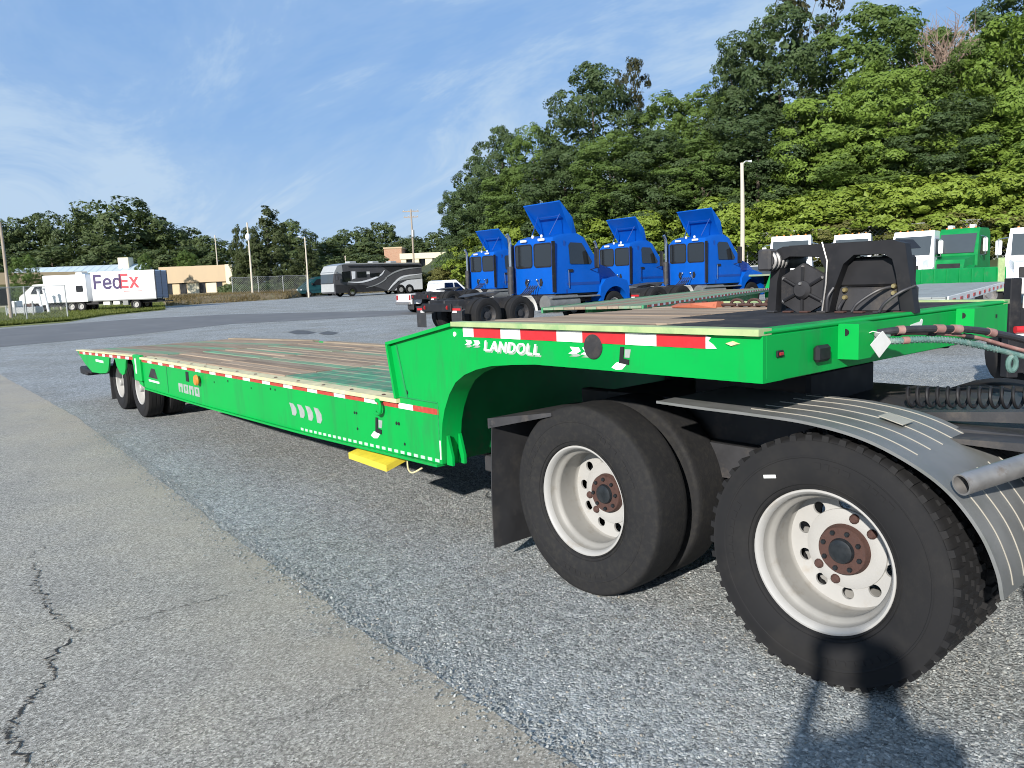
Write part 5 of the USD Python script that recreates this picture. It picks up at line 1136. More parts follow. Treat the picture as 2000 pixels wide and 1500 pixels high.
for y in (-W_, -W_ * .5 - .04, -.08): MB().box(-.06, .0, y, y + .08, .92, 3.46).build('door_post', M['rv_charcoal'], fx)
MB().box(-.5, .0, -W_ + .1, -.1, .62, .70, .01).build('step_bumper', M['black'], fx)
MB().box(.1, L + 1.5, -W_ + .5, -.5, .6, .9).build('chassis', M['black'], fx)
for x in (1.35,):
    for y, o in ((-.22, 1), (-W_ + .22, -1)):
        plain_wheel(fx, x + 0.6, y, .46, .3, 'rim_white', out=o)
for x in (3.4, 4.3): MB().box(x, x + .6, -.5, -.1, .5, .8, .02).build('white_locker', M['white_dirty'], fx)
MB().box(2.6, 3.1, -.4, -.05, .42, .86, .02).build('silver_locker', M['alu'], fx)
xr, yr, zr_ = at(171, 69.3)
wb = thing('white_box_truck', 'plain white box truck with one small dark square hatch, ahead of the lettered delivery truck', 'truck', (xr, yr, zr_), RZ)
MB().box(0, 3.9, -W_, 0, .85, 3.30, .05).build('box_body', M['white'], wb)
MB().box(.32, .95, 0, .02, 1.75, 2.32, .005).build('hatch', M['dark_opening'], wb)
MB().box(0, .06, 0, .015, .85, 3.3).build('corner_post', M['white_dirty'], wb)
MB().box(.5, 1.1, -1.4, -.4, 3.28, 3.5, .03).build('roof_vent', M['white_dirty'], wb)
MB().hull([(x, y, z) for y in (-W_ + .15, -.15) for x, z in ((3.9, .7), (3.9, 2.6), (4.9, 2.55), (5.5, 1.7), (6.3, 1.45), (6.4, .7))]).build('cab', M['white_dirty'], wb)
MB().hull([(x, y, z) for y in (-.15, -.13) for x, z in ((4.1, 1.7), (4.1, 2.35), (4.8, 2.35), (5.25, 1.7))]).build('side_window', M['glass_dark'], wb)
MB().box(.1, 6.0, -W_ + .5, -.5, .5, .84).build('chassis', M['black'], wb)
for x in (.75, 1.6, 5.3): plain_wheel(wb, x, -.25, .46, .3, 'rim_white', out=1); plain_wheel(wb, x, -W_ + .25, .46, .3, 'rim_white', out=-1)

# ---- right hand side, behind the winch
def white_cab(name, label, loc, rz, group, mt='white', scale=(1, 1, 1)):
    t = thing(name, label, 'truck', loc, rz, group, scale)
    MB().hull([(x, s * y, z) for s in (-1, 1) for x, y, z in ((-1.5, 1.05, 1.0), (-1.5, .98, 2.72), (-1.3, .95, 2.85), (.2, .95, 2.85), (.45, .96, 2.65), (.95, 1.05, 1.75), (.98, 1.05, 1.0))]).build('cab', M[mt], t, smooth=25)
    MB().hull([(x, s * y, z) for s in (-1, 1) for x, y, z in ((.95, .92, 1.72), (1.9, .72, 1.55), (2.1, .70, 1.2), (2.1, .70, .75), (.95, .95, .75))]).build('hood', M[mt], t, smooth=25)
    MB().hull([(x, y, z) for y in (-.86, .86) for x, z in ((.47, 2.60), (.94, 1.82), (.49, 2.62), (.965, 1.83))]).build('windscreen', M['glass_sky'], t)
    for s in (-1, 1):
        fp = Polygon([(.85, .8), (.95, 1.2), (1.5, 1.32), (2.1, 1.15), (2.2, .6), (.85, .6)]).difference(Point(1.5, .5).buffer(.58, 16))
        a, b = sorted((s * .7, s * 1.12)); MB().prism(fp, a, b, 'y').build('fender', M[mt], t, smooth=25)
        MB().hull([(x, s * y, z) for x, y, z in ((-.75, 1.045, 1.75), (-.75, 1.0, 2.5), (.1, 1.0, 2.5), (.6, 1.045, 1.75), (-.75, 1.065, 1.75), (-.75, 1.02, 2.5), (.1, 1.02, 2.5), (.6, 1.065, 1.75))]).build('side_window', M['glass_dark'], t)
        MB().tube([(.45, s * 1.0, 2.5), (.6, s * 1.3, 2.45), (.6, s * 1.3, 1.75), (.6, s * 1.05, 1.7)], .025, 6).build('mirror_arm', M['chrome'], t)
        MB().box(.52, .62, min(s * 1.18, s * 1.4), max(s * 1.18, s * 1.4), 1.85, 2.4, .03).build('mirror', M['white_dirty'], t)
        MB().ball((2.12, s * .85, 1.05), (.08, .14, .14)).build('headlight', M['headlight'], t)
        plain_wheel(t, 1.5, s * .95, out=-1 if s < 0 else 1, n=22)
        for x in (-3.0, -4.3): plain_wheel(t, x, s * .95, out=-1 if s < 0 else 1, n=22)
        MB().box(-5.2, 1.4, min(s * .38, s * .46), max(s * .38, s * .46), .7, .96).build('frame_rail', M['black_dusty'], t)
    for y in (-.7, -.35, 0, .35, .7): MB().ball((.1, y, 2.87), (.06, .05, .04)).build('clearance_lamp', M['amber'], t)
    MB().box(2.12, 2.3, -1.1, 1.1, .5, .78, .05).build('bumper', M['chrome'], t)
    MB().box(2.1, 2.125, -.55, .55, .8, 1.4, .01).build('grille', M['black'], t)
    return t
GW = 'white truck cabs parked before the hillside fence'
wc = white_cab('white_truck', 'white truck cab whose roof shows over the left end of the winch frame', at(1545, 37), math.radians(297), GW, 'white', (.9, .92, 1.10))
dup(wc, 'white truck cab mostly hidden behind the middle of the winch frame', at(1664, 38), math.radians(293), (.85, .85, 1.10))
dup(wc, 'white truck cab just right of the winch frame, its windscreen in view', at(1786, 36), math.radians(283), (.9, .88, 1.08))
dup(wc, 'white truck cab at the right edge behind the grey flat bed', at(2030, 29), math.radians(285), (1, 1, 1.0))
gc = white_cab('green_truck', 'green truck cab with bright green hood before the hillside fence', at(1876, 36), math.radians(276), None, 'green_truck', (.92, .86, 1.10))
for y in (-.55, .5): MB().box(-.4, .1, y - .12, y + .12, 2.84, 3.0, .03).build('roof_beacon', M['decal_white'], gc)
gb = thing('green_low_trailer', 'green trailer with ribbed side standing in front of the green truck cab', 'trailer', at(1832, 27.5), math.radians(56))
MB().box(-2.0, 1.7, -1.2, 1.2, .75, 1.45, .02).build('side_body', M['green_truck'], gb)
for k in range(8): MB().box(-1.9 + k * .46, -1.8 + k * .46, -1.24, -1.2, .78, 1.42, .01).build('side_rib', M['green_truck'], gb)
MB().box(1.35, 1.6, -1.26, -1.2, .6, 1.75, .01).build('pale_post', M['rail_pale'], gb)
for x in (-1.2, 1.2): plain_wheel(gb, x, -1.0, .48, .28, 'steel', out=-1, n=20); plain_wheel(gb, x, 1.0, .48, .28, 'steel', out=1, n=20)
cr = thing('parked_car', 'pale grey car half hidden between the right blue tractor and the winch', 'car', at(1480, 36), math.radians(250))
MB().hull([(x, s * y, z) for s in (-1, 1) for x, y, z in ((-2.2, .85, .45), (-2.2, .85, 1.0), (2.1, .85, .9), (2.2, .8, .5))]).build('body', M['rv_silver'], cr, smooth=25)
MB().hull([(x, s * y, z) for s in (-1, 1) for x, y, z in ((-2.0, .8, 1.0), (-1.5, .68, 1.75), (.3, .68, 1.75), (1.1, .8, .95))]).build('cabin', M['glass_sky'], cr, smooth=25)
MB().box(-1.5, .3, -.66, .66, 1.745, 1.80, .02).build('roof', M['white_dirty'], cr)
for s in (-1, 1):
    for x in (-1.4, 1.4): plain_wheel(cr, x, s * .75, .34, .22, 'steel', out=-1 if s < 0 else 1, n=20)
    MB().ball((2.12, s * .6, .75), (.08, .16, .1)).build('headlight', M['headlight'], cr)

# grey flat-bed car hauler: its tail turned to the camera, half hidden behind the winch
fbx = thing('flatbed_hauler', 'grey aluminium flat bed of a car hauler right of the winch, with red side lamps', 'truck', at(1852, 14.4), math.radians(103.6))
# origin: ground below the rear right corner; the bed runs along +x, its width along +y (to the left)
Lb = 13.0
MB().box(0, Lb, 0, 2.4, .97, 1.07, .01).build('bed_frame', M['alu'], fbx)
for k in range(10): MB().box(0.02, Lb, .03 + k * .236, .03 + k * .236 + .228, 1.07, 1.095 + .003 * (k % 2), .004).build('deck_strip', M['bed_grey'], fbx)
MB().box(0, Lb, -.03, .0, .93, 1.11, .006).build('side_rail', M['white_dirty'], fbx)
for k in range(11): MB().box(.5 + k * 1.1, .85 + k * 1.1, -.045, -.03, .97, 1.05, .006).build('side_lamp', M['red_lens'], fbx)
MB().box(-.05, 0, .02, 2.38, .62, 1.06, .01).build('tail_panel', M['white_dirty'], fbx)
for y in (.25, 1.9): MB().box(-.06, -.05, y, y + .32, .92, 1.0).build('reflective_tape', M['tape_red'], fbx)
MB().box(-.062, -.05, .62, .86, .66, .92, .006).build('dark_lamp_well', M['black'], fbx)
for x in (1.5, 2.75): plain_wheel(fbx, x, .25, .48, .28, 'steel', out=-1); plain_wheel(fbx, x, 2.15, .48, .28, 'steel', out=1)
MB().box(3.6, 4.6, .02, .55, .45, .93, .015).build('white_locker', M['white_dirty'], fbx)
MB().box(.3, Lb, .75, 1.65, .55, .95).build('chassis', M['black'], fbx)

# black rear frame of a parked truck at the right edge
xk, yk = spot(1972, 9.6); kf = thing('black_rear_frame', 'black steel rear frame with red and white reflectors at the right edge', 'truck frame', (xk, yk, 0), math.radians(50))
MB().box(0, .14, -.05, .10, .25, 1.50, .01).build('post', M['black'], kf); 
MB().box(.14, 2.2, -.02, .08, .30, 1.18, .01).build('panel', M['black'], kf)
MB().box(.14, 2.2, -.03, .10, 1.30, 1.50, .01).build('top_rail', M['white_dirty'], kf)
MB().box(.18, 2.0, -.05, -.03, 1.38, 1.45).build('reflective_tape', M['tape_red'], kf)
MB().box(.17, .42, -.045, -.02, 1.12, 1.28, .006).build('lamp_plate', M['white_dirty'], kf); MB().lathe([(0, -.03), (.05, -.03), (.06, 0)], (.29, -.045, 1.20), 'y', 14).build('tail_lamp', M['red_lens'], kf)
MB().tube([(.05, -.09, .86), (2.0, -.09, .86)], .045, 12).build('bumper_tube', M['tape_red'], kf); MB().tube([(.05, -.10, .78), (2.0, -.10, .78)], .03, 12).build('bumper_tube', M['white_dirty'], kf)
for x in (.6, 1.6): plain_wheel(kf, x, .5, .5, .28, 'steel', out=-1, n=20)

# the second green lowboy trailer: a level plank deck beyond the upper deck, rising to its gooseneck on the right
td = thing('second_lowboy_trailer', 'second green lowboy trailer, its plank deck and taped edge showing beyond the tow hook', 'trailer', at(1252, 17.8), math.radians(112))
# origin: ground below the near left corner; the deck runs along +x, its width along +y (away and to the left)
DZ, LD, WD = 1.03 - float(land(*spot(1252, 17.8))), 16.5, 2.55
npk = 9
for k in range(npk): MB().box(0, LD, k * WD / npk + .004, (k + 1) * WD / npk - .004, DZ - .06, DZ + .004 * (k % 2), .004).build('deck_plank', M['plank_green'] if k in (0, 1, 4, 7, 8) else M['wood'][k % 4], td)
for y in (-.05, WD): MB().box(0, LD, y, y + .05, DZ - .14, DZ + .012, .006).build('edge_beam', M['green_worn'], td)
for y in (.1, WD - .1): MB().hull([(x, y + e, z) for e in (-.1, .1) for x, z in ((LD, DZ - .4), (LD, DZ), (LD + 1.1, DZ + .55), (LD + 4, DZ + .60), (LD + 4, DZ + .25), (LD + .9, DZ - .3))]).build('gooseneck', M['green'], td)
MB().box(LD + 1.1, LD + 4, .2, WD - .2, DZ + .50, DZ + .58, .01).build('upper_deck', M['plank_green'], td)
s = .3; c = 0
while s < LD - .3:
    l = .28 if c == 0 else .18; MB().box(s, s + l, -.056, -.05, DZ - .05, DZ + .008).build('reflective_tape', M['tape_red_worn'] if c == 0 else M['tape_white'], td, smooth=False); s += l; c = 1 - c
for s in (1.0, 2.2):
    for y, o in ((.3, -1), (WD - .3, 1)): plain_wheel(td, s, y, .30, .24, 'rim_white', out=o, n=20)
for y in (.5, WD - .7): MB().box(1.5, LD, y, y + .2, DZ - .42, DZ - .07).build('inner_beam', M['green_dull'], td)
for y in (.4, WD - .55): MB().box(LD + 2.2, LD + 2.35, y, y + .15, .05, DZ + .3, .01).build('landing_leg', M['black_dusty'], td)
# ------------------------------------------------------------------ buildings, poles and fences
IMG_AZ = math.atan2(SH[1], SH[0])       # direction that runs to the right across the view
def building(name, label, px, D, rz=IMG_AZ): return thing(name, label, 'building', at(px, D), rz)
# local x runs to the right along the front, y away from the camera, z up; origin under the front left corner
b = building('tan_block_building', 'low tan building with dark doorways behind the delivery truck, its end lit by the sun', 318, 107)
S = 107 / FPX
Lx = 140 * S; H0 = height_at(400, 519, 107) - float(land(*spot(400, 107)))
MB().box(0, Lx, 0, 2.6, -.3, 2.35).build('wall', M['tan_wall'], b)
MB().box(-.1, Lx - .9, -.35, 2.8, 2.36, H0, .02).build('fascia', M['tan_band'], b)
MB().box(Lx - .88, Lx + .12, -.42, 2.8, -.3, H0 + .05, .02).build('end_pier', M['cream_wall'], b)
for px0, px1 in ((326, 338), (353, 366), (391, 403), (425, 436)):
    x0, x1 = (px0 - 318) * S, (px1 - 318) * S
    d_ = MB().box(x0, x1, -.03, .02, -.1, 2.33).build('doorway', M['dark_opening'], b)
    MB().box(x0 + .05, (x0 + x1) / 2 - .03, -.05, -.03, 0, 2.2, .005).build('door_leaf', M['dark_opening'], d_)
for px0, px1 in ((340, 352), (368, 390), (405, 424)):
    MB().box((px0 - 318) * S, (px1 - 318) * S, -.05, 0, -.3, 2.33, .01).build('wall_panel', M['cream_wall'] if px0 > 360 else M['tan_wall'], b)

b = thing('long_tan_building', 'long low tan building receding behind the fence at the left edge', 'building', at(-140, 100), 0)
p0, p1 = np.array(spot(-140, 100)), np.array(spot(172, 114)); dv = p1 - p0; Lb2 = np.linalg.norm(dv); b.GetAttribute('xformOp:rotateZ').Set(math.degrees(math.atan2(dv[1], dv[0])))
g0 = float(land(*p0))
zt = height_at(20, 533, 107) - g0; zb = height_at(20, 556, 107) - g0
MB().box(0, Lb2, 0, 12, -.3, zb).build('wall', M['cream_wall'], b)
MB().box(-.1, Lb2 + .1, -.5, 12.2, zb + .002, zt, .02).build('fascia', M['tan_band'], b)
for k in range(9): MB().box(3 + k * 5, 5 + k * 5, -.03, .0, .3, zb - .5).build('window', M['dark_opening'], b)

b = building('metal_roof_shed', 'wide shed with pale blue-grey metal roof behind the delivery truck', 20, 121)
S = 121 / FPX; H = height_at(150, 521, 121) - float(land(*spot(150, 121)))
MB().box(0, 250 * S, .5, 6, -.3, H - 1.0).build('wall', M['cream_wall'], b)
roof = MB().hull([(x, y, z) for x in (-.4, 250 * S + .4) for y, z in ((.2, H - 1.0), (3.2, H + .2), (6.5, H - 1.0), (.2, H - 1.1), (6.5, H - 1.1))]).build('roof', M['roof_blue'], b, smooth=False)
for k in range(16): MB().hull([(1 + k * 250 * S / 16 + e, y, z) for e in (0, .12) for y, z in ((.2, H - .96), (3.2, H + .24), (3.2, H + .15), (.2, H - 1.05))]).build('roof_seam', M['roof_blue'], roof, smooth=False)
MB().box(208 * S, 229 * S, 1.5, 3.2, H - .8, H + 1.2, .05).build('roof_unit', M['cream_wall'], roof)

b = building('brick_building', 'small brick building corner peeping over the rear of the motorhome', 754, 128)
S = 128 / FPX; H = height_at(770, 486, 128) - float(land(*spot(770, 128)))
MB().box(0, 34 * S, 0, 6, -.3, H).build('wall', M['brick'], b); MB().box(-.1, 34 * S + .1, -.1, 6.1, H, H + .25).build('roof', M['tan_band'], b)
MB().box(1.0, 1.9, -.03, 0, 1.0, 2.4).build('window', M['dark_opening'], b)
b = building('columned_building', 'cream building with square white columns and dark openings right of the motorhome', 786, 122)
S = 122 / FPX; H = height_at(830, 494, 122) - float(land(*spot(830, 122)))
n = (786, 796, 809, 820, 834, 847, 861, 875)
MB().box(0, 92 * S, 1.2, 9, -.3, H - .9).build('wall', M['dark_opening'], b)
MB().box(-.15, 92 * S + .15, -.15, 9.2, H - .9, H, .03).build('lintel', M['cream_wall'], b)
for a, c in ((786, 796), (808, 821), (833, 847), (860, 876)):
    MB().box((a - 786) * S, (c - 786) * S, 0, 1.15, -.3, H - .902, .03).build('column', M['cream_wall'], b)
MB().box(10 * S, 22 * S, .6, 1.15, -.3, (H) * .45).build('low_wall', M['cream_wall'], b)

def pole(name, label, px, py_top, D, px_base=None, r=.11, m='pole_wood', cat='pole', arm=None, lamp=None, cross=False, group=None):
    x, y = spot(px_base or px, D); g = float(land(x, y)); x1, y1 = spot(px, D); zt = height_at(px, py_top, D)
    t = thing(name, label, cat, (x, y, g), 0, group); h = zt - g
    # the photograph's lens leans far poles a little; they stand upright here
    ks = np.linspace(0, 1, 7); pts = [(0.05 * math.sin(3 * q), .04 * math.sin(2 * q), -.3 + (h + .3) * q) for q in ks]
    MB().tube(pts, np.linspace(r, r * .68, 7), 10).build('shaft', M[m], t)
    if cross:
        for k, z in enumerate((h - .25, h - 1.0)):
            ca = MB().obox((0, 0, z), (2.2 - .3 * k, .10, .12), frame((0, 0, 0), (SH[0], SH[1], 0), (FH[0], FH[1], 0))[:3, :3]).build('cross_arm', M['pole_wood'], t)
            for q in (-.9, -.3, .3, .9): MB().ball((SH[0] * q, SH[1] * q, z + .14), (.06, .06, .10), 1).build('insulator', M['galv'], ca)
        MB().tube([(.22, 0, h - 3.6), (.22, 0, h - 2.7)], .22, 12).build('transformer', M['galv'], t)
    if arm is not None:
        ax = np.array((SH[0], SH[1], 0)) * arm
        a = MB().tube(bez([(0, 0, h - .25), tuple(ax * .5 + np.array((0, 0, h + .05))), tuple(ax + np.array((0, 0, h + .08)))], 6), .03, 6).build('lamp_arm', M['galv'], t)
        MB().hull([tuple(ax * k + np.array((0, 0, h + dz)) + np.array((FH[0], FH[1], 0)) * w) for k, dz, w in ((.9, .10, -.1), (.9, .10, .1), (1.5, .12, -.12), (1.5, .12, .12), (.9, .02, -.1), (1.5, .0, .1), (1.5, .0, -.12))]).build('lamp_head', M['galv'], a)
    if lamp:
        MB().ball((0, 0, h - lamp), (.28, .28, .42), 2).build('lamp_globe', M['white'], t)
    return t
pole('utility_pole', 'plain weathered pole in the grass at the left edge', 8, 436, 56, 18, .13)
pole('lamp_post', 'pale lamp post with a white oval lamp before the cedar trees', 487, 436, 88, 493, .12, 'pole_pale', 'lamp post', lamp=1.6)
pole('street_lamp', 'bent pale lamp pole between the cedar trees and the motorhome', 593, 464, 92, 602, .11, 'pole_pale', 'street light', arm=-.5)
pole('utility_pole', 'thin pale pole rising over the roof of the tan block building', 426, 460, 116, 429, .10, 'pole_pale')
pole('utility_pole', 'short pale pole rising beside the roof unit of the metal roof shed', 217, 497, 140, 218, .12, 'pole_pale')
pole('utility_pole', 'tall utility pole with cross arms behind the motorhome', 803, 411, 104, 810, .15, 'pole_wood', cross=True)
pole('street_lamp', 'tall pale light pole in front of the wooded hill', 1449, 322, 42, 1448, .135, 'pole_pale', 'street light', arm=.35)
pole('utility_pole', 'short pole behind the roof of the motorhome', 677, 500, 112, 678, .13, 'pole_pale')

def chain_fence(name, label, pts, h, spacing=2.7, mesh_gap=.16, zfun=None, wr=.006):
    t = thing(name, label, 'fence', (0, 0, 0))
    pts = np.array(pts, float); seg = np.linalg.norm(np.diff(pts, axis=0), axis=1); s = np.concatenate([[0], np.cumsum(seg)]); n = max(2, int(s[-1] / spacing) + 1)
    q = np.linspace(0, s[-1], n); P = np.stack([np.interp(q, s, pts[:, 0]), np.interp(q, s, pts[:, 1])], 1); Z = np.array([zfun(*p) for p in P])
    for i in range(n):
        po = MB().tube([(P[i, 0], P[i, 1], Z[i] - .2), (P[i, 0], P[i, 1], Z[i] + h)], .045, 8); po.build('post', M['galv'], t); 
    for i in range(n - 1):
        MB().tube([(P[i, 0], P[i, 1], Z[i] + h - .04), (P[i + 1, 0], P[i + 1, 1], Z[i + 1] + h - .04)], .025, 6).build('top_rail', M['galv'], t)
    mb = MB(); V = []; F = []
    for i in range(n - 1):
        a, b = np.array([*P[i], Z[i] + .05]), np.array([*P[i + 1], Z[i + 1] + .05]); d = b - a; L_ = np.linalg.norm(d); d /= L_; up = np.array((0, 0, 1.0))
        k = -h
        while k < L_:
            for sg in (1, -1):
                u0, v0 = (k, 0) if sg > 0 else (k + h, 0); u1, v1 = (k + h, h - .1) if sg > 0 else (k, h - .1)
                # clip to the bay
                A_, B_ = np.array((u0, v0)), np.array((u1, v1)); dd = B_ - A_; t0, t1 = 0.0, 1.0
                lo, hi = sorted(((0 - A_[0]) / dd[0], (L_ - A_[0]) / dd[0])); t0, t1 = max(t0, lo), min(t1, hi)
                if t1 - t0 < .02: continue
                p, r_ = A_ + dd * t0, A_ + dd * t1; p3, q3 = a + d * p[0] + up * p[1], a + d * r_[0] + up * r_[1]; c = len(V)
                V += [p3 - d * wr, p3 + d * wr, q3 + d * wr, q3 - d * wr]; F += [(c, c + 1, c + 2, c + 3)]
            k += mesh_gap
    p = mb.raw(V, F).build('wire_mesh', M['galv'], t, smooth=False); tag(p, kind='stuff')
    return t
def hz_at(x, y):
    # hill height from world position
    d = np.array((x - CAM[0], y - CAM[1])); s = d @ FH; tt = d @ SH; px = 1000 + FPX * 1.0 * (tt / s) * math.cos(PITCH)
    return hill_z(px, s * 1.0 / math.cos(PITCH) if False else s / np.linalg.norm(heading(1000)[0]))
pts = [spot(px, hill_foot(px) + 2.3) for px in (1460, 1600, 1750, 1900, 2050, 2250)]
chain_fence('chain_link_fence', 'chain link fence along the foot of the wooded hill', pts, 2.4, zfun=hz_at, mesh_gap=.28, wr=.006)
pts = [spot(px, D) for px, D in ((455, 88), (520, 90), (600, 93))]
chain_fence('chain_link_fence', 'grey chain link fence on the bank below the cedar trees', pts, 1.9, zfun=lambda x, y: float(land(x, y)) + .8, mesh_gap=.25, wr=.012)
pts = [gpt(px, py)[:2] for px, py in ((-60, 636), (20, 628), (75, 626), (133, 622))]
chain_fence('chain_link_fence', 'chain link fence with gate posts in the grass at the left edge', pts, 2.3, spacing=2.4, zfun=lambda x, y: float(land(x, y)), mesh_gap=.18, wr=.009)
# things leaning behind the left fence
x, y = gpt(84, 612)[:2]; 
for k, (dx, hh, lean) in enumerate(((0, 2.1, .22), (.55, 2.2, .28))):
    t = thing('white_pipe', ('left' if k == 0 else 'right') + ' one of two white pipes leaning behind the left fence', 'pipe', (x + dx * SH[0], y + dx * SH[1], float(land(x, y))))
    MB().tube([(0, 0, 0), (-SH[0] * lean, -SH[1] * lean, hh)], .11, 10).build('tube', M['white'], t)
    MB().lathe([(.12, 0), (.15, .02), (.15, .10), (.12, .12)], (-SH[0] * lean * .95, -SH[1] * lean * .95, hh * .93), 'z', 12).build('collar', M['rv_silver'], t)
x, y = gpt(117, 606)[:2]; t = thing('rusty_scrap_pile', 'tangle of rusty steel bars and sheet behind the left fence', 'scrap', (x, y, float(land(x, y))))
r = np.random.default_rng(4)
for k in range(14):
    a = r.random() * 6.28; L_ = r.uniform(.8, 2.2); c = np.array((r.uniform(-1.2, 1.2), r.uniform(-.5, .5), r.uniform(.2, 1.5))); d = np.array((math.cos(a) * .6, math.sin(a) * .4, r.uniform(.3, .9))) * L_ / 2
    MB().tube([c - d, c + d], .05, 6).build('bar', M[['rust', 'black_dusty', 'pole_pale', 'steel'][k % 4]], t)
x, y = spot(48, 61); t = thing('grey_machine', 'low pale grey machine parts heaped behind the left fence', 'machine', (x, y, float(land(x, y))), IMG_AZ)
MB().box(-1.3, 1.1, -.5, .5, .25, .75, .05).build('base', M['rv_silver'], t); MB().box(-1.0, -.4, -.4, .4, .75, 1.25, .05).build('cabinet', M['white_dirty'], t); MB().box(.1, .9, -.4, .4, .75, 1.0, .05).build('guard', M['rust'], t)
for k in range(4): MB().tube([(-1.2 + k * .7, -.5, 0), (-1.2 + k * .7, -.5, .9 + .3 * (k % 2))], .06, 8).build('leg', M['galv'], t)
# ------------------------------------------------------------------ trees. Kinds are built one metre tall with crown radius about 0.5 and set out with real sizes
def leaf_cards(C, N, size, r, asp=.62):
    """bent leaf sprays at C with rough normals N"""
    n = len(C); N = N / (np.linalg.norm(N, axis=1, keepdims=True) + 1e-9)
    a = r.normal(size=(n, 3)); u = np.cross(N, a); u /= np.linalg.norm(u, axis=1, keepdims=True) + 1e-9; w = np.cross(N, u)
    s = size * r.uniform(.6, 1.35, (n, 1)); u, w = u * s, w * s * asp
    # a kite with a fold: 4 points, 2 triangles
    P = np.stack([C - u, C - w * .9 + N * s * .12, C + u * 1.1, C + w * .9 + N * s * .12], 1).reshape(-1, 3)
    i = np.arange(n) * 4; F = np.vstack([np.stack([i, i + 1, i + 2], 1), np.stack([i, i + 2, i + 3], 1)])
    return P, F
def crown_mesh(seed, env, asp, lobes, lobe_r, tufts, tuft_r, per, leaf, fill):
    """env(t, theta): crown radius at height t. The crown is made of big rounded lobes (one per bough), each covered with leafy
    tufts; larger sprays inside close it. Lobes differ in size, so that the outline is uneven and dark gaps open between them.
    asp: height of the tree over the width of its crown; sizes are in crown widths"""
    r = np.random.default_rng(seed); P = []; Nn = []; K = []
    ts = np.linspace(env.t0, 1, 60); wt = np.interp(ts, env.p[:, 0], env.p[:, 1]) + .06; cw = np.cumsum(wt / wt.sum())
    for i in range(lobes):
        t = float(np.interp((i + r.uniform(.1, .9)) / lobes, cw, ts)); th = i * 2.4 + r.uniform(-.5, .5); lr = lobe_r * r.uniform(.7, 1.3)
        R = max(env(min(t, .99), th) - lr * .7, 0) * r.uniform(.84, 1.06); lc = np.array((R * math.cos(th), R * math.sin(th), min(t * asp, asp - lr * .9))); K.append(lc / (1, 1, asp))
        o = r.normal(size=(tufts, 3)) + np.array((math.cos(th), math.sin(th), .5)) * .7; o /= np.linalg.norm(o, axis=1, keepdims=True)
        for q in o:
            c = lc + q * lr * np.array((1, 1, .82)) * r.uniform(.70, 1.04); cr = tuft_r * r.uniform(.6, 1.35)
            d = r.normal(size=(per, 3)) + q * .6; d /= np.linalg.norm(d, axis=1, keepdims=True); rad = r.uniform(.35, 1.0, (per, 1)) ** .5
            P.append(c + d * rad * cr * np.array((1, 1, .75))); Nn.append(d * .7 + q * .6 + r.normal(size=(per, 3)) * .38)
    V, F = leaf_cards(np.vstack(P), np.vstack(Nn), leaf, r)
    t = np.interp(r.random(fill), cw, ts); th = r.uniform(0, 6.283, fill); R = np.array([env(a, b) for a, b in zip(t, th)]) * np.sqrt(r.random(fill)) * .78
    C2 = np.stack([R * np.cos(th), R * np.sin(th), t * asp * .95], 1); V2, F2 = leaf_cards(C2, C2 * (1, 1, 0) + r.normal(size=(fill, 3)) * .3, leaf * 1.9, r)
    return (np.vstack([V, V2]) / (1, 1, asp), np.vstack([F, F2 + len(V)])), np.array(K)
class Env:
    def __init__(s, t0, prof, lob=.22, seed=0): s.t0 = t0; s.p = np.array(prof); s.lob = lob; s.seed = seed
    def __call__(s, t, th):
        b = np.interp(t, s.p[:, 0], s.p[:, 1]); q = np.array((math.cos(th) * 1.4, math.sin(th) * 1.4, t * 4.0))
        return b * (1 - s.lob + 2 * s.lob * float(meshkit.noise(q, s.seed)))
KINDS_ = {}
def tree_kind(key, leaf_m, seed, prof, asp, lobes, lobe_r, tufts, tuft_r, per, leaf, fill=1100, trunk_r=.022, bark='bark', limbs=7, lob=.26, top=.8):
    KINDS_[key] = dict(leaf_m=leaf_m, env=Env(prof[0][0], prof, lob, seed), args=(asp, lobes, lobe_r, tufts, tuft_r, per, leaf, fill), seed=seed, trunk_r=trunk_r, bark=bark, limbs=limbs, top=top, first=None)
BROAD = [(.0, .36), (.2, .47), (.4, .50), (.6, .49), (.78, .42), (.92, .26), (1.0, .08)]
TALL = [(.0, .32), (.2, .42), (.45, .48), (.65, .50), (.82, .42), (.94, .26), (1.0, .07)]
CONE = [(.0, .42), (.15, .50), (.4, .44), (.65, .32), (.85, .17), (1.0, .03)]
BUSH = [(0.0, .45), (.2, .52), (.5, .48), (.8, .34), (1.0, .10)]
PINE = [(.60, .12), (.70, .36), (.80, .46), (.9, .36), (1.0, .12)]
tree_kind('broad_dark', 'leaf_dark', 21, BROAD, 1.9, 26, .21, 17, .072, 70, .0150)
tree_kind('tall_dark', 'leaf_dark', 22, TALL, 2.1, 28, .20, 17, .072, 70, .0150)
tree_kind('broad_mid', 'leaf_mid', 23, BROAD, 1.9, 26, .21, 17, .072, 70, .0150)
tree_kind('tall_mid', 'leaf_mid', 24, TALL, 2.1, 28, .20, 17, .072, 70, .0150)
tree_kind('broad_bright', 'leaf_bright', 25, BROAD, 1.8, 26, .20, 18, .072, 66, .0165)
tree_kind('cedar', 'leaf_conifer', 26, CONE, 1.6, 30, .15, 11, .060, 50, .0165, limbs=4)
tree_kind('pine', 'leaf_autumn', 27, PINE, 2.2, 9, .17, 8, .090, 45, .022, fill=60, trunk_r=.014, limbs=9)
tree_kind('far_round', 'leaf_far', 28, BROAD, 1.6, 20, .21, 11, .085, 46, .022, fill=800)
tree_kind('far_tall', 'leaf_far', 29, TALL, 1.7, 20, .20, 11, .085, 46, .022, fill=800)
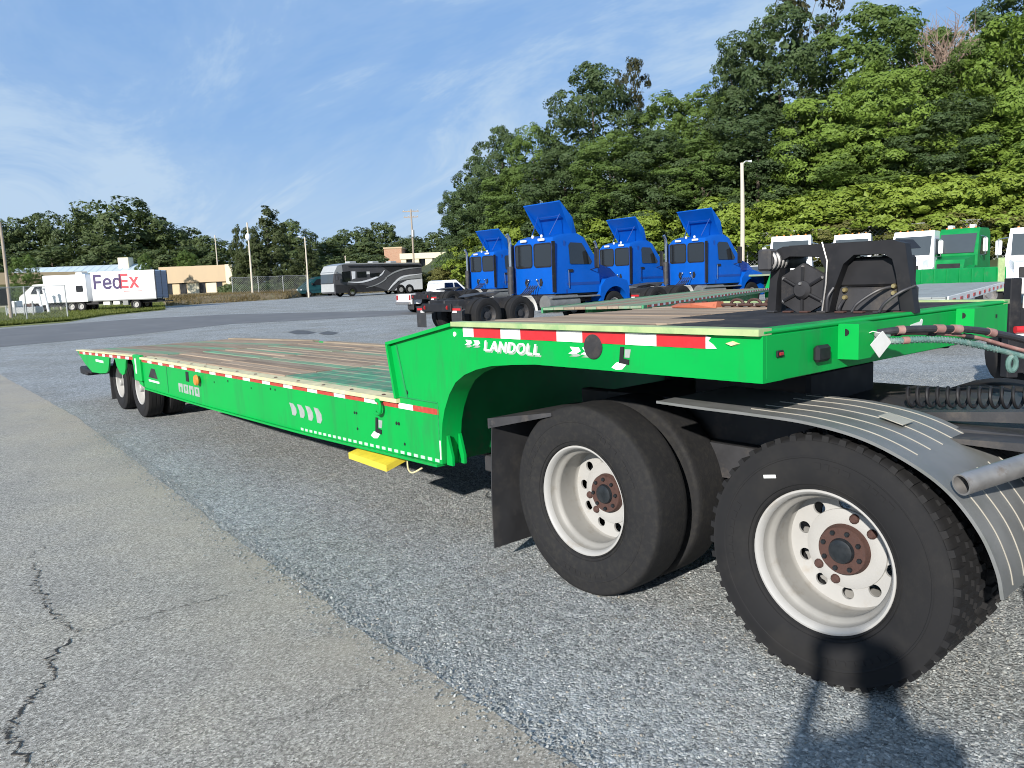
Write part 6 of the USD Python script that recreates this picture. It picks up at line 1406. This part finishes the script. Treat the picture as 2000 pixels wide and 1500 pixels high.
tree_kind('bush', 'leaf_bush', 30, BUSH, 1.1, 14, .20, 12, .10, 60, .026, fill=500, trunk_r=.02, limbs=4, top=.5)
tree_kind('dry_bush', 'leaf_brush', 31, BUSH, 1.0, 14, .20, 12, .10, 60, .024, fill=500, trunk_r=.02, limbs=4, top=.5)
def plant(key, name, label, cat, px, py_top, D, wpx, group=None, hill=False, rot=None, px_base=None):
    K = KINDS_[key]; x, y = spot(px, D); g = hill_z(px, D) if hill else float(land(x, y)); H = height_at(px, py_top, D) - g
    Wm = wpx * D / FPX
    r = np.random.default_rng(int(px * 7 + D)); rz = r.uniform(0, 6.28) if rot is None else rot
    sc = (Wm, Wm * .95, H * 1.02)
    if K['first'] is not None: return dup(K['first'], label, (x, y, g - .15), rz, sc, group)
    t = thing(name, label, cat, (x, y, g - .15), rz, group, sc)
    (P, F), C = crown_mesh(K['seed'], K['env'], *K['args'])
    MB().raw(P, F).build('crown', M[K['leaf_m']], t, smooth=False)
    tr_ = MB(); tp = [(0, 0, -.03), (.004, .003, .15), (-.006, .004, .35), (.006, -.004, .6), (0, 0, K['top'])]; q = np.array([1.25, 1.0, .85, .55, .2]) * K['trunk_r']
    tr_.tube(bez(tp, 5), np.interp(np.linspace(0, 1, 21), np.linspace(0, 1, 5), q), 8)
    for c in C[:: max(1, len(C) // K['limbs'])][:K['limbs']]:
        z0 = max(.12, min(c[2] * .62, K['top'] - .05)); tr_.tube(bez([(0, 0, z0), tuple(np.array((c[0] * .45, c[1] * .45, z0 + (c[2] - z0) * .6))), tuple(c)], 4), np.linspace(K['trunk_r'] * .45, K['trunk_r'] * .1, 9), 5)
    tr_.build('trunk', M[K['bark']], t, smooth=40)
    KINDS_[key]['first'] = t.GetPrim() if not isinstance(t, Usd.Prim) else t
    return t
GH = 'trees massed on the wooded hillside'
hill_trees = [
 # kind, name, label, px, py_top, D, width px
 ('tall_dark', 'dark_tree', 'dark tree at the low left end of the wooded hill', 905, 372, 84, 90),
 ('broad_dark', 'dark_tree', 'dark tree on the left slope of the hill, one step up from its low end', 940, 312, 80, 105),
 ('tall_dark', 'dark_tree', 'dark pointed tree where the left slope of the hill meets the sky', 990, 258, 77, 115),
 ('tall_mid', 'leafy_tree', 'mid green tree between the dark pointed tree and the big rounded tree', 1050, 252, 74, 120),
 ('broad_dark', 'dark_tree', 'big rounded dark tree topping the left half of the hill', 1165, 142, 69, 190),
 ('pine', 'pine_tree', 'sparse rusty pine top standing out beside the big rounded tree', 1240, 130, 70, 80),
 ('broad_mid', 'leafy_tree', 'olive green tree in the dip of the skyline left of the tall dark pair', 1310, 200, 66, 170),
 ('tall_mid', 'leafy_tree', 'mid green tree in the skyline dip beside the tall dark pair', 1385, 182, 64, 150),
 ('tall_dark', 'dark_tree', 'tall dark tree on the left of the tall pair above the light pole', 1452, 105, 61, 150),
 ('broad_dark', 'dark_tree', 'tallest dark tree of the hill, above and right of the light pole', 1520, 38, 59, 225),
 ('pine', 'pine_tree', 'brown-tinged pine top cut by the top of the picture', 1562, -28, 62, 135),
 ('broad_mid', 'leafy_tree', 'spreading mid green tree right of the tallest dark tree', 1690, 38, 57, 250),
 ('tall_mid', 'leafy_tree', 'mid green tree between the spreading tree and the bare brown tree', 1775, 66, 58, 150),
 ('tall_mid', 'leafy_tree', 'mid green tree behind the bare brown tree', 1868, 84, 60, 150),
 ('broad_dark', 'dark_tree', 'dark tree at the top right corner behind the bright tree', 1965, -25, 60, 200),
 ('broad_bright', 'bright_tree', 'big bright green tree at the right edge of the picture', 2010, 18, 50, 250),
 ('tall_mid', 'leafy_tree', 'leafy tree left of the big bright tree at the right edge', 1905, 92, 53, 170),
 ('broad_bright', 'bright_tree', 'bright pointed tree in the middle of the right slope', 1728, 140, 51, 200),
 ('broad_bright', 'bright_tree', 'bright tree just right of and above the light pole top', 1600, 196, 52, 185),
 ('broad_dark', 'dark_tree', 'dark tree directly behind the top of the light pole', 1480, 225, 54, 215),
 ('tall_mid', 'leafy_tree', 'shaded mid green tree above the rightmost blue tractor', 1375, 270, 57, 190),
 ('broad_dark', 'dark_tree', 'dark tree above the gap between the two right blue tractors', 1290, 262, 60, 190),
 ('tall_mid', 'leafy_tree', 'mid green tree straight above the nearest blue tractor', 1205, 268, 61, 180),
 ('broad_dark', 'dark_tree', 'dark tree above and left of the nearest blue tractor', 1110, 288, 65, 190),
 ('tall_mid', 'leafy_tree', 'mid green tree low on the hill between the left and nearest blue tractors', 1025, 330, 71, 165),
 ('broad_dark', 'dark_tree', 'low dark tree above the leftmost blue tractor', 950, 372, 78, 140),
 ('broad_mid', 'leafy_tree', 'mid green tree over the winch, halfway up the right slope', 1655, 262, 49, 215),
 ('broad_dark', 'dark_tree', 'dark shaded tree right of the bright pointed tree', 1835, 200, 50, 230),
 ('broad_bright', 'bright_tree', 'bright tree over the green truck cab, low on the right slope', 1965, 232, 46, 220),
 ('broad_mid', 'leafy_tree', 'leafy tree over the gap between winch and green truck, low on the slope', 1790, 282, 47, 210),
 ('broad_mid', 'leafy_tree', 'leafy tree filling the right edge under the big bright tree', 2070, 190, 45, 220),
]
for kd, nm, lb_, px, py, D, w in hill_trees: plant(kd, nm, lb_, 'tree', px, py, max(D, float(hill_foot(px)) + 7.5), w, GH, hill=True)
GBush = 'bright bushes along the foot of the wooded hill'
for px, py, D, w, where in ((935, 455, 86, 90, 'left of the leftmost blue tractor'), (1012, 432, 67, 110, 'between the leftmost and nearest blue tractors'), (1160, 428, 57, 130, 'right of the nearest blue tractor'), (1268, 412, 54, 130, 'between the two right blue tractors'),
                        (1405, 388, 51, 130, 'just left of the light pole'), (1495, 396, 49, 150, 'just right of the light pole'), (1590, 380, 48, 160, 'above the left end of the winch'), (1682, 362, 46.5, 170, 'above the middle of the winch'),
                        (1770, 352, 45.5, 170, 'above the right end of the winch'), (1850, 345, 44.5, 160, 'left of the green truck cab'), (1930, 340, 43.5, 160, 'straight above the green truck cab'), (2010, 318, 42.5, 180, 'at the right edge'), (1090, 440, 62, 120, 'behind the nearest blue tractor')):
    plant('bush', 'bright_bush', 'bright yellow-green bush ' + where, 'bush', px, py, float(hill_foot(px)) + 4.3, w * 1.15, GBush, hill=True)
for px, py, D, w, where in ((1640, 425, 46.2, 150, 'behind the middle of the winch'), (1745, 420, 45.5, 150, 'behind the right end of the winch'), (1560, 440, 48, 150, 'at the left end of the hillside fence'), (1835, 412, 44.5, 150, 'left of the green truck'), (1960, 400, 43, 170, 'right of the green truck'), (850, 525, 100, 90, 'below the columned building'), (800, 540, 99, 70, 'right behind the motorhome'), (880, 515, 92, 80, 'left of the leftmost blue tractor')):
    plant('dry_bush', 'dry_brush', 'yellowish dry brush ' + where, 'bush', px, py, float(hill_foot(px)) + 3.4 if px > 900 else D, w, 'dry brush along the yard edge', hill=px > 900)
# the leafless brown tree on the right slope
x, y = spot(1830, 56); dt = thing('dead_tree', 'leafless brown tree standing out among the green crowns on the right slope', 'tree', (x, y, hill_z(1830, 56)))
H = height_at(1835, 78, 56) - hill_z(1830, 56); mb = MB(); r = np.random.default_rng(12); mb.tube([(0, 0, 0), (.1, 0, H * .5), (0, .1, H)], [.22, .15, .03], 8); mb.build('trunk', M['bark_dead'], dt); mb = MB()
for k in range(70):
    z = r.uniform(.55, .97) * H; a = r.uniform(0, 6.28); L_ = (1.25 - z / H) * 5.5 * r.uniform(.5, 1); p1 = np.array((math.cos(a) * L_, math.sin(a) * L_, z + L_ * .9))
    pts = bez([(0, 0, z), tuple(np.array((p1[0] * .5, p1[1] * .5, z + L_ * .35)) + r.normal(size=3) * .15), tuple(p1)], 3); mb.tube(pts, np.linspace(.06, .015, len(pts)), 4)
    for j in range(5):
        q = pts[r.integers(2, len(pts))]; e = q + r.normal(size=3) * .55 + np.array((0, 0, .5)); mb.tube([q, e], [.022, .008], 4)
mb.build('branches', M['bark_dead'], dt, smooth=False)
GF = 'distant trees beyond the buildings on the left'
far = [
 ('far_round', 'leftmost distant tree, beside the plain pole at the left edge', 22, 432, 128, 95), ('far_tall', 'distant round-topped tree just right of the plain pole', 92, 416, 132, 90),
 ('far_round', 'distant tree above the white box truck', 150, 424, 130, 90), ('far_tall', 'distant tree stepping up to the great rounded tree from the left', 195, 418, 133, 85),
 ('far_round', 'great rounded distant tree above the lettering of the delivery truck', 248, 390, 124, 150), ('far_tall', 'distant tree on the right shoulder of the great rounded tree', 312, 424, 127, 100),
 ('far_round', 'distant tree above the tan block building', 365, 446, 130, 100), ('far_round', 'distant tree above the right end of the tan block building', 418, 462, 126, 90),
 ('cedar', 'pointed cedar left of the pale lamp post', 472, 440, 104, 46), ('cedar', 'tall broad cedar right of the pale lamp post', 530, 404, 103, 120), ('cedar', 'dark cedar behind the pale lamp post', 500, 452, 101, 80),
 ('far_tall', 'distant tree dropping away right of the tall cedar', 572, 432, 118, 90), ('cedar', 'cedar standing behind the bent lamp pole', 600, 474, 101, 80),
 ('far_round', 'distant low tree left of the motorhome roof', 655, 462, 128, 90), ('far_round', 'distant tree above the front half of the motorhome', 700, 446, 138, 95), ('far_tall', 'taller distant tree above the rear half of the motorhome', 752, 434, 140, 70),
 ('far_round', 'distant tree around the tall utility pole', 800, 462, 142, 90), ('far_round', 'distant tree between the utility pole and the wooded hill', 852, 456, 135, 95),
 ('far_round', 'low distant tree filling the row below the great rounded tree', 235, 470, 119, 130), ('far_round', 'low distant tree filling the row above the white box truck', 110, 480, 121, 130), ('far_round', 'low distant tree at the foot of the plain pole', 20, 490, 118, 120), ('far_round', 'low distant tree above the tan block building doorways', 350, 482, 120, 120),
 ('far_round', 'low distant tree above the bent lamp pole base', 640, 498, 112, 90), ('far_round', 'low distant tree just above the motorhome roof', 720, 494, 114, 100),
 ('broad_mid', 'small bright tree above the left end of the white box truck', 55, 498, 100, 55), ('broad_mid', 'small bright green tree between the roof unit and the tan building', 288, 494, 100, 40), ('broad_mid', 'small mid green tree left of the cedars', 372, 490, 112, 60),
]
far += [('far_round', 'wide low distant tree right of the tall cedar, above the chain link fence', 588, 470, 122, 120), ('far_round', 'wide low distant tree over the front end of the motorhome', 668, 478, 130, 130), ('far_round', 'wide low distant tree over the middle of the motorhome', 735, 474, 134, 130),
        ('far_round', 'wide low distant tree over the columned building', 835, 470, 140, 130), ('far_round', 'distant tree in the gap right of the great rounded tree, lower than its neighbours', 340, 462, 131, 120), ('far_round', 'distant low tree between the plain pole and the white box truck', 62, 452, 131, 120), ('far_round', 'distant low tree left of the cedars, over the end of the tan block building', 432, 476, 124, 110)]
for kd, lb_, px, py, D, w in far: plant(kd, 'cedar_tree' if kd == 'cedar' else 'distant_tree', lb_, 'tree', px, py, D + 12 if px < 470 and D > 110 else D, w * (1.0 if kd in ('cedar', 'broad_mid') else 1.2), GF)
# undergrowth that closes the foot of the hill
def leaf_mass(name, label, kind_leaf, pts, n_each, rad, leaf, seed):
    r = np.random.default_rng(seed); C = []; N = []
    for p in pts:
        d = r.normal(size=(n_each, 3)); d /= np.linalg.norm(d, axis=1, keepdims=True); d[:, 2] = np.abs(d[:, 2])
        C.append(np.array(p) + d * rad * r.uniform(.6, 1.0, (n_each, 1))); N.append(d + r.normal(size=(n_each, 3)) * .6)
    P, F = leaf_cards(np.vstack(C), np.vstack(N), leaf, r); return tag(MB().raw(P, F).build(name, M[kind_leaf], smooth=False), label, 'undergrowth', kind='stuff')
r = np.random.default_rng(9); pts = []
for _ in range(900):
    px = r.uniform(860, 2250); e = r.uniform(4.5, 24); D = hill_foot(px) + e; x, y = spot(px, D); pts.append((x, y, hill_z(px, D) - .1))
leaf_mass('hill_undergrowth', 'low leafy undergrowth covering the foot of the wooded hill', 'leaf_mid', pts, 70, 1.35, .15, 10)
pts = []
for _ in range(500):
    px = r.uniform(440, 770); D = np.interp(px, *BANK) + r.uniform(9, 26); x, y = spot(px, D); pts.append((x, y, float(land(x, y)) + .8))
leaf_mass('bank_undergrowth', 'dark brush under the cedar trees on the bank', 'leaf_far', pts, 40, 1.2, .16, 11)
# grass blades on the verge and on the bank
def blades(name, label, sampler, n, h, m, seed, bottom=0.0):
    r = np.random.default_rng(seed); x, y, z = sampler(r, n); n = len(x); a = r.random(n) * 6.28; hh = h * r.uniform(.5, 1.4, n); w = .035 * r.uniform(.6, 1.5, n); lx, ly = r.normal(size=n) * .35 * hh, r.normal(size=n) * .35 * hh
    P = np.stack([np.stack([x - np.cos(a) * w, y - np.sin(a) * w, z], 1), np.stack([x + np.cos(a) * w, y + np.sin(a) * w, z], 1), np.stack([x + lx, y + ly, z + hh], 1)], 1).reshape(-1, 3)
    i = np.arange(n) * 3; return tag(MB().raw(P, np.stack([i, i + 1, i + 2], 1)).build(name, M[m], smooth=False), label, 'grass', kind='stuff')
def verge_s(r, n):
    q = r.random(n * 3); px = -80 + 400 * q; Dn = np.array([np.linalg.norm((gpt(p, np.interp(p, (-250, 0, 130, 205, 320), (656, 638, 628, 616, 605)))[:2] - CAM[:2])) * 1.0 for p in np.linspace(-80, 320, 41)])
    X, Y = [], []
    for p in px:
        h, _ = heading(p); d0 = np.interp(p, np.linspace(-80, 320, 41), Dn) / np.linalg.norm(h) + .3; D = d0 + 30 * r.random() ** 2.2; X.append(CAM[0] + h[0] * D); Y.append(CAM[1] + h[1] * D)
    X, Y = np.array(X), np.array(Y); return X, Y, land(X, Y) + .01
blades('verge_grass', 'yellow-green grass blades of the verge at the left edge', verge_s, 9000, .16, 'grass', 21)
def bank_s(r, n):
    px = r.uniform(322, 756, n); e = r.uniform(0, 7, n); X, Y, Z = [], [], []
    for p, q in zip(px, e):
        D = np.interp(p, *BANK) + q; x, y = spot(p, D); X.append(x); Y.append(y); Z.append(float(land(x, y)) + np.interp(q, (0, 1, 3, 6, 16), (.05, .3, .7, .85, .95)) - .05)
    return np.array(X), np.array(Y), np.array(Z)
blades('bank_grass', 'dry tan grass blades on the far bank', bank_s, 14000, .26, 'leaf_brush_grass', 22)
# ------------------------------------------------------------------ the photographer, whose shadow falls on the gravel and the front wheel
import manifold3d as m3
def person():
    base = np.array((CAM[0], CAM[1], 0)) - np.array((FH[0], FH[1], 0)) * .46 - np.array((SH[0], SH[1], 0)) * .20
    az = math.atan2(FH[1], FH[0]); t = thing('person', 'person in navy shirt and jeans casting the shadow below the front wheel', 'person', tuple(base), az)
    # local x forward, y left
    J = dict(pel=(0, 0, .98), che=(-.02, 0, 1.34), nec=(0, 0, 1.54), hea=(.03, 0, 1.68), hea2=(.045, 0, 1.72))
    def sph(c, r, n=20): return m3.Manifold.sphere(r, n).translate(tuple(map(float, c)))
    def bone(a, ra, b, rb): return m3.Manifold.batch_hull([sph(a, ra), sph(b, rb)])
    def body(parts, name, m, edge=.025):
        M_ = parts[0]
        for p in parts[1:]: M_ = M_ + p
        M_ = M_.refine_to_length(edge); k = M_.to_mesh(); tm = trimesh.Trimesh(np.array(k.vert_properties)[:, :3], np.array(k.tri_verts), process=True)
        trimesh.smoothing.filter_taubin(tm, iterations=10); return MB().add(tm).build(name, M[m], t, smooth=True)
    skin = [bone((.02, 0, 1.46), .055, (.03, 0, 1.62), .058), m3.Manifold.batch_hull([sph((.03, 0, 1.70), .092), sph((.05, 0, 1.64), .072), sph((.075, 0, 1.60), .05)]), bone((.125, 0, 1.665), .014, (.14, 0, 1.645), .016), sph((.03, .088, 1.66), .022), sph((.03, -.088, 1.66), .022)]
    shirt = [m3.Manifold.batch_hull([sph((0, .16, 1.0), .13), sph((0, -.16, 1.0), .13), sph((0, .18, 1.20), .13), sph((0, -.18, 1.20), .13)]), m3.Manifold.batch_hull([sph((0, .18, 1.18), .13), sph((0, -.18, 1.18), .13), sph((-.01, .18, 1.38), .11), sph((-.01, -.18, 1.38), .11), sph((0, 0, 1.47), .07)])]
    jeans = [m3.Manifold.batch_hull([sph((0, .10, .93), .12), sph((0, -.10, .93), .12), sph((0, 0, 1.02), .13)])]
    shoes = []
    for s in (-1, 1):
        sh, el, wr = (0, s * .21, 1.41), (.10, s * .29, 1.17), (.30, s * .11, 1.61)
        shirt += [bone(sh, .085, (sh[0] * .4 + el[0] * .6, sh[1] * .4 + el[1] * .6, sh[2] * .4 + el[2] * .6), (.066))]
        skin += [bone((sh[0] * .5 + el[0] * .5, sh[1] * .5 + el[1] * .5, sh[2] * .5 + el[2] * .5), .046, el, .043), bone(el, .043, wr, .028), m3.Manifold.batch_hull([sph(wr, .026), sph((.34, s * .10, 1.68), .022), sph((.335, s * .11, 1.65), .024)])]
        for k in range(4): skin.append(bone((.34, s * .10, 1.65 + .018 * k), .0095, (.375, s * (.082 - .002 * k), 1.66 + .018 * k), .008))
        skin.append(bone((.325, s * .09, 1.65), .011, (.335, s * .055, 1.685), .009))
        jeans += [bone((0, s * .10, .92), .10, (.02, s * .11, .50), .065), bone((.02, s * .11, .50), .064, (-.01, s * .12, .10), .048)]
        shoes += [m3.Manifold.batch_hull([sph((-.05, s * .12, .05), .048), sph((.14, s * .14, .04), .040), sph((.05, s * .13, .07), .045)])]
    body(skin, 'body', 'skin', .012); body(shirt, 'shirt', 'shirt'); body(jeans, 'jeans', 'jeans'); body(shoes, 'shoes', 'black')
    hair = m3.Manifold.batch_hull([sph((.005, 0, 1.735), .092), sph((-.03, 0, 1.69), .08), sph((.04, 0, 1.755), .075)]); body([hair], 'hair', 'hair')
    for s in (-1, 1): MB().ball((.112, s * .034, 1.685), .012, 1).build('eye', M['white'], t)
    MB().tube([(.122, -.025, 1.605), (.126, 0, 1.603), (.122, .025, 1.605)], .006, 6).build('mouth', M['red_lens'], t)
    MB().box(.345, .353, -.078, .078, 1.65, 1.725, .003).build('phone', M['black'], t)
person()
